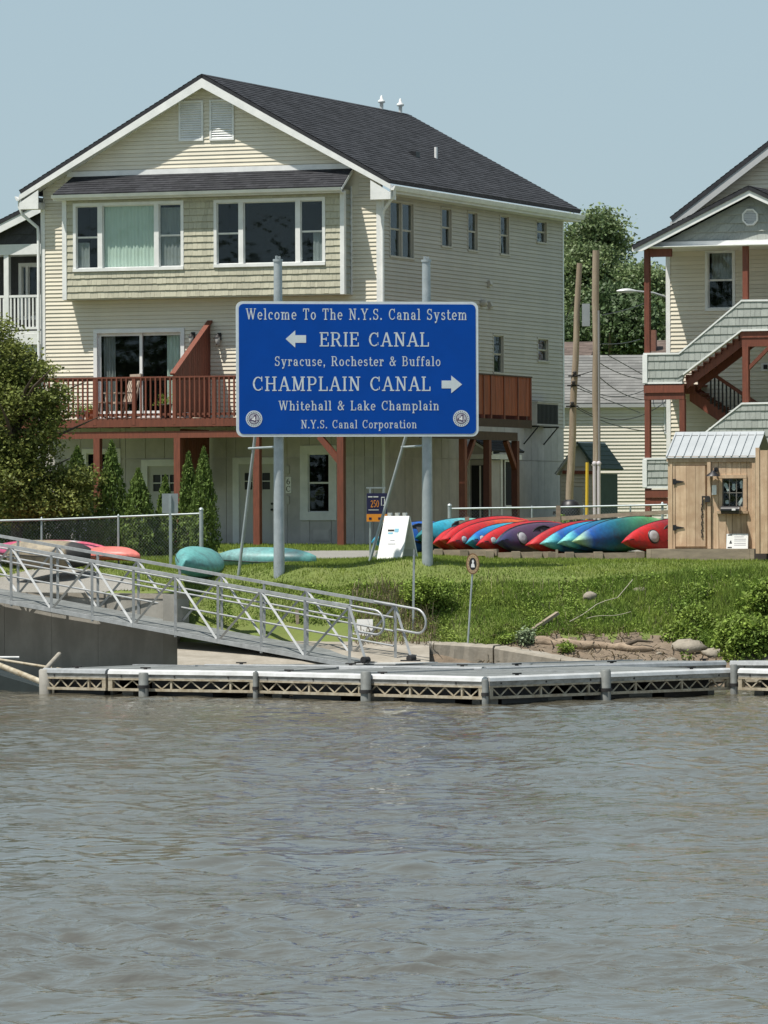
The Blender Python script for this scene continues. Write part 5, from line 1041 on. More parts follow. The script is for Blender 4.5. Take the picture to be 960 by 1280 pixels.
def little_gable():
    O = P(703, 684, 139); fr = Frame(O, -21.5); T = thing('outbuilding', 'tiny white gabled outbuilding with arched panel and dark green side behind the leaning pole', 'outbuilding', fr)
    FP = Pl(fr, 'F', 0); a0 = FP.at(700, 600)[0]; a1 = FP.at(743, 600)[0]; ax, az = FP.at(725, 552); ze = FP.at(703, 590)[1]; 
    m = MB(); m.prism([(a0, 0, -.4), (a1, 0, -.4), (a1, 0, ze), (ax, 0, az-.1), (a0, 0, ze)], (0, .08, 0)); m.build('front_wall', SHADEV, T)
    def ex(z): return (a0+.03, a1-.03) if z < ze else (a0+(ax-a0)*(z-ze)/(az-ze), a1+(ax-a1)*(z-ze)/(az-ze))
    siding(FP, T, ex, -.3, FP.at(725, 585)[1], SHADEV, [])
    q = [FP.at(x, y) for x, y in ((717, 583), (733, 583), (734, 568), (730, 561), (725, 557), (720, 561), (716.5, 568))]
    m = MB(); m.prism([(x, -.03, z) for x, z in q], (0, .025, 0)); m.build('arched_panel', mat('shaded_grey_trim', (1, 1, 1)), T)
    m = MB(); b = [FP.at(713, 590), FP.at(745, 592)]; m.bar((a0+.1, -.06, b[0][1]), (a1, -.06, b[0][1]-.02), .06, .09); m.build('tie_beam', REDW, T)
    dp = 2.0; er = FP.at(748, 590); 
    roof_slope((a0-.08, -.2, ze-.05), (a0-.08, dp, ze-.05), (ax, dp, az), (ax, -.2, az), th=.05).build('roof', METR, T)
    roof_slope((a1+.14, -.2, FP.at(746, 586)[1]), (a1+.14, dp, FP.at(746, 586)[1]), (ax, dp, az), (ax, -.2, az), th=.05).build('roof', GREENP, T)
    m = MB(); m.box(a1-.01, a1+.0, .08, dp-.1, -.4, ze-.05); m.build('side_wall', GREENP, T)
    m = MB(); r = FP.rect(716, 609, 728, 640); FP.box(m, *r, .0, .03); m.build('door', mat('shaded_grey_trim', (1, 1, 1)), T)
little_gable()
# ================================================================== WOODEN SHED
def shed():
    O = P(836, 686, 111.3); fr = Frame(O, -14); T = thing('shed', 'small raw pine shed with strap-hinged door and white metal roof', 'shed', fr)
    FP = Pl(fr, 'F', 0); a0, a1 = FP.at(836, 640)[0], FP.at(944, 640)[0]; z_ = lambda y: FP.at(890, y)[1]; zt = z_(570); z0 = .0
    dr = (FP.at(844.5, 600)[0], FP.at(882, 600)[0], .05, z_(582)); wn = FP.rect(898.5, 593.5, 933.5, 638.5)
    backing(FP, T, a0, a1, z0, zt, [wn], CEDAR, d=-.03, th=.05)
    m = MB(); m.box(a0, a0+.04, .0, 1.9, z0, zt); m.build('side_wall', CEDAR, T); m = MB(); m.box(a0, a1, 1.85, 1.9, z0, zt); m.build('rear_wall', CEDAR, T)
    def board(x0, x1, za, zb, d0=-.028, d1=.0, par=T, nm='board', mm=CEDAR):
        m = MB(); FP.box(m, x0, x1, za, zb, d0, d1+random.uniform(0, .006)); return m.build(nm, mm, par)
    board(a0, a1, zt-.13, zt-.0, -.02, .045, nm='header_board'); board(a0-.01, a0+.085, z0, zt-.131, -.02, .035, nm='corner_board'); board(a1-.06, a1+.01, z0, zt-.131, -.02, .035, nm='corner_board')
    c = FP.at(884.5, 600)[0]; board(c, c+.075, z0, zt-.131, -.02, .05, nm='door_frame'); board(a0+.088, dr[0]-.012, z0, zt-.131, -.02, .02, nm='door_frame'); board(dr[0]-.01, c-.005, z_(582)+.012, zt-.131, -.02, .012, nm='door_frame')
    # wall boards right of the door
    xs = [c+.08]
    while xs[-1] < a1-.08: xs.append(xs[-1]+random.choice((.13, .16, .19)))
    xs[-1] = a1-.062
    for x0, x1 in zip(xs[:-1], xs[1:]):
        for s0, s1 in [(x0+.005, x1-.005)]:
            lo, hi = max(s0, wn[0]), min(s1, wn[1])
            if hi-lo > .01:
                board(s0, s1, z0, wn[2]-.0); board(s0, s1, wn[3], zt-.131)
                if lo > s0+.01: board(s0, lo, wn[2], wn[3])
                if hi < s1-.01: board(hi, s1, wn[2], wn[3])
            else: board(s0, s1, z0, zt-.131)
    # door leaf
    m = MB(); FP.box(m, dr[0], dr[1], dr[2], dr[3], -.02, .001); D = m.build('door', CEDAR, T); n = 3
    xw = [dr[0], FP.at(858, 600)[0], FP.at(869.5, 600)[0], dr[1]]
    for x0, x1 in zip(xw[:-1], xw[1:]): board(x0+.003, x1-.003, dr[2], dr[3], .0015, .028, D)
    for y in (602, 659.5):
        z = z_(y); m = MB(); FP.box(m, dr[0]-.05, dr[0]+.02, z-.06, z+.06, .04, .05); m.prism([FP.p(dr[0]+.02, z-.035, .036), FP.p(dr[0]+.19, z-.006, .036), FP.p(dr[0]+.19, z+.006, .036), FP.p(dr[0]+.02, z+.035, .036)], (0, -.012, 0)); m.build('strap_hinge', BLACK, D)
    z = z_(622); m = MB(); FP.box(m, dr[1]-.07, c+.05, z+.0, z+.035, .055, .075); FP.box(m, dr[1]+.0, c+.06, z-.10, z+.02, .055, .085); FP.box(m, dr[1]-.07, dr[1]-.045, z-.16, z, .05, .07); m.build('latch', IRON, D)
    m = MB(); x = dr[1]-.075; zz = z-.12; k = 0
    while zz > .25:
        t = k*2.3; m.tube([(x+.012*math.cos(t)+.01*math.sin(k*.9), -.045+.01*math.sin(t), zz), (x-.012*math.cos(t)+.01*math.sin(k*.9), -.045-.01*math.sin(t), zz-.035)], .009, 5); zz -= .022; k += 1
    m.build('chain', IRON, D, kind='stuff')
    # shed window
    WN = window(FP, T, wn, (1,), (), tw=.075, mw=.02, trim=CEDAR, sash=mat('grey_sash', (.16, .15, .13), .7, .2, 5), label='six-pane shed window with white shapes stuck inside', rec=.02)
    a0w, a1w, z0w, z1w = wn; mg = MATS['grey_sash']
    for k in (1, 2): m = MB(); xx = a0w+.075+(a1w-a0w-.15)*k/3; FP.box(m, xx-.010, xx+.010, z0w+.078, z1w-.078, -.040, -.010); m.build('muntin', mg, WN)
    m = MB(); FP.box(m, a0w+.078, a1w-.078, (z0w+z1w)/2-.010, (z0w+z1w)/2+.010, -.041, -.012); m.build('muntin', mg, WN)
    sh = [((.22, .72), (.34, .55)), ((.52, .62), (.52, .75)), ((.80, .78), (.80, .62)), ((.28, .24), (.34, .28)), ((.72, .20), (.84, .36))]
    for (u0, v0), (u1, v1) in sh:
        m = MB(); A = (a0w+(a1w-a0w)*u0, z0w+(z1w-z0w)*v0); B = (a0w+(a1w-a0w)*u1, z0w+(z1w-z0w)*v1)
        m.bar(FP.p(*A, -.055), FP.p(*B, -.055), .06, .01, (0, 1, 0)); m.lathe([(.045, .050), (.045, .054)], (A[0], 0.11, A[1]), 10, 'y'); m.build('window_cutout', WHITEP, WN)
    board(a0w-.04, a1w+.03, z0w-.06, z0w-.001, -.0, .06, nm='window_sill')
    m = MB(); FP.box(m, *FP.rect(905, 633, 930, 637.5), .03, .05)
    # sconce and thermometer box
    x, z = FP.at(895, 590); m = MB(); m.lathe([(.05, 0), (.05, .05)], FP.p(x+.01, z+.05, .012), 10, 'y'); m.tube([FP.p(x, z+.03, .05), FP.p(x, z+.06, .14), FP.p(x-.03, z-.02, .18)], .012, 6); L_ = m.build('wall_lamp', BLACK, T)
    m = MB(); m.lathe([(.02, 0.06), (.05, .03), (.16, -.05), (.165, -.06)], FP.p(x-.03, z-.03, .19), 16); m.build('lamp_shade', BLACK, L_)
    r = FP.rect(890.5, 606.5, 896, 618.5); m = MB(); FP.box(m, *r, .01, .06); m.build('thermometer', WHITEP, T)
    # roof: metal panels with ribs
    e0, ez = FP.fr.F(833, 572, -.08); e1 = FP.fr.F(944.5, 572, -.08)[0]; dp = 1.05; rz = fr.F(862, 541.5, dp)[1]
    n = 11; L = MB()
    for i in range(n):
        x0 = e0+(e1-e0)*i/n; x1 = e0+(e1-e0)*(i+1)/n; m = MB()
        m.prism([(x0+.001, -.08, ez), (x1-.001, -.08, ez), (x1-.001, dp, rz), (x0+.001, dp, rz)], (0, 0, -.015)); m.build('roof_panel', METR, T)
        m = MB(); m.bar((x0+.0, -.085, ez+.012), (x0+.0, dp, rz+.012), .028, .03); m.build('panel_rib', METR, T)
        m = MB(); m.prism([(x0+.001, dp, rz), (x1-.001, dp, rz), (x1-.001, 2.2, rz-.55), (x0+.001, 2.2, rz-.55)], (0, 0, -.015)); m.build('roof_panel', METR, T)
    m = MB(); m.prism([(e0-.02, dp-.12, rz-.045), (e0-.02, dp, rz+.03), (e0-.02, dp+.12, rz-.045)], (e1-e0+.02, 0, 0)); m.build('ridge_cap', METR, T)
    m = MB(); m.prism([(e0, -.07, ez-.02), (e0, dp, rz-.02), (e0, dp, rz-.09), (e0, -.07, ez-.09)], (.03, 0, 0)); m.build('rake_trim', CEDAR, T)
    m = MB(); m.prism([(a0+.005, 0.01, zt), (a0+.005, 1.85, zt), (a0+.005, dp, rz-.08)], (.03, 0, 0)); m.build('side_gable', CEDAR, T)
    m = MB(); FP.box(m, a0, a1, zt+.001, ez-.02, -.03, .03); m.build('eave_board', BROWND, T)
    # timber base
    B_ = thing('timber_platform', 'long weathered timber platform under the wooden shed', 'platform', fr); BP_ = Pl(fr, 'F', -.35)
    x0, zb1 = BP_.at(808, 686.5); x1 = BP_.at(953, 690)[0]+1.0; zb0 = BP_.at(808, 700)[1]-.08
    xc = BP_.at(814, 690)[0]; xd = BP_.at(937.5, 690)[0]; xe = BP_.at(943, 690)[0]
    for q0, q1, mm in ((x0, xc-.005, LUMB), (xc, xd-.005, LUMB), (xd, xe-.003, LUMB), (xe, x1, mat('dark_timber', (.06, .05, .045), .8, .3, 6))):
        m = MB(); m.box(q0, q1, -.35, -.22, zb0, zb1-(0.02 if mm != LUMB else 0)); m.build('edge_timber', mm, B_)
    for i in range(14): m = MB(); xx = x0+i*(x1-x0)/14; m.box(xx+.004, xx+(x1-x0)/14-.004, -.219, 2.0, -.07, -.005); m.build('floor_board', LUMB, B_)
    # mailbox
    x, z = FP.at(914.5, 637.5); M_ = thing('mailbox', 'black rounded metal mailbox fixed under the shed window', 'mailbox', M=fr.M @ Matrix.Translation((x, -.16, z)))
    hw = .19; prof = [(.095*math.cos(t), .085*math.sin(t)) for t in np.linspace(0, 2*math.pi, 21)[:-1]]
    m = MB(); m.prism([(-hw, p_[0], p_[1]) for p_ in prof], (2*hw, 0, 0)); m.build('box', BLACK, M_)
    m = MB(); m.prism([(hw+.001, p_[0]*1.06, p_[1]*1.06) for p_ in prof], (.02, 0, 0)); m.build('lid', mat('satin_black', (.02, .02, .022), .3, spec=.8), M_)
    m = MB(); m.box(.05, .13, -.10, -.094, -.01, .03); m.build('flag', WHITEP, M_)
    # notice leaning at the foot
    x0, z1 = FP.at(909, 668.5); x1, z0 = FP.at(936, 686.5); N_ = thing('notice_board', 'white printed notice leaning at the foot of the shed wall', 'sign', M=fr.M @ Matrix.Translation((x0, -.12, -.0)) @ Matrix.Rotation(math.radians(-9), 4, 'X'))
    w_, h_ = x1-x0, (z1-z0)*1.04; m = MB(); m.box(0, w_, 0, .015, 0, h_); m.build('board', WHITEP, N_)
    npl = Pl(fr, 'F', 0); m = MB()
    for (u0, u1, v0, v1) in ((.06, .26, .88, .95), (.06, .26, .04, .12), (.14, .26, .34, .42), (.17, .23, .42, .54)): m.box(w_*u0, w_*u1, -.002, -.0005, h_*v0, h_*v1)
    m.build('heading_print', INK, N_, kind='stuff'); m = MB()
    for v in (.78, .62, .50, .34, .22): m.box(w_*.36, w_*(.9-.1*(v > .7)), -.002, -.0005, h_*v, h_*v+.012)
    m.build('fine_print', mat('grey_print', (.35, .35, .38), .6), N_, kind='stuff')
    return fr
SF = shed()
def side_panel():
    fr = Frame(P(945, 686, 110.2), -14); T = thing('plank_partition', 'tall raw plank partition at the right edge beside the shed', 'partition', fr); FP = Pl(fr, 'F', 0)
    zt = FP.at(950, 562)[1]; z0 = FP.at(950, 689)[1]-.05
    m = MB(); m.box(0, .08, -.02, .10, z0, zt+.04); m.build('corner_post', CEDAR, T)
    for i in range(7): m = MB(); x = .085+i*.17; m.box(x, x+.162, .0, .025+random.uniform(0, .006), z0, zt-random.uniform(0, .03)); m.build('plank', CEDAR, T)
side_panel()
# ================================================================== RETAINING WALL, BLOCKS
def abutment():
    T = thing('retaining_wall', 'dark stained concrete retaining wall under the gangway at the left', 'wall', loc=(0, 0, 0))
    q = [(-900, 112.1), (-60, 112.1), (5, 111.4), (64, 110.5), (122, 109.6), (221, 107.6)]
    zt = 1.80
    for (xa, ya), (xb, yb) in zip(q[:-1], q[1:]):
        A = Vector(((xa-480)*ya/FPX, ya, 0)); B = Vector(((xb-480)*yb/FPX, yb, 0)); d = (B-A).normalized(); n = Vector((d.y, -d.x, 0))
        A2, B2 = A+d*.004, B-d*.004; m = MB(); off = -n*.32
        m.prism([A2+Vector((0, 0, -1)), B2+Vector((0, 0, -1)), B2+Vector((0, 0, zt-.1)), A2+Vector((0, 0, zt-.1))], off); m.build('wall_panel', CONCD, T)
        m = MB(); m.prism([A2+n*.02+Vector((0, 0, zt-.099)), B2+n*.02+Vector((0, 0, zt-.099)), B2+n*.02+Vector((0, 0, zt)), A2+n*.02+Vector((0, 0, zt))], -n*.36); m.build('coping', CONC, T)
    m = MB(); B = Vector(((221-480)*107.6/FPX, 107.6, 0)); m.prism([B+Vector((0, .0, -1)), B+Vector((.35, 1.6, -1)), B+Vector((.35, 1.6, zt)), B+Vector((0, 0, zt))], (-.3, .1, 0)); m.build('wall_return', CONCD, T)
abutment()
def block(name, label, x0, x1, yt, yb, Y0, Y1, dp, m=CONC, cat='concrete block'):
    A = P(x0, yb, Y0); B = P(x1, yb, Y1); zt = (P(x0, yt[0], Y0).z, P(x1, yt[1], Y1).z); d = Vector((B.x-A.x, B.y-A.y, 0)); L = d.length; fr = Frame((A.x, A.y, min(A.z, B.z)-.25), math.degrees(math.atan2(d.y, d.x)))
    b = MB(); n = 14; vs = []; z0 = fr.o.z
    for i in range(n+1):
        t = i/n; z = zt[0]*(1-t)+zt[1]*t-z0; j = lambda: random.uniform(-.012, .012)
        e = .03 if 0 < i < n else .0
        vs += [(L*t, j(), 0), (L*t, j(), z-.05), (L*t, .05+j(), z+j()), (L*t, dp-.05, z+j()), (L*t, dp, z-.06), (L*t, dp, 0)]
    fs = [(i*6+k, (i+1)*6+k, (i+1)*6+k+1, i*6+k+1) for i in range(n) for k in range(5)]+[(0, 1, 2, 3, 4, 5), tuple(reversed(range(n*6, n*6+6)))]
    b.add(vs, fs); o = b.build(name, m, None, label=label, cat=cat); o.matrix_world = fr.M; return o
block('concrete_block', 'long tan concrete block on the shore just right of the gangway foot', 534, 616, (802, 807), 836, 105.6, 105.2, .8)
block('concrete_block', 'second concrete block with chipped top beyond the dark joint, right of the first', 618, 700, (808, 822), 840, 105.15, 104.6, .7)
block('concrete_block', 'low end of the concrete edging sinking into mud behind the dock', 701, 790, (822, 832), 842, 104.6, 104.4, .6)
# ================================================================== DOCKS
def dock_section(p0, p1, width, label, deck_top=.44, post_at=(), bright=True, group='floating dock sections along the shore', fl=True):
    (x0, Y0), (x1, Y1) = p0, p1; A = Vector(((x0-480)*Y0/FPX, Y0, 0)); B = Vector(((x1-480)*Y1/FPX, Y1, 0)); d = B-A; L = d.length
    fr = Frame(A, math.degrees(math.atan2(d.y, d.x))); T = thing('floating_dock', label, 'dock', fr, group=group)
    zt, zb = deck_top, .085
    e = MB(); e.prism([(0, -.07, zt-.06), (0, -.05, zt+.0), (0, 0, zt+.03), (0, .08, zt+.03), (0, .10, zt-.02), (0, .10, zt-.06)], (L, 0, 0)); e.build('edge_rail', ALUB if bright else ALU, T)
    e = MB(); e.box(.002, L-.002, -.045, .09, zt-.14, zt-.061); e.build('edge_fascia', mat('stained_fascia', (.36, .36, .34), .7, .6, 4, (.15, .145, .13), .002, 20, stretch=(1, 1, 2)), T)
    f = MB(); f.box(0, L, -.05, .03, zt-.175, zt-.141); f.build('top_chord', RUSTA, T); f = MB(); f.box(0, L, -.055, .03, zb-.03, zb+.02); f.build('bottom_chord', RUSTA, T)
    for x in (0.0, L-.09): f = MB(); f.box(x, x+.09, -.045, .05, zb+.021, zt-.176); f.build('end_post', RUSTA, T)
    n = max(3, int(round(L/.44))); st = (L-.18)/n
    for i in range(n):
        xa = .09+i*st; 
        for xs, xe in ((xa, xa+st/2), (xa+st, xa+st/2)): f = MB(); f.bar((xs, -.01, zt-.18), (xe, -.01, zb+.015), .022, .022, (0, 1, 0)); f.build('truss_bar', RUSTA, T)
        if i % 3 == 2: f = MB(); f.box(xa+st-.02, xa+st+.02, -.03, .015, zb+.02, zt-.176); f.build('truss_bar', RUSTA, T)
    for i in range(n):                              # rear truss seen through
        xa = .09+i*st
        for xs, xe in ((xa, xa+st/2), (xa+st, xa+st/2)): f = MB(); f.bar((xs, width-.05, zt-.18), (xe, width-.05, zb+.015), .022, .022, (0, 1, 0)); f.build('rear_truss_bar', RUSTA, T)
    f = MB(); f.box(0, L, width-.1, width-.0, zt-.14, zt+.03); f.build('rear_rail', ALU, T); f = MB(); f.box(0, L, width-.07, width-.02, zb-.03, zb+.02); f.build('rear_chord', RUSTA, T)
    nb = max(2, int(L/.31))
    for i in range(nb):
        x = i*L/nb; f = MB(); f.box(x+.006, x+L/nb-.006, .101, width-.101, zt-.03, zt+.005+random.uniform(0, .006)); f.build('deck_board', DECKB, T)
    for x in np.arange(.8, L-.3, 2.4): f = MB(); f.bar((x-.11, .03, zt+.065), (x+.11, .03, zt+.065), .03, .025); f.box(x-.03, x+.03, .01, .05, zt+.031, zt+.06); f.build('cleat', IRON, T)
    for x in np.arange(.3, L-.2, 1.2): f = MB(); f.lathe([(.018, 0), (.018, .012)], (x, -.045, zt-.10), 8, 'y'); f.build('bolt', IRON, T)
    f = MB(); f.box(0, L, .12, width-.12, zt-.13, zt-.05); f.build('deck_frame', BROWND, T)
    if fl:
        k = max(1, int(L/2.0))
        for i in range(k): x = L*(i+.5)/k; f = MB(); f.box(x-.62, x+.62, .12, width-.2, -.25, zb-.035); f.box(x-.85, x+.85, .3, width-.22, zb-.034, zt-.14); f.build('float', BLACK, T)
        for i in range(k+1):
            x = L*i/k; f = MB(); f.box(max(.1, x-.35), min(L-.1, x+.35), .3, .5, -.3, zb+.0); f.build('ballast_block', CONCD, T)
    return fr, L
def pile(px, Y, label, r=.10, zt=.50, mm=mat('dull_pile', (.20, .21, .20), .7, .4, 6, metal=.2)):
    p = P(px, 860, Y); T = thing('dock_pile', label, 'pile', loc=(p.x, Y, 0), group='pile guides on the dock edge')
    m = MB(); m.lathe([(r, -1.0), (r, zt), (r*.8, zt+.02)], (0, 0, 0), 16); m.build('pipe', mm, T); m = MB(); m.lathe([(r*1.25, .12), (r*1.25, .18)], (0, 0, 0), 16); m.build('collar', IRON, T)
dock_section((54, 101.2), (133, 100.3), 2.9, 'short grey dock section at the far left end of the floating dock', bright=False)
dock_section((136, 100.2), (318, 98.6), 3.2, 'floating dock section with bright edge below the boat ramp')
dock_section((321, 98.5), (604, 94.6), 3.6, 'long floating dock section with bright edge in front of the gangway foot')
dock_section((609, 94.7), (911, 99.4), 3.6, 'angled floating dock section in front of the muddy shore')
dock_section((924, 99.2), (1150, 96.0), 3.4, 'floating dock section cut off by the right edge of the picture')
dock_section((255, 103.0), (602, 100.4), 2.4, 'rear floating dock carrying the foot of the gangway', bright=False, fl=False, deck_top=.45)
dock_section((606, 100.5), (905, 104.2), 1.8, 'rear dock strip behind the angled dock section', bright=False, fl=False, deck_top=.45)
dock_section((912, 104.0), (1150, 103.0), 1.8, 'rear dock strip at the right edge of the picture', bright=False, fl=False, deck_top=.45)
pile(179.5, 99.55, 'thick round pile on the dock edge below the concrete wall', .095, .40); pile(457.5, 96.4, 'grey round pile on the dock edge below the gangway foot'); pile(757, 96.8, 'grey round pile on the angled dock edge near the mud')
pile(917.5, 99.25, 'square-shouldered pile at the joint near the right edge', .07, .52)
pile(606.5, 94.55, 'dark pile at the corner where two dock sections meet', .06, .40); pile(319.5, 98.4, 'thin dark pile at the joint under the middle of the gangway', .05, .44)
def wreck():
    T = thing('sunken_frame', 'half-sunken dark steel frame with pale pipes at the left end of the dock', 'steel frame', loc=(0, 0, 0))
    q = lambda x, y, Y: tuple(P(x, y, Y))
    for a, b, r, mm in ((q(-40, 816, 103), q(56, 854, 101.3), .055, RUSTA), (q(-30, 820, 104), q(84, 838, 103), .03, RUSTA), (q(-10, 822, 105), q(24, 822, 105), .03, ALUB), (q(54, 840, 102), q(74, 818, 104), .05, CONC)):
        m = MB(); m.tube([a, b], r, 10); m.build('pipe', mm, T)
    m = MB(); m.lathe([(.12, -.2), (.13, .42), (.1, .45)], q(57, 866, 101.2)[:2]+(0,), 14); m.build('post', CONCD, T)
    A, B = P(-60, 850, 103.5), P(50, 850, 102.6); m = MB(); m.prism([(A.x, A.y, -.4), (B.x, B.y, -.4), (B.x, B.y, .05), (A.x, A.y, .55)], (0, 2.2, 0)); m.build('steel_plate', mat('black_green_steel', (.02, .03, .03), .6, .4, 4), T)
wreck()
# ================================================================== GANGWAY
def gangway():
    B = P(437, 832, 102.9); A = P(14, 753, 109.0); d = (B-A); L0 = d.length; dh = Vector((d.x, d.y, 0)).normalized(); n = Vector((-dh.y, dh.x, 0))   # n points away from the camera
    if n.y < 0: n = -n
    T = thing('gangway', 'long aluminium truss gangway with handrails sloping down to the floating dock', 'gangway', loc=(0, 0, 0)); wd = 1.4; H = 1.17
    bay = d/8; up = Vector((0, 0, 1)); S0 = A-bay*6; nb = 14; E = B
    for side in (0, 1):
        o = n*(wd*side); mm = ALU
        for h, w_, hh, nm in ((H, .06, .06, 'top_rail'), (0, .065, .085, 'bottom_chord')): m = MB(); m.bar(S0+o+up*h, E+o+up*h, w_, hh); m.build(nm, mm, T)
        ins = n*(.06 if side == 0 else -.06)
        for h in ((.36, .66, .93) if side else (.93,)): m = MB(); m.tube([S0+o+ins+up*h, E+o+ins+up*h], .02, 8); m.build('guard_rail', mm, T)
        for i in range(nb+1):
            p = S0+bay*i+o; odd = (i-6) % 2
            m = MB(); m.bar(p-up*(.08 if side == 0 and not odd else .03), p+up*(H-.03), .055, .055, (0, 1, 0)); m.build('post', mm, T)
            if i < nb:
                q = S0+bay*(i+1)+o; a, b = (p+up*H, q) if not odd else (p, q+up*H); m = MB(); a = a+(b-a)*.02; m.bar(a, b, .045, .045, (0, 1, 0)); m.build('diagonal', mm, T)
        # raking end leg down to the foot and handrail loop
        f = E+o+d.normalized()*.42*1.0-up*.02; f.z = .56; m = MB(); m.bar(E+o+up*H, f, .05, .05, (0, 1, 0)); m.build('end_leg', mm, T)
        m = MB(); c0 = E+o+ins+up*(H+.01); dd = d.normalized(); R = .24; pts = [c0-dd*.5, c0+dd*.62]
        for k in range(1, 9): t = math.pi*k/9; pts.append(c0+dd*(.62+R*math.sin(t))-up*R*(1-math.cos(t)))
        pts += [c0+dd*.62-up*2*R, c0-up*2*R+dd*.1]
        m.tube(pts, .024, 8); m.build('handrail_loop', mm, T)
        m = MB(); m.tube([f+n*(-.08), f+n*.08], .07, 10); m.box(f.x-.22, f.x+.18, f.y-.09, f.y+.09, .505, .53); m.build('roller', IRON, T)
    for i in range(nb*5):
        t0 = i/(nb*5); p = S0+(E-S0)*t0+up*.05; q = S0+(E-S0)*((i+.99)/(nb*5))+up*.05; m = MB()
        m.prism([p+n*.04, q+n*.04, q+n*(wd-.04), p+n*(wd-.04)], (0, 0, -.03)); m.build('deck_plank', DECKB, T)
    for i in range(nb+1): p = S0+bay*i; m = MB(); m.bar(p+n*.03, p+n*(wd-.03), .05, .05); m.build('cross_member', mm, T)
    for s_ in (.45, .95): m = MB(); m.tube([S0+n*s_*wd-up*.07, E+n*s_*wd-up*.05], .045, 8); m.build('under_pipe', mm, T)
    p = E+up*.04; q = E+dh*1.15; q.z = .50; m = MB(); m.prism([p+n*.05, q+n*.05, q+n*(wd-.05), p+n*(wd-.05)], (0, 0, -.02)); m.build('transition_plate', ALUB, T)
gangway()
# ================================================================== KAYAKS
def kay_mat(name, stops, rough=.48):
    m = bpy.data.materials.new(name); m.use_nodes = True; nt = m.node_tree; N = nt.nodes; L = nt.links; b = N['Principled BSDF']; b.inputs['Roughness'].default_value = rough
    tc = N.new('ShaderNodeTexCoord'); sp = N.new('ShaderNodeSeparateXYZ'); L.new(tc.outputs['Object'], sp.inputs[0])
    nz = N.new('ShaderNodeTexNoise'); nz.inputs['Scale'].default_value = 2.5; L.new(tc.outputs['Object'], nz.inputs['Vector'])
    ma = N.new('ShaderNodeMath'); ma.operation = 'MULTIPLY_ADD'; ma.inputs[1].default_value = .30; L.new(nz.outputs['Fac'], ma.inputs[0]); L.new(sp.outputs[0], ma.inputs[2])
    mr = N.new('ShaderNodeMapRange'); mr.inputs[1].default_value = 1.65; mr.inputs[2].default_value = -1.35; L.new(ma.outputs[0], mr.inputs[0])
    rp = N.new('ShaderNodeValToRGB'); L.new(mr.outputs[0], rp.inputs[0]); e = rp.color_ramp.elements
    e[0].position = stops[0][0]; e[0].color = (*stops[0][1], 1); e[1].position = stops[-1][0]; e[1].color = (*stops[-1][1], 1)
    for p_, c in stops[1:-1]: k = e.new(p_); k.color = (*c, 1)
    n2 = N.new('ShaderNodeTexNoise'); n2.inputs['Scale'].default_value = 14; L.new(tc.outputs['Object'], n2.inputs['Vector'])
    mx = N.new('ShaderNodeMixRGB'); mx.blend_type = 'MULTIPLY'; mx.inputs[0].default_value = .55; L.new(rp.outputs[0], mx.inputs[1]); L.new(n2.outputs['Fac'], mx.inputs[2])
    n3 = N.new('ShaderNodeTexNoise'); n3.inputs['Scale'].default_value = 3.2; n3.inputs['Detail'].default_value = 6; n3.inputs['Roughness'].default_value = .75; L.new(tc.outputs['Object'], n3.inputs['Vector'])
    r3 = N.new('ShaderNodeMapRange'); r3.inputs[1].default_value = .50; r3.inputs[2].default_value = .68; r3.inputs[4].default_value = .55; L.new(n3.outputs['Fac'], r3.inputs[0])
    m3 = N.new('ShaderNodeMixRGB'); m3.inputs[2].default_value = (.05, .05, .055, 1); L.new(r3.outputs[0], m3.inputs[0]); L.new(mx.outputs[0], m3.inputs[1])
    L.new(m3.outputs[0], b.inputs['Base Color']); return m
RED = (.60, .018, .022); DRED = (.30, .012, .02); ORG = (.75, .13, .03); BLU = (.012, .12, .50); CYN = (.03, .42, .60); TEAL = (.02, .20, .22); GRN = (.10, .38, .13); LGR = (.42, .68, .36); DGR = (.01, .12, .08); NVY = (.02, .03, .12); PUR = (.10, .045, .10); PNK = (.72, .12, .20)
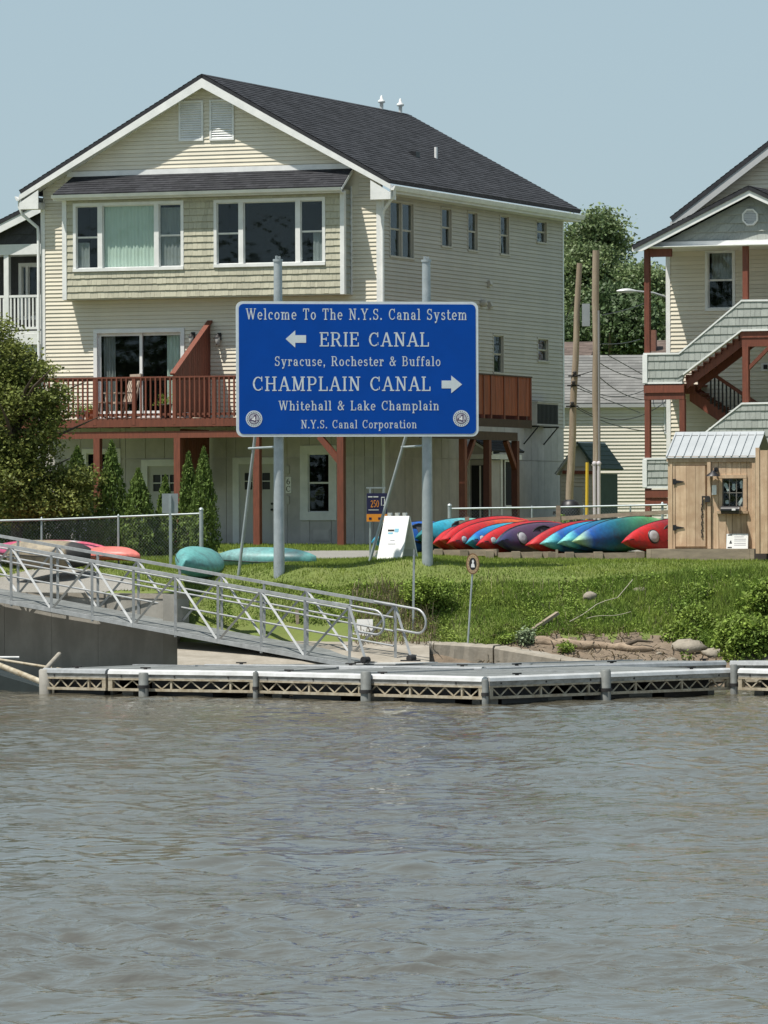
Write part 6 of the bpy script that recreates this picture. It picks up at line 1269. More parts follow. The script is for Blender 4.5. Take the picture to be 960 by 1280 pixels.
def kayak(label, M, mt, L=3.0, Bm=.365, D=.34, fit=True, hatch=None, hatch_col=None, grp=None, cockpit=True, straps=False, name='kayak', cat='kayak', open_top=False):
    T = thing(name, label, cat, M=M, group=grp); NS = 30; NP = 18; vs = []
    for i in range(NS+1):
        t = -1+2*i/NS; a = abs(t); b = Bm*(max(0, 1-a**2.3))**.78; rock = .16*a**3.0; dp = D*(1-.55*a**2.2); peak = .02+.05*(1-a)
        if b < .012: b = .012
        for k in range(NP):
            th = 2*math.pi*k/NP; c, s = math.cos(th), math.sin(th)
            y = b*math.copysign(abs(c)**.8, c)
            if s < 0: z = rock+dp*.55*(1-abs(s)**.85)           # hull below the seam
            else: z = rock+dp*.55+(dp*.45+.05*a)*(s**1.2)*(1 if not open_top else .3)
            if s < 0 and abs(c) < .35: z -= .018
            vs.append((t*L/2, y, z))
    fs = [(i*NP+k, i*NP+(k+1) % NP, (i+1)*NP+(k+1) % NP, (i+1)*NP+k) for i in range(NS) for k in range(NP)]
    m = MB(); m.add(vs, fs, True); m.add(vs[:NP], [tuple(range(NP))[::-1]]); m.add(vs[-NP:], [tuple(range(NP))]); H_ = m.build('hull', mt, T)
    for s_ in (1, -1):                             # dark seam strip where deck meets hull
        sm = MB(); sm.tube([((-1+2*i/24)*L/2*.985, s_*(Bm*(max(0, 1-abs(-1+2*i/24)**2.3))**.78+.004), .16*abs(-1+2*i/24)**3+D*(1-.55*abs(-1+2*i/24)**2.2)*.55) for i in range(25)], .010, 5); sm.build('seam_strip', BLACK, T)
    dk = lambda x: .16*(abs(x)/(L/2))**3+D*(1-.55*(abs(x)/(L/2))**2.2)
    if cockpit:
        z = dk(0); ring = [(.02+.42*math.cos(t), .23*math.sin(t), z+.02-.05*abs(math.cos(t))) for t in np.linspace(0, 2*math.pi, 25)]
        m = MB(); m.tube(ring, .022, 6, False); m.build('cockpit_rim', BLACK, T)
        m = MB(); c = (.02, 0, z-.015); m.add([c]+ring[:-1], [(0, 1+k, 1+(k+1) % 24) for k in range(24)]); m.build('cockpit', BLACK, T)
        m = MB(); m.box(-.16, .12, -.17, .17, z-.015, z+.012); m.box(-.22, -.17, -.17, .17, z-.0, z+.10); m.build('seat', mat('grey_seat', (.08, .08, .09), .9), T)
    for hx, r in (hatch or ()):
        z = dk(hx)+.0; m = MB(); tl = math.atan2(dk(hx+.1)-dk(hx-.1), .2)
        m.lathe([(r, -.06), (r, .022), (r*.9, .034)], (hx, 0, z), 20); m.build('hatch_rim', BLACK, T)
        m = MB(); m.lathe([(r*.84, .03), (r*.80, .046), (r*.3, .052)], (hx, 0, z), 20); m.build('hatch_cover', hatch_col or mat('grey_hatch', (.36, .36, .38), .6, .15, 6), T)
    for x in (-L/2+.22, L/2-.22):
        m = MB(); z = dk(x); s_ = 1 if x > 0 else -1; m.tube([(x, 0, z-.02), (x+.02*s_, 0, z+.05), (x+.12*s_, 0, z+.06), (x+.15*s_, 0, z+.0)], .010, 6); m.build('carry_handle', BLACK, T)
    if cockpit:
        for x in (L*.22, L*.30, -L*.26): m = MB(); z = dk(x)+.012; b = Bm*(1-abs(2*x/L)**2.3)**.72*.75; m.tube([(x, -b, z-.06), (x+.06, 0, z), (x, b, z-.06)], .006, 5); m.build('deck_cord', BLACK, T)
    return T
def kM(bow, Y, phi, roll, L=3.0, flip=1, zc_=None, pitch=0):
    """bow: pixel x of the left tip at depth Y. phi: angle of the tail away from the picture plane"""
    p = P(bow[0], bow[1], Y); f = math.radians(phi); ax = Vector((-math.cos(f), -math.sin(f), math.sin(math.radians(pitch)))).normalized()
    nd = Vector((math.sin(f), -math.cos(f), 0))*flip; r = math.radians(roll); Z = (nd*math.sin(r)+Vector((0, 0, 1))*math.cos(r)); Z = (Z-ax*Z.dot(ax)).normalized(); Yv = Z.cross(ax)
    c = p-ax*(L/2); M = Matrix((ax, Yv, Z)).transposed().to_4x4(); M.translation = c-Z*.17+Vector((0, 0, .03)); return M
GR = 'kayaks leaning on edge on the timber rack'
KY = 672
k_ = [
 ('blue kayak with pale tip, leftmost on the rack, behind the folding sign', (466, 674), 114.6, 48, 62, [(0, CYN), (.12, BLU), (1, BLU)], 1, ()),
 ('teal kayak mostly hidden between folding sign and right sign post', (519, 669), 115.2, 48, 72, [(0, TEAL), (.3, CYN), (1, LGR)], 1, ()),
 ('bright red kayak directly right of the right sign post', (541, 675), 114.2, 46, 70, [(0, RED), (1, RED)], 1, ()),
 ('second red kayak with its cockpit facing the river beside the first red one', (549, 671), 113.7, 46, 74, [(0, RED), (.5, RED), (1, (.7, .05, .03))], 1, ((1.13, .095),)),
 ('red to orange kayak with dark hatch third among the reds', (562, 677), 113.5, 46, 74, [(0, RED), (.35, RED), (.7, ORG), (1, ORG)], 1, ((1.13, .095),)),
 ('blue kayak fading to pale green behind the round sign', (582, 676), 113.4, 46, 74, [(0, CYN), (.10, BLU), (.45, CYN), (.8, LGR), (1, LGR)], 1, ((1.13, .095),)),
 ('crimson kayak with grey hatch between the two dark blue ones', (597, 678), 113.3, 46, 74, [(0, RED), (.5, RED), (1, DRED)], 1, ((1.13, .095),)),
 ('teal and navy kayak tucked left of the purple one', (616, 676), 113.2, 46, 74, [(0, TEAL), (.15, NVY), (.6, BLU), (1, NVY)], 1, ((1.13, .095),)),
 ('dark purple kayak with large round grey hatch facing the river', (622, 674), 113.0, 44, 78, [(0, NVY), (.25, PUR), (.6, PUR), (1, NVY)], 1, ((.80, .16),)),
 ('red kayak with rounded tip between the purple and the blue-green ones', (666, 677), 112.9, 44, 100, [(0, RED), (1, DRED)], -1, ()),
 ('blue kayak fading to green with hull turned out, first of three', (683, 675), 112.7, 40, 100, [(0, (.20, .60, .58)), (.07, (.10, .50, .60)), (.14, BLU), (.5, CYN), (.85, GRN), (1, LGR)], -1, ()),
 ('blue and green kayak with hull turned out, middle of three', (705, 673), 112.5, 40, 100, [(0, (.25, .66, .60)), (.07, (.12, .55, .60)), (.14, BLU), (.45, TEAL), (.8, GRN), (1, LGR)], -1, ()),
 ('blue to light green kayak with hull turned out, right one of three', (724, 673), 112.3, 38, 100, [(0, LGR), (.12, BLU), (.4, TEAL), (.7, GRN), (1, LGR)], -1, ()),
 ('dark red kayak with pale round hatch beside the shed', (777, 676), 112.2, 40, 76, [(0, RED), (.2, RED), (.4, DRED), (1, PUR)], 1, ((.72, .16),)),
]
for i, (lab, b, Y, phi, roll, st, fl, ht) in enumerate(k_):
    jr = random.Random(i*7+3); kayak(lab, kM((b[0]+jr.uniform(-3, 3), b[1]+jr.uniform(3.5, 6.5)), Y, phi+jr.uniform(-5, 5), roll+jr.uniform(-9, 7), flip=fl, pitch=jr.uniform(-6, -2.5)), kay_mat('kayak_plastic_%d' % i, st), grp=GR, hatch=ht, cockpit=fl > 0)
def rack():
    T = thing('kayak_rack', 'low timber rack holding the row of kayaks on edge', 'rack', loc=(0, 0, 0)); q = lambda x, y, Y: P(x, y, Y)
    for x0, x1, Y in ((542, 622, 113.3), (624, 690, 112.7), (692, 806, 112.2)):
        A = q(x0, 686, Y); B = q(x1, 686, Y-.5); m = MB(); z0 = zg(A.x, A.y)-.04; m.bar((A.x, A.y, z0+.10), (B.x, B.y, z0+.12), .14, .14); m.build('sill_timber', LUMB, T)
        m = MB(); m.bar((A.x+.7, A.y+1.7, z0+.12), (B.x+.7, B.y+1.7, z0+.12), .14, .14); m.build('sill_timber', LUMB, T)
    for x, Y in ((548, 113.0), (580, 112.9), (612, 112.7), (645, 112.5), (672, 112.3), (690, 112.15), (712, 112.05), (748, 111.9), (800, 111.7)):
        A = q(x, 690, Y); z = zg(A.x, Y); m = MB(); m.box(A.x-.09, A.x+.09, Y-.14, Y+.5, z-.05, z+.16); m.build('block', LUMB, T)
    for x, yt, Y, ww in ((584, 646, 115.8, .10), (698, 632, 116.2, .10), (696, 684, 112.0, .05), (838.5, 648, 111.9, .10)):
        A = q(x, 690, Y); z = zg(A.x, Y); zt = q(x, yt, Y).z if yt < 680 else z+.22; m = MB(); m.box(A.x-ww/2, A.x+ww/2, Y-.05, Y+.05, z-.05, zt); m.build('rack_post', LUMB, T)
    A, B, C_ = q(498, 657, 116.2), q(700, 648, 116.2), q(836, 640, 114.5)
    m = MB(); m.bar(A, B, .05, .09); m.build('back_rail', LUMB, T); m = MB(); m.bar(B+Vector((.02, 0, 0)), C_, .05, .09); m.build('back_rail', LUMB, T)
rack()
def lying(label, px0, px1, py, Y0, Y1, mt, roll, L, **kw):
    A = P(px0, py[0], Y0); B = P(px1, py[1], Y1); ax = (A-B).normalized(); c = (A+B)/2; Z = Vector((0, 0, 1)) if roll == 0 else (Matrix.Rotation(math.radians(roll), 3, ax) @ Vector((0, 0, 1)))
    Z = (Z-ax*Z.dot(ax)).normalized(); Yv = Z.cross(ax); M = Matrix((ax, Yv, Z)).transposed().to_4x4(); M.translation = c-Z*kw.get('D', .38)/2; return kayak(label, M, mt, L=L, **kw)
TQ = (.13, .38, .37); TQD = (.05, .16, .17)
lying('weathered turquoise kayak lying on the lawn behind the left sign post', 271, 396, (697, 699), 111.2, 110.2, kay_mat('turquoise_faded', [(0, TQ), (.3, (.22, .42, .41)), (.62, TQ), (.66, TQD), (.78, TQD), (.82, TQ), (1, TQD)]), 172, 2.35, cockpit=False, Bm=.38, D=.42)
lying('turquoise kayak seen end on beside the chain-link fence post', 231, 268, (706, 700), 108.4, 110.6, kay_mat('turquoise_bright', [(0, TQ), (.5, (.15, .45, .42)), (1, TQD)]), 150, 2.5, cockpit=True, Bm=.46, D=.52)
TAN = (.30, .25, .17)
lying('large tan overturned canoe with black end beyond the paving at left', 12, 110, (693, 695), 112.9, 112.0, kay_mat('tan_canoe', [(0, TAN), (.5, (.38, .32, .22)), (.70, TAN), (.72, (.02, .02, .02)), (1, (.03, .03, .03))], .6), 182, 2.1, cockpit=False, Bm=.50, D=.62, name='canoe', cat='canoe')
lying('pink kayak with white stripe lying behind the tan canoe', -18, 138, (687, 687), 115.0, 113.8, kay_mat('pink_kayak', [(0, (.5, .08, .3)), (.3, PNK), (.62, (.75, .25, .3)), (.72, (.75, .75, .75)), (.78, PNK), (1, PNK)]), 168, 3.0, cockpit=False, Bm=.40, D=.36)
lying('coral pink kayak end poking out right of the tan canoe', 112, 163, (692, 692), 113.2, 112.6, kay_mat('coral_kayak', [(0, (.80, .20, .16)), (1, (.85, .22, .18))]), 172, 1.6, cockpit=False, Bm=.33, D=.26)
# ================================================================== FENCES
def chain(T, A, B, h, cell=.075):
    A, B = Vector(A), Vector(B); d = B-A; L = Vector((d.x, d.y, 0)).length; V = []; F_ = []; n = Vector((-d.y, d.x, 0)).normalized()*.0; k = 0
    base = lambda s, z: A+d*(s/L)+Vector((0, 0, z)); w_ = .0020
    for sgn in (1, -1):
        s = -h
        while s < L+h:
            s0, z0, s1, z1 = (s, 0, s+h, h) if sgn > 0 else (s+h, 0, s, h)
            def cl(sa, za, sb, zb, lim):
                t = (lim-sa)/(sb-sa); return lim, za+(zb-za)*t
            a, b = (s0, z0), (s1, z1)
            if a[0] > b[0]: a, b = b, a
            if b[0] > 0 and a[0] < L:
                if a[0] < 0: a = cl(*a, *b, 0)
                if b[0] > L: b = cl(*a, *b, L)
                p, q = base(*a), base(*b); i = len(V); V += [p, p+Vector((0, 0, w_)), q+Vector((0, 0, w_)), q]; F_.append((i, i+1, i+2, i+3))
            s += cell
    m = MB(); m.add(V, F_); return m.build('wire_mesh', GALV, T, kind='stuff')
def fence(label, pts, posts, hgt, grp=None, endpost=None, rail_r=.022):
    T = thing('chain_link_fence', label, 'fence', loc=(0, 0, 0)); Q = [P(x, y, Y) for x, y, Y in pts]
    for a, b in zip(Q[:-1], Q[1:]):
        m = MB(); m.tube([a, b], rail_r, 8); m.build('top_rail', GALV, T); g = lambda p: Vector((p.x, p.y, p.z-hgt)); chain(T, g(a), g(b), hgt-.02)
    for x, yt, Y, r in posts:
        p = P(x, yt, Y); z0 = zg(p.x, p.y)-.1; m = MB(); m.tube([(p.x, p.y, z0), tuple(p)], r, 10); m.lathe([(r*1.2, 0), (r*.9, .03), (.005, .05)], p, 10); m.build('post', GALV, T)
fence('galvanised chain-link fence in front of the narrow evergreens at left', [(-60, 652, 114.2), (60, 649.5, 114.0), (252, 642, 112.6)], [(-20, 651, 114.1, .024), (52, 649, 114.05, .024), (148, 645.5, 113.3, .024), (214, 643.5, 112.9, .024), (251.5, 637, 112.6, .045)], .95)
fence('chain-link fence running behind the kayaks to the wooden shed', [(561, 636, 118.6), (700, 634, 118.2), (834, 631, 117.0)], [(562, 632, 118.6, .045), (612, 637, 118.5, .02), (665, 635, 118.3, .02), (730, 634, 118.0, .02), (788, 633, 117.5, .02), (828, 630, 117.1, .03)], .95)
# ================================================================== SMALL SIGNS AND BOARDS
def frame_at(px, py, Y, deg, dz=0): p = P(px, py, Y); return Frame((p.x, p.y, zg(p.x, p.y)+dz), deg)
def sign_back():
    fr = frame_at(213, 690, 112.2, 6); T = thing('road_sign', 'blank grey back of a square sign on a post behind the fence', 'sign', fr); pl = Pl(fr, 'F', 0); r = pl.rect(202.5, 617, 222.5, 641.5)
    m = MB(); m.box(r[0], r[1], 0, .01, r[2], r[3]); m.build('panel', mat('dull_sign_back', (.30, .33, .34), .5, .15, 6, metal=.3), T); m = MB(); m.box((r[0]+r[1])/2-.025, (r[0]+r[1])/2+.025, -.035, -.001, -.2, r[3]-.03); m.build('post', GALV, T)
sign_back()
def anniversary():
    fr = frame_at(471, 698, 112.0, 12); T = thing('event_sign', 'navy and orange printed sign with white numbers on a metal stand', 'sign', fr); pl = Pl(fr, 'F', 0); r = pl.rect(458.5, 616.5, 484, 652); zs = pl.at(460, 642.5)[1]
    m = MB(); m.box(r[0], r[1], 0, .02, zs, r[3]); b = m.build('panel', NAVY, T); m = MB(); m.box(r[0], r[1], 0, .021, r[2], zs-.002); m.build('orange_strip', ORNG, T)
    w_ = r[1]-r[0]; h = r[3]-zs
    glyphs(pl, b, '250', r[0]+w_*.18, zs+h*.32, h*.34, .004, ORNG, 'numerals', width=w_*.42, track=.02); m = MB()
    for x, z, ww, hh in ((.06, .80, .22, .05), (.32, .80, .24, .05), (.08, .18, .5, .03), (.70, .40, .03, .40), (.78, .40, .13, .04), (.85, .44, .04, .3), (.70, .78, .18, .04)): m.box(r[0]+w_*x, r[0]+w_*(x+ww), -.003, -.001, zs+h*z, zs+h*(z+hh))
    m.build('white_print', WHITEP, b, kind='stuff'); m = MB()
    for x in (.1, .55, .8): m.box(r[0]+w_*x, r[0]+w_*(x+.13), -.003, -.001, r[2]+.04, r[2]+.09)
    m.build('dark_print', NAVY, b, kind='stuff')
    for x in (r[0]+.06, r[1]-.09): m = MB(); m.box(x, x+.035, .022, .05, .0, r[3]+.10); m.build('stand_post', GALV, T)
    m = MB(); m.box(r[0]-.0, r[1]-.03, .022, .05, r[3]+.101, r[3]+.13); m.build('stand_top', GALV, T)
    m = MB(); x = r[1]-.07; m.prism([(x-.25, .03, .0), (x+.25, .03, 0), (x+.04, .03, .28), (x-.04, .03, .28)], (0, .012, 0)); m.build('stand_foot', GALV, T)
    m = MB(); m.box(r[1]-.16, r[1]-.02, .055, .14, .35, .75); m.build('control_box', BLACK, T)
anniversary()
def aframe():
    p = P(497, 703, 109.9); z = zg(p.x, p.y); fr = Frame((p.x, p.y, z), -38); T = thing('folding_sign', 'white plastic folding sign standing open on the lawn by the right sign post', 'sign', fr)
    hgt = .98; w_ = .66; sp = .30
    for s in (-1, 1):
        o = lambda x, t, e=0: (x, s*(sp*(1-t))+s*e, hgt*t)
        m = MB(); a, b, c, d = o(-w_/2, 0), o(w_/2, 0), o(w_/2, .95), o(-w_/2, .95); m.prism([a, b, c, d], (0, -s*.03, 0)); pn = m.build('panel', WHITEP, T)
        for k in range(3): x = -.2+.2*k; m = MB(); m.prism([o(x-.05, .95), o(x+.05, .95), o(x+.04, 1.02), o(x-.04, 1.02)], (0, -s*.03, 0)); m.build('hinge_lug', WHITEP, T)
        if s < 0:
            for k, (u0, u1, v0, v1, mm) in enumerate(((-.17, .0, .62, .66, INK), (.01, .12, .60, .68, SKYB), (-.15, -.02, .56, .60, SKYB), (-.1, .1, .34, .36, mat('grey_print', (1, 1, 1))), (-.06, .06, .42, .44, MATS['grey_print']))):
                m = MB(); e = .004; m.prism([o(u0, v0, e), o(u1, v0, e), o(u1, v1, e), o(u0, v1, e)], (0, .002, 0)); m.build('print', mm, pn)
        else:
            for k in range(6): t = .1+.14*k; m = MB(); a, b = o(-w_*.42, t, -.035), o(w_*.42, t, -.035); m.bar(a, b, .012, .02); m.build('rib', WHITEP, pn)
    m = MB(); m.bar((-.28, -sp*.45, hgt*.5), (-.28, sp*.45, hgt*.5), .02, .03); m.build('spreader', WHITEP, T)
aframe()
def round_sign():
    p = P(583.5, 806, 105.75); T = thing('round_sign', 'small brown oval sign with white figure on a thin metal post on the bank', 'sign', loc=(p.x, p.y, 0)); t = P(591, 706, 105.75); dx = t.x-p.x
    m = MB(); m.tube([(0, 0, p.z-.3), (dx-.0, .03, t.z-.05)], .02, 8); m.build('post', GALV, T)
    e = lambda rx, rz, y, o=0: [(dx+rx*math.cos(a), y, t.z+.02+rz*math.sin(a)) for a in np.linspace(0, 2*math.pi, 29)[:-1]]
    m = MB(); m.prism(e(.135, .215, -.0), (0, .02, 0)); m.build('rim', BRWN, T)
    m = MB(); m.prism(e(.115, .19, -.003), (0, .002, 0)); m.build('ring', mat('tan_ring', (.42, .30, .17), .6), T); m = MB(); m.prism(e(.075, .125, -.006), (0, .002, 0)); m.build('disc', INK, T)
    q = [(-.4, -.6), (.45, -.6), (.35, -.1), (.15, .1), (.3, .45), (.05, .75), (-.2, .5), (-.1, .1), (-.35, -.1)]
    m = MB(); m.prism([(dx+a*.09, -.009, t.z+.02+b*.12) for a, b in q], (0, .002, 0)); m.build('figure', WHITEP, T)
    m = MB()
    for k in range(16): a = 2*math.pi*k/16; m.box(dx+.095*math.cos(a)-.006, dx+.095*math.cos(a)+.006, -.006, -.0035, t.z+.02+.158*math.sin(a)-.007, t.z+.02+.158*math.sin(a)+.007)
    m.build('rim_print', BRWN, T, kind='stuff')
round_sign()
def bare_post():
    a = P(516, 786, 106.4); b = P(517.5, 694, 106.4); T = thing('steel_post', 'bare thin steel post rising from the bank in front of the folding sign', 'post', loc=(a.x, a.y, 0))
    m = MB(); m.bar((0, 0, a.z-.3), (b.x-a.x, 0, b.z), .045, .03, (0, 1, 0)); m.build('post', GALV, T); m = MB(); m.box(b.x-a.x-.012, b.x-a.x+.012, -.03, .03, b.z-.25, b.z+.12); m.build('edge_on_plate', mat('dull_sign_back', (1, 1, 1)), T)
bare_post()
def white_board():
    p = P(452, 806, 106.1); fr = Frame(p, -12); T = thing('notice_board', 'two white boards fixed one above the other on the bank behind the gangway foot', 'sign', fr); pl = Pl(fr, 'F', 0)
    for k, q in enumerate(((446, 774, 466, 789), (441, 791, 466, 806))): r = pl.rect(*q); m = MB(); m.box(r[0], r[1], 0+.004*k, .02+.004*k, r[2], r[3]); m.build('panel', WHITEP, T)
    for x in (446, 462): a = pl.at(x, 800)[0]; m = MB(); m.box(a-.025, a+.025, .03, .07, -.4, pl.at(x, 778)[1]); m.build('leg', LUMB, T)
white_board()
def stake():
    a, b = P(374, 790, 106.9), P(371, 763, 106.9); m = MB(); m.bar((a.x, a.y, a.z-.25), b, .07, .04, (0, 1, 0)); m.build('wooden_stake', LUMB, None, label='short pale wooden stake standing on the bank behind the gangway', cat='stake')
stake()
# driftwood, log, rocks, cord
def log():
    a, b = P(668, 813, 105.9), P(815, 818, 105.5); pts = []; rs = []
    for i in range(13): t = i/12; p = a.lerp(b, t); pts.append((p.x, p.y+.06*math.sin(i*1.1), zg(p.x, p.y)+.06+.02*math.sin(i*2.3))); rs.append(.12-.05*t+.012*math.sin(i*2.9))
    T = thing('log', 'long bleached log lying on the mud behind the angled dock', 'log', loc=(0, 0, 0)); m = MB(); m.tube(pts, rs, 12); m.build('trunk', mat('bleached_wood', (.36, .28, .20), .9, .5, 5, (.18, .13, .09), .01, 20, stretch=(1, 4, 4)), T)
    m = MB(); m.tube([pts[9], (pts[9][0]+.3, pts[9][1]-.1, pts[9][2]+.13), (pts[9][0]+.62, pts[9][1]-.1, pts[9][2]+.10)], [.05, .035, .015], 8); m.build('branch_stub', BARK, T)
log()
def beam(name, lab, a, b, r, cat, mm): m = MB(); m.bar(a, b, r, r*.7); m.build(name, mm, None, label=lab, cat=cat)
a, b = P(648, 799, 106.0), P(697, 770, 106.7); beam('driftwood_plank', 'grey driftwood plank slanting up the bank above the concrete blocks', a, b+Vector((0, 0, .06)), .09, 'plank', LUMB)
def rock(lab, px, py, Y, s, sq=.6, name='rock'):
    p = P(px, py, Y); r = random.Random(int(px)); m = MB(); NP = 12; vs = []
    for i in range(7):
        ph = math.pi*i/6
        for k in range(NP): t = 2*math.pi*k/NP; q = 1+r.uniform(-.24, .24); vs.append((s*q*math.sin(ph)*math.cos(t), s*.7*q*math.sin(ph)*math.sin(t), s*sq*q*math.cos(ph)))
    m.add(vs, [(i*NP+k, i*NP+(k+1) % NP, (i+1)*NP+(k+1) % NP, (i+1)*NP+k) for i in range(6) for k in range(NP)], True); o = m.build(name, STONE, None, label=lab, cat='rock'); o.location = (p.x, p.y, zg(p.x, p.y)+s*sq*.15)
rock('largest pale boulder at the waterline beside the dense weeds', 862, 806, 105.6, .38, .42); rock('smaller flat stone right of the large boulder', 893, 812, 105.3, .26, .45); rock('rounded grey stone half buried high on the bank, left one', 738, 745, 107.4, .13, .8)
rock('flat pale stone in a bare patch of the upper bank below the shed platform', 800, 742, 107.6, .17, .4); rock('tiny white stone on the mud left of the boulder', 824, 812, 105.4, .07, .7); rock('dark stone at the foot of the bank next to the log end', 838, 820, 105.1, .16, .5)
m = MB(); pts = []
for x, y, Y in ((712, 778, 106.4), (728, 771, 106.6), (746, 762, 106.9), (757, 755, 107.0), (772, 752, 107.1), (783, 738, 107.5), (791, 731, 107.8)): p = P(x, y, Y); pts.append((p.x, p.y, zg(p.x, p.y)+.14))
m.tube(pts, .008, 6); m.build('rope', mat('bleached_rope', (.38, .35, .27), .9), None, label='thin pale rope trailing down the grassy bank', cat='rope')
m = MB(); pts = []
for i in range(8): p = P(733+i*8, 779-.3*i, 106.5+.02*i); pts.append((p.x, p.y, zg(p.x, p.y)+.13+.02*math.sin(i)))
m.tube(pts, .007, 6); m.build('fallen_branch', mat('bleached_rope', (1, 1, 1)), None, label='thin bleached branch lying level across the bank grass', cat='branch')
# ================================================================== UTILITY POLES, LAMP, CABLES
def upole(label, top, bot, Y, r0, r1):
    a, b = P(*top, Y), P(*bot, Y); T = thing('utility_pole', label, 'utility pole', loc=(b.x, b.y, 0)); n = 12; pts = []; rs = []
    for i in range(n+1): t = i/n; p = b.lerp(a, t); z = (zg(b.x, b.y)-.3)*(1-t)+a.z*t; pts.append((p.x-b.x+.012*math.sin(i*1.7), 0, z)); rs.append(r0+(r1-r0)*t)
    m = MB(); m.tube(pts, rs, 16); m.build('pole', POLE, T); return T, Vector((b.x, b.y, 0)), a
TA, BA, PA = upole('leaning grey utility pole with a transformer box between the two houses', (724, 329), (709, 640), 134, .108, .07)
TB, BB, PB = upole('straight pale utility pole with conduits at its foot, right of the leaning one', (744.5, 313), (746, 650), 132, .10, .088)
r0 = P(727.5, 380, 134); r1 = P(737, 408, 134); m = MB(); m.box(r0.x-BA.x, r1.x-BA.x, -.2, .1, r1.z, r0.z); m.build('transformer_box', mat('transformer_grey', (.30, .33, .35), .6, .15, 4), TA)
for k, py in enumerate((470, 482, 508)): p = P(718-k*1.5, py, 134); m = MB(); m.lathe([(.03, 0), (.06, .03), (.03, .06), (.06, .09), (.02, .12)], (p.x-BA.x, -.12, p.z), 10); m.bar((p.x-BA.x-.15, 0, p.z), (p.x-BA.x+.15, -.15, p.z), .04, .04); m.build('insulator', IRON, TA)
for dx in (743.3, 748.6):
    p = P(dx, 581, 131.8); m = MB(); m.tube([(p.x-BB.x, -.16, 2.4), (p.x-BB.x, -.16, p.z)], .045, 10); m.lathe([(.055, 0), (.065, .05), (.03, .09)], (p.x-BB.x, -.16, p.z), 10); m.build('conduit', PVC, TB)
p = P(748, 480, 131.8); m = MB(); m.tube([(p.x-BB.x+.02, -.13, 2.4), (p.x-BB.x+.02, -.13, P(748, 388, 131.8).z)], .03, 8); m.build('riser_cable', mat('grey_conduit', (.2, .2, .2), .6), TB)
def guy():
    a, b = P(734, 578, 130), P(733, 640, 130); m = MB(); m.tube([(a.x, a.y, a.z), (b.x, b.y, zg(b.x, b.y))], .04, 8); m.build('guy_guard', YEL, None, label='thin yellow guy-wire guard in front of the tiny outbuilding', cat='guy guard')
guy()
def lamp():
    h = P(782, 364, 150); T = thing('street_lamp', 'pale cobra-head street lamp reaching out in front of the trees', 'street lamp', loc=(h.x, h.y, 0)); m = MB()
    pr = []
    for i in range(11): t = i/10; pr.append((-.26+.6*t, math.sin(math.pi*min(1, .1+t*.85))))
    vs = []; NP = 10
    for x, q in pr:
        for k in range(NP): a = 2*math.pi*k/NP; vs.append((x, .14*q*math.cos(a), h.z+.085*q*math.sin(a)*(1 if math.sin(a) > 0 else .6)))
    m.add(vs, [(i*NP+k, i*NP+(k+1) % NP, (i+1)*NP+(k+1) % NP, (i+1)*NP+k) for i in range(10) for k in range(NP)], True); m.build('lamp_head', ALUB, T)
    e = P(835, 372, 150); m = MB(); m.tube([(.3, 0, h.z), (.8, 0, h.z-.05), (e.x-h.x, 0, e.z)], .03, 8); m.build('arm', ALU, T)
    m = MB(); m.tube([(e.x-h.x+.05, 0, 2), (e.x-h.x+.05, 0, e.z+.3)], .1, 12); m.build('pole', POLE, T)
lamp()
def cable(a, b, sag, lab, r=.016):
    A, B = P(*a), P(*b); pts = [A.lerp(B, i/14)-Vector((0, 0, sag*4*(i/14)*(1-i/14))) for i in range(15)]; m = MB(); m.tube(pts, r, 5); m.build('power_line', WIRE, None, label=lab, cat='cable', group='overhead lines between poles and houses')
for a, b, sg, lab in (((717, 505, 134), (838, 497, 140), .5, 'heavy drooping cable from the leaning pole to the stair landing'), ((717, 508, 134), (860, 532, 145), .35, 'long cable sagging rightwards in front of the cream wall'), ((750, 454, 132), (810, 474, 140), .1, 'short cable crossing the grey roof from the straight pole'), ((760, 444, 132), (812, 473, 142), .0, 'straight wire slanting down across the grey roof top'), ((720, 480, 134), (812, 484, 150), .3, 'thin wire sagging across the middle of the grey roof'), ((719, 484, 134), (800, 516, 145), .0, 'thin wire slanting down from the insulators'), ((716, 470, 134), (745, 462, 132), .02, 'short jumper wire joining the two poles'), ((752, 394, 132), (815, 375, 150), .05, 'pale wire rising from the straight pole past the lamp'), ((752, 430, 132), (800, 424, 150), .05, 'pale lower wire passing in front of the tree'), ((722, 364, 134), (707, 400, 138), .0, 'stay wire from the top of the leaning pole'), ((750, 472, 132), (812, 500, 140), .15, 'wire from the straight pole towards the lower landing'), ((797, 302, 150), (812, 297, 150), .0, 'faint wire leaving the porch roof tip')):
    cable(a, b, sg, lab, .012 if 'pale' in lab or 'faint' in lab else .012)
def grill():
    p = P(713, 640, 126); T = thing('covered_grill', 'barbecue grill under a black cover at the corner of the big house', 'grill', loc=(p.x, p.y, zg(p.x, p.y)))
    m = MB(); m.lathe([(.22, .0), (.24, .5), (.26, .75), (.25, 1.0), (.20, 1.12), (.10, 1.18)], (0, 0, 0), 14); m.build('cover', BLACK, T); m = MB(); m.box(-.42, -.20, -.12, .12, .82, .9); m.build('side_shelf', BLACK, T)
grill()
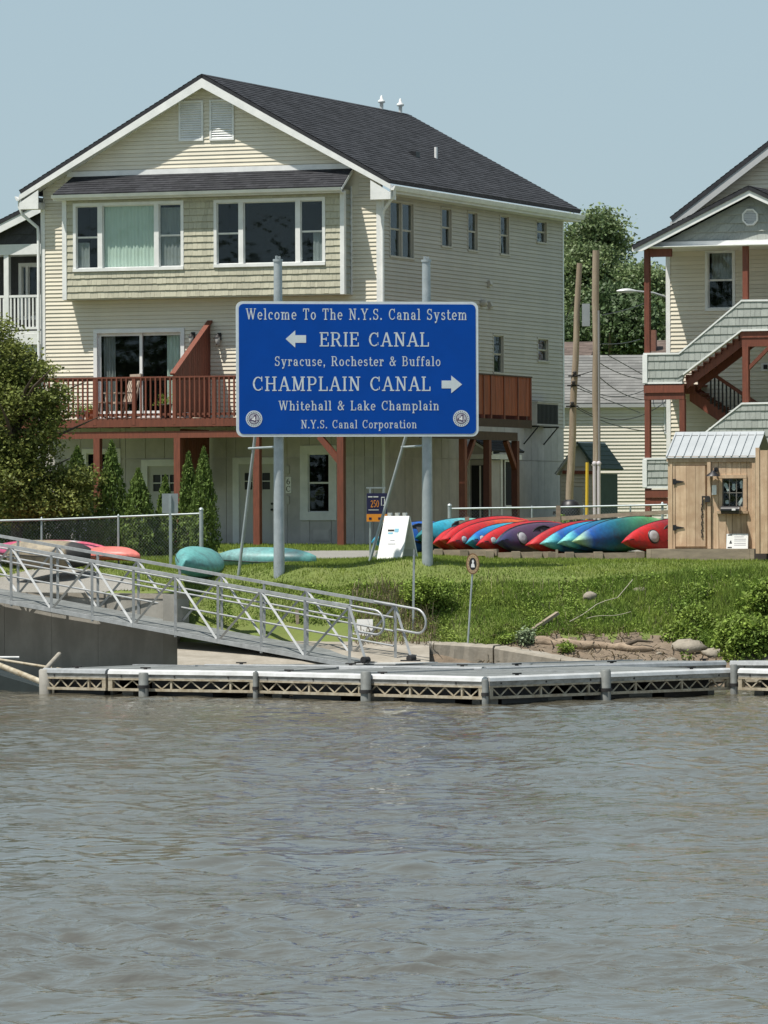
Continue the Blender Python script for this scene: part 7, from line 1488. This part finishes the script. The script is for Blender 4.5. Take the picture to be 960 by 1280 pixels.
# ================================================================== TREES
def branchy(T, base, h, r, m=BARK, n=9, spread=.5, seed=1):
    R = random.Random(seed); mb = MB(); mb.tube([(0, 0, -.3), (.03, 0, h*.3), (-.03, .03, h*.6), (.02, 0, h*.92)], [r, r*.75, r*.45, r*.1], 10); mb.build('trunk', m, T)
    for i in range(n):
        z = h*R.uniform(.2, .75); a = R.uniform(0, 6.28); l = h*spread*R.uniform(.5, 1); mb = MB(); mb.tube([(0, 0, z), (math.cos(a)*l*.5, math.sin(a)*l*.5, z+l*.35), (math.cos(a)*l, math.sin(a)*l, z+l*.55)], [r*.4, r*.22, r*.05], 6); mb.build('branch', m, T)
def crown(blobs, n, size, rng, fill=.55, twig=.35, clus=26):
    """leaf clumps scattered over blob shells: (x, y, z, rx, ry, rz)"""
    P_ = []; w_ = np.array([b[3]*b[5] for b in blobs]); w_ = w_/w_.sum()
    for b, wt in zip(blobs, w_):
        k = int(n*wt/clus)+1; u = rng.normal(size=(k, 3)); u /= np.linalg.norm(u, axis=1)[:, None]; rad = rng.uniform(fill, 1.05, k)[:, None]
        c = np.array(b[:3])+u*rad*np.array(b[3:]); q = c[:, None, :]+rng.normal(size=(k, clus, 3))*twig*np.array([1, 1, .6]); P_.append(q.reshape(-1, 3))
    return np.concatenate(P_)
def tree_left():
    Y = 115.7; p = P(20, 690, Y); z0 = zg(p.x, Y); T = thing('tree', 'broad leafy tree at the left edge in front of the deck', 'tree', loc=(p.x, Y, z0)); branchy(T, None, 4.4, .16, n=12, seed=4)
    B = []
    for x, y, rx, rz in ((-5, 420, 26, 24), (20, 440, 20, 14), (10, 470, 38, 22), (48, 462, 24, 14), (62, 495, 26, 16), (20, 505, 48, 26), (66, 520, 24, 16), (-20, 560, 60, 40), (40, 560, 36, 20), (52, 540, 26, 14), (15, 600, 60, 32), (78, 602, 32, 22), (100, 598, 24, 14), (60, 630, 48, 20), (20, 640, 40, 20), (92, 625, 28, 16), (-40, 480, 40, 50)):
        q = P(x, y, Y); k = Y/FPX; B.append((q.x-p.x, RNG.uniform(-.25, .25), q.z-z0, rx*k, rx*k*1.1, rz*k))
    pts = crown(B, 46000, .07, RNG, .35, .14, 30); V, F_ = leaves(pts, .085, .62, .4); bigmesh('crown', V, F_, LEAFA, T)
tree_left()
def tree_back(lab, px, Y, h, blobs, n, size, seed, m=LEAFB):
    p = P(px, 684, Y); T = thing('tree', lab, 'tree', loc=(p.x, Y, zg(p.x, Y))); z0 = zg(p.x, Y); branchy(T, None, h, .35, n=10, seed=seed, spread=.35); B = []
    for x, y, rx, rz in blobs: q = P(x, y, Y); k = Y/FPX; B.append((q.x-p.x, RNG.uniform(-1, 1), q.z-z0, rx*k, rx*k, rz*k))
    pts = crown(B, n, size, RNG, .6, .30, 34); V, F_ = leaves(pts, size, .7, .3); bigmesh('crown', V, F_, m, T)
tree_back('tall bright tree behind the poles whose crown tops the roofline gap', 748, 205, 12, ((748, 282, 26, 20), (768, 305, 20, 18), (722, 300, 20, 16), (735, 330, 34, 24), (765, 350, 30, 22), (708, 345, 22, 30), (745, 375, 40, 24), (715, 390, 26, 26)), 30000, .15, 3)
tree_back('dark dense tree low behind the grey roof and the poles', 765, 190, 8, ((770, 385, 34, 26), (790, 410, 34, 30), (750, 415, 36, 26), (765, 435, 44, 20), (722, 425, 26, 24)), 30000, .17, 5, mat('dark_leaves', (.10, .15, .06), .6, .5, .4, (.055, .09, .035), isl=.4, trans=.25))
tree_back('tree with ragged crown behind the right porch post', 812, 200, 9, ((800, 345, 22, 16), (816, 372, 18, 22), (826, 392, 16, 20), (806, 395, 24, 24), (818, 420, 20, 20), (795, 375, 16, 14)), 12000, .15, 7)
tree_back('small tree showing under the left eave of the right house', 828, 215, 9, ((822, 352, 12, 8), (828, 410, 14, 14)), 3600, .15, 9)
def arbor(i, px, top, base, wpx, Y, lab):
    p = P(px, base, Y); z0 = zg(p.x, Y)-.02; k = Y/FPX; h = P(px, top, Y).z-z0; w_ = wpx*k/2; T = thing('arborvitae', lab, 'evergreen shrub', loc=(p.x, Y, z0), group='narrow evergreens planted along the chain-link fence')
    m = MB(); m.tube([(0, 0, -.1), (0, 0, h*.9)], [.05, .015], 8); m.build('trunk', BARK, T); w_ *= 1.22; n = int(7500*(w_/.45)); t = RNG.uniform(0, 1, n)**1.15; a = RNG.uniform(0, 6.28, n)
    prof = np.interp(t, [0, .08, .3, .6, .85, 1], [.75, .95, 1, .72, .36, .04])*w_*(1+.16*np.sin(a*5+t*17+i)+.10*np.sin(a*3-t*31)); rr_ = prof*RNG.uniform(.55, 1.06, n)
    pts = np.stack([rr_*np.cos(a), rr_*np.sin(a), t*h+RNG.normal(size=n)*.02], -1); V, F_ = leaves(pts, .085, .34, .0)
    # sprays stand upright
    V = V.reshape(-1, 4, 3); c = V.mean(1, keepdims=True); d = V-c; d[..., 2] *= 1.7; V = (c+d).reshape(-1, 3); bigmesh('foliage', V, F_, LEAFC, T)
for i, (px, top, base, w_, Y, lab) in enumerate(((97, 560, 690, 42, 117.4, 'narrow evergreen half hidden by the broad tree, beside the left deck post'), (140, 553, 692, 36, 116.0, 'tall pointed evergreen standing in front of the left deck post'), (173, 588, 692, 38, 115.6, 'shorter rounded evergreen left of the white door'), (207, 597, 692, 24, 115.8, 'small evergreen in front of the white door behind the blank sign'), (236, 567, 692, 26, 115.8, 'slim pointed evergreen just left of the second deck post pair'), (255, 561, 692, 30, 115.4, 'evergreen at the right end of the row by the thick fence post'), (52, 600, 690, 44, 117.0, 'wide evergreen under the broad tree near the left edge'), (12, 605, 690, 44, 117.4, 'evergreen at the extreme left behind the fence'))): arbor(i, px, top, base, w_, Y, lab)
def bush(lab, px, py, Y, rx, rz, n, size, m=WEED, name='bush', cat='bush'):
    p = P(px, py, Y); z0 = zg(p.x, Y); T = thing(name, lab, cat, loc=(p.x, Y, z0)); k = Y/FPX; mb = MB()
    for j in range(6): a = j*1.05; mb = MB(); mb.tube([(0, 0, -.05), (math.cos(a)*rx*k*.5, math.sin(a)*rx*k*.4, rz*k*1.2)], [.015, .006], 5); mb.build('stem', BARK, T)
    pts = crown([(0, 0, rz*k*.8, rx*k, rx*k*.7, rz*k)], n, size, RNG, .2, .06, 12); pts = pts[pts[:, 2] > 0]; V, F_ = leaves(pts, size, .6); bigmesh('foliage', V, F_, m, T)
bush('leafy weed bush behind the fence below the grill', 716, 640, 119, 15, 20, 1800, .08)
bush('tall weeds against the house corner behind the fence', 700, 640, 120, 10, 26, 700, .07)
bush('dark leafy bush spilling over the bank at the right edge', 938, 812, 105.4, 44, 24, 9000, .085)
bush('large leafy bush half cut off at the right edge of the bank', 965, 780, 106.4, 34, 28, 6000, .085)
bush('rounded dark green clump on the bank behind the handrail loops', 535, 775, 107.0, 34, 22, 7000, .06, name='weed_clump')
bush('spiky tuft of pale grass between driftwood plank and concrete blocks', 656, 808, 105.85, 12, 12, 900, .07, mat('pale_blade', (.17, .22, .12), .7, isl=.3), name='grass_tuft', cat='grass tuft')
bush('small leafy weed growing over the middle of the log', 707, 820, 105.5, 9, 9, 500, .06, name='weed_clump')
bush('low green weed at the left of the grass tuft', 633, 806, 105.9, 10, 9, 500, .06, name='weed_clump')
# ---- trees on the near bank behind the camera: what the window glass reflects
def near_bank():
    g = MB(); g.quad((-400, -140, 1.0), (400, -140, 1.0), (400, -60, .6), (-400, -60, .6)); g.quad((-400, -60, .6), (400, -60, .6), (400, -59, -1), (-400, -59, -1)); g.build('near_bank', GRASSB, None, kind='structure')
    B = []
    for i in range(44): x = -330+i*9+RNG.uniform(-3, 3); B.append((x, -85+RNG.uniform(-6, 6), RNG.uniform(9, 14), 8.5, 7, RNG.uniform(9, 14)))
    pts = crown(B, 70000, 1.2, RNG, .3, 1.2, 14); V, F_ = leaves(pts, 1.4, .8); bigmesh('near_bank_woodland', V, F_, MATS['dark_leaves'], kind='stuff', label='dense riverside woodland on the near bank behind the viewer', cat='woodland')
near_bank()

def far_wood():  # trees out of view, added to darken what the side windows reflect
    B = [(30+i*7, 205-i*3+RNG.uniform(-4, 4), RNG.uniform(7, 10), 6, 5, RNG.uniform(7, 10)) for i in range(12)]
    pts = crown(B, 9000, 1, RNG, .3, 1.0, 14); V, F_ = leaves(pts, 1.5, .8); bigmesh('offscreen_trees', V, F_, MATS['dark_leaves'], kind='stuff', label='belt of unseen trees added beyond the right house for window reflections', cat='woodland')
far_wood()
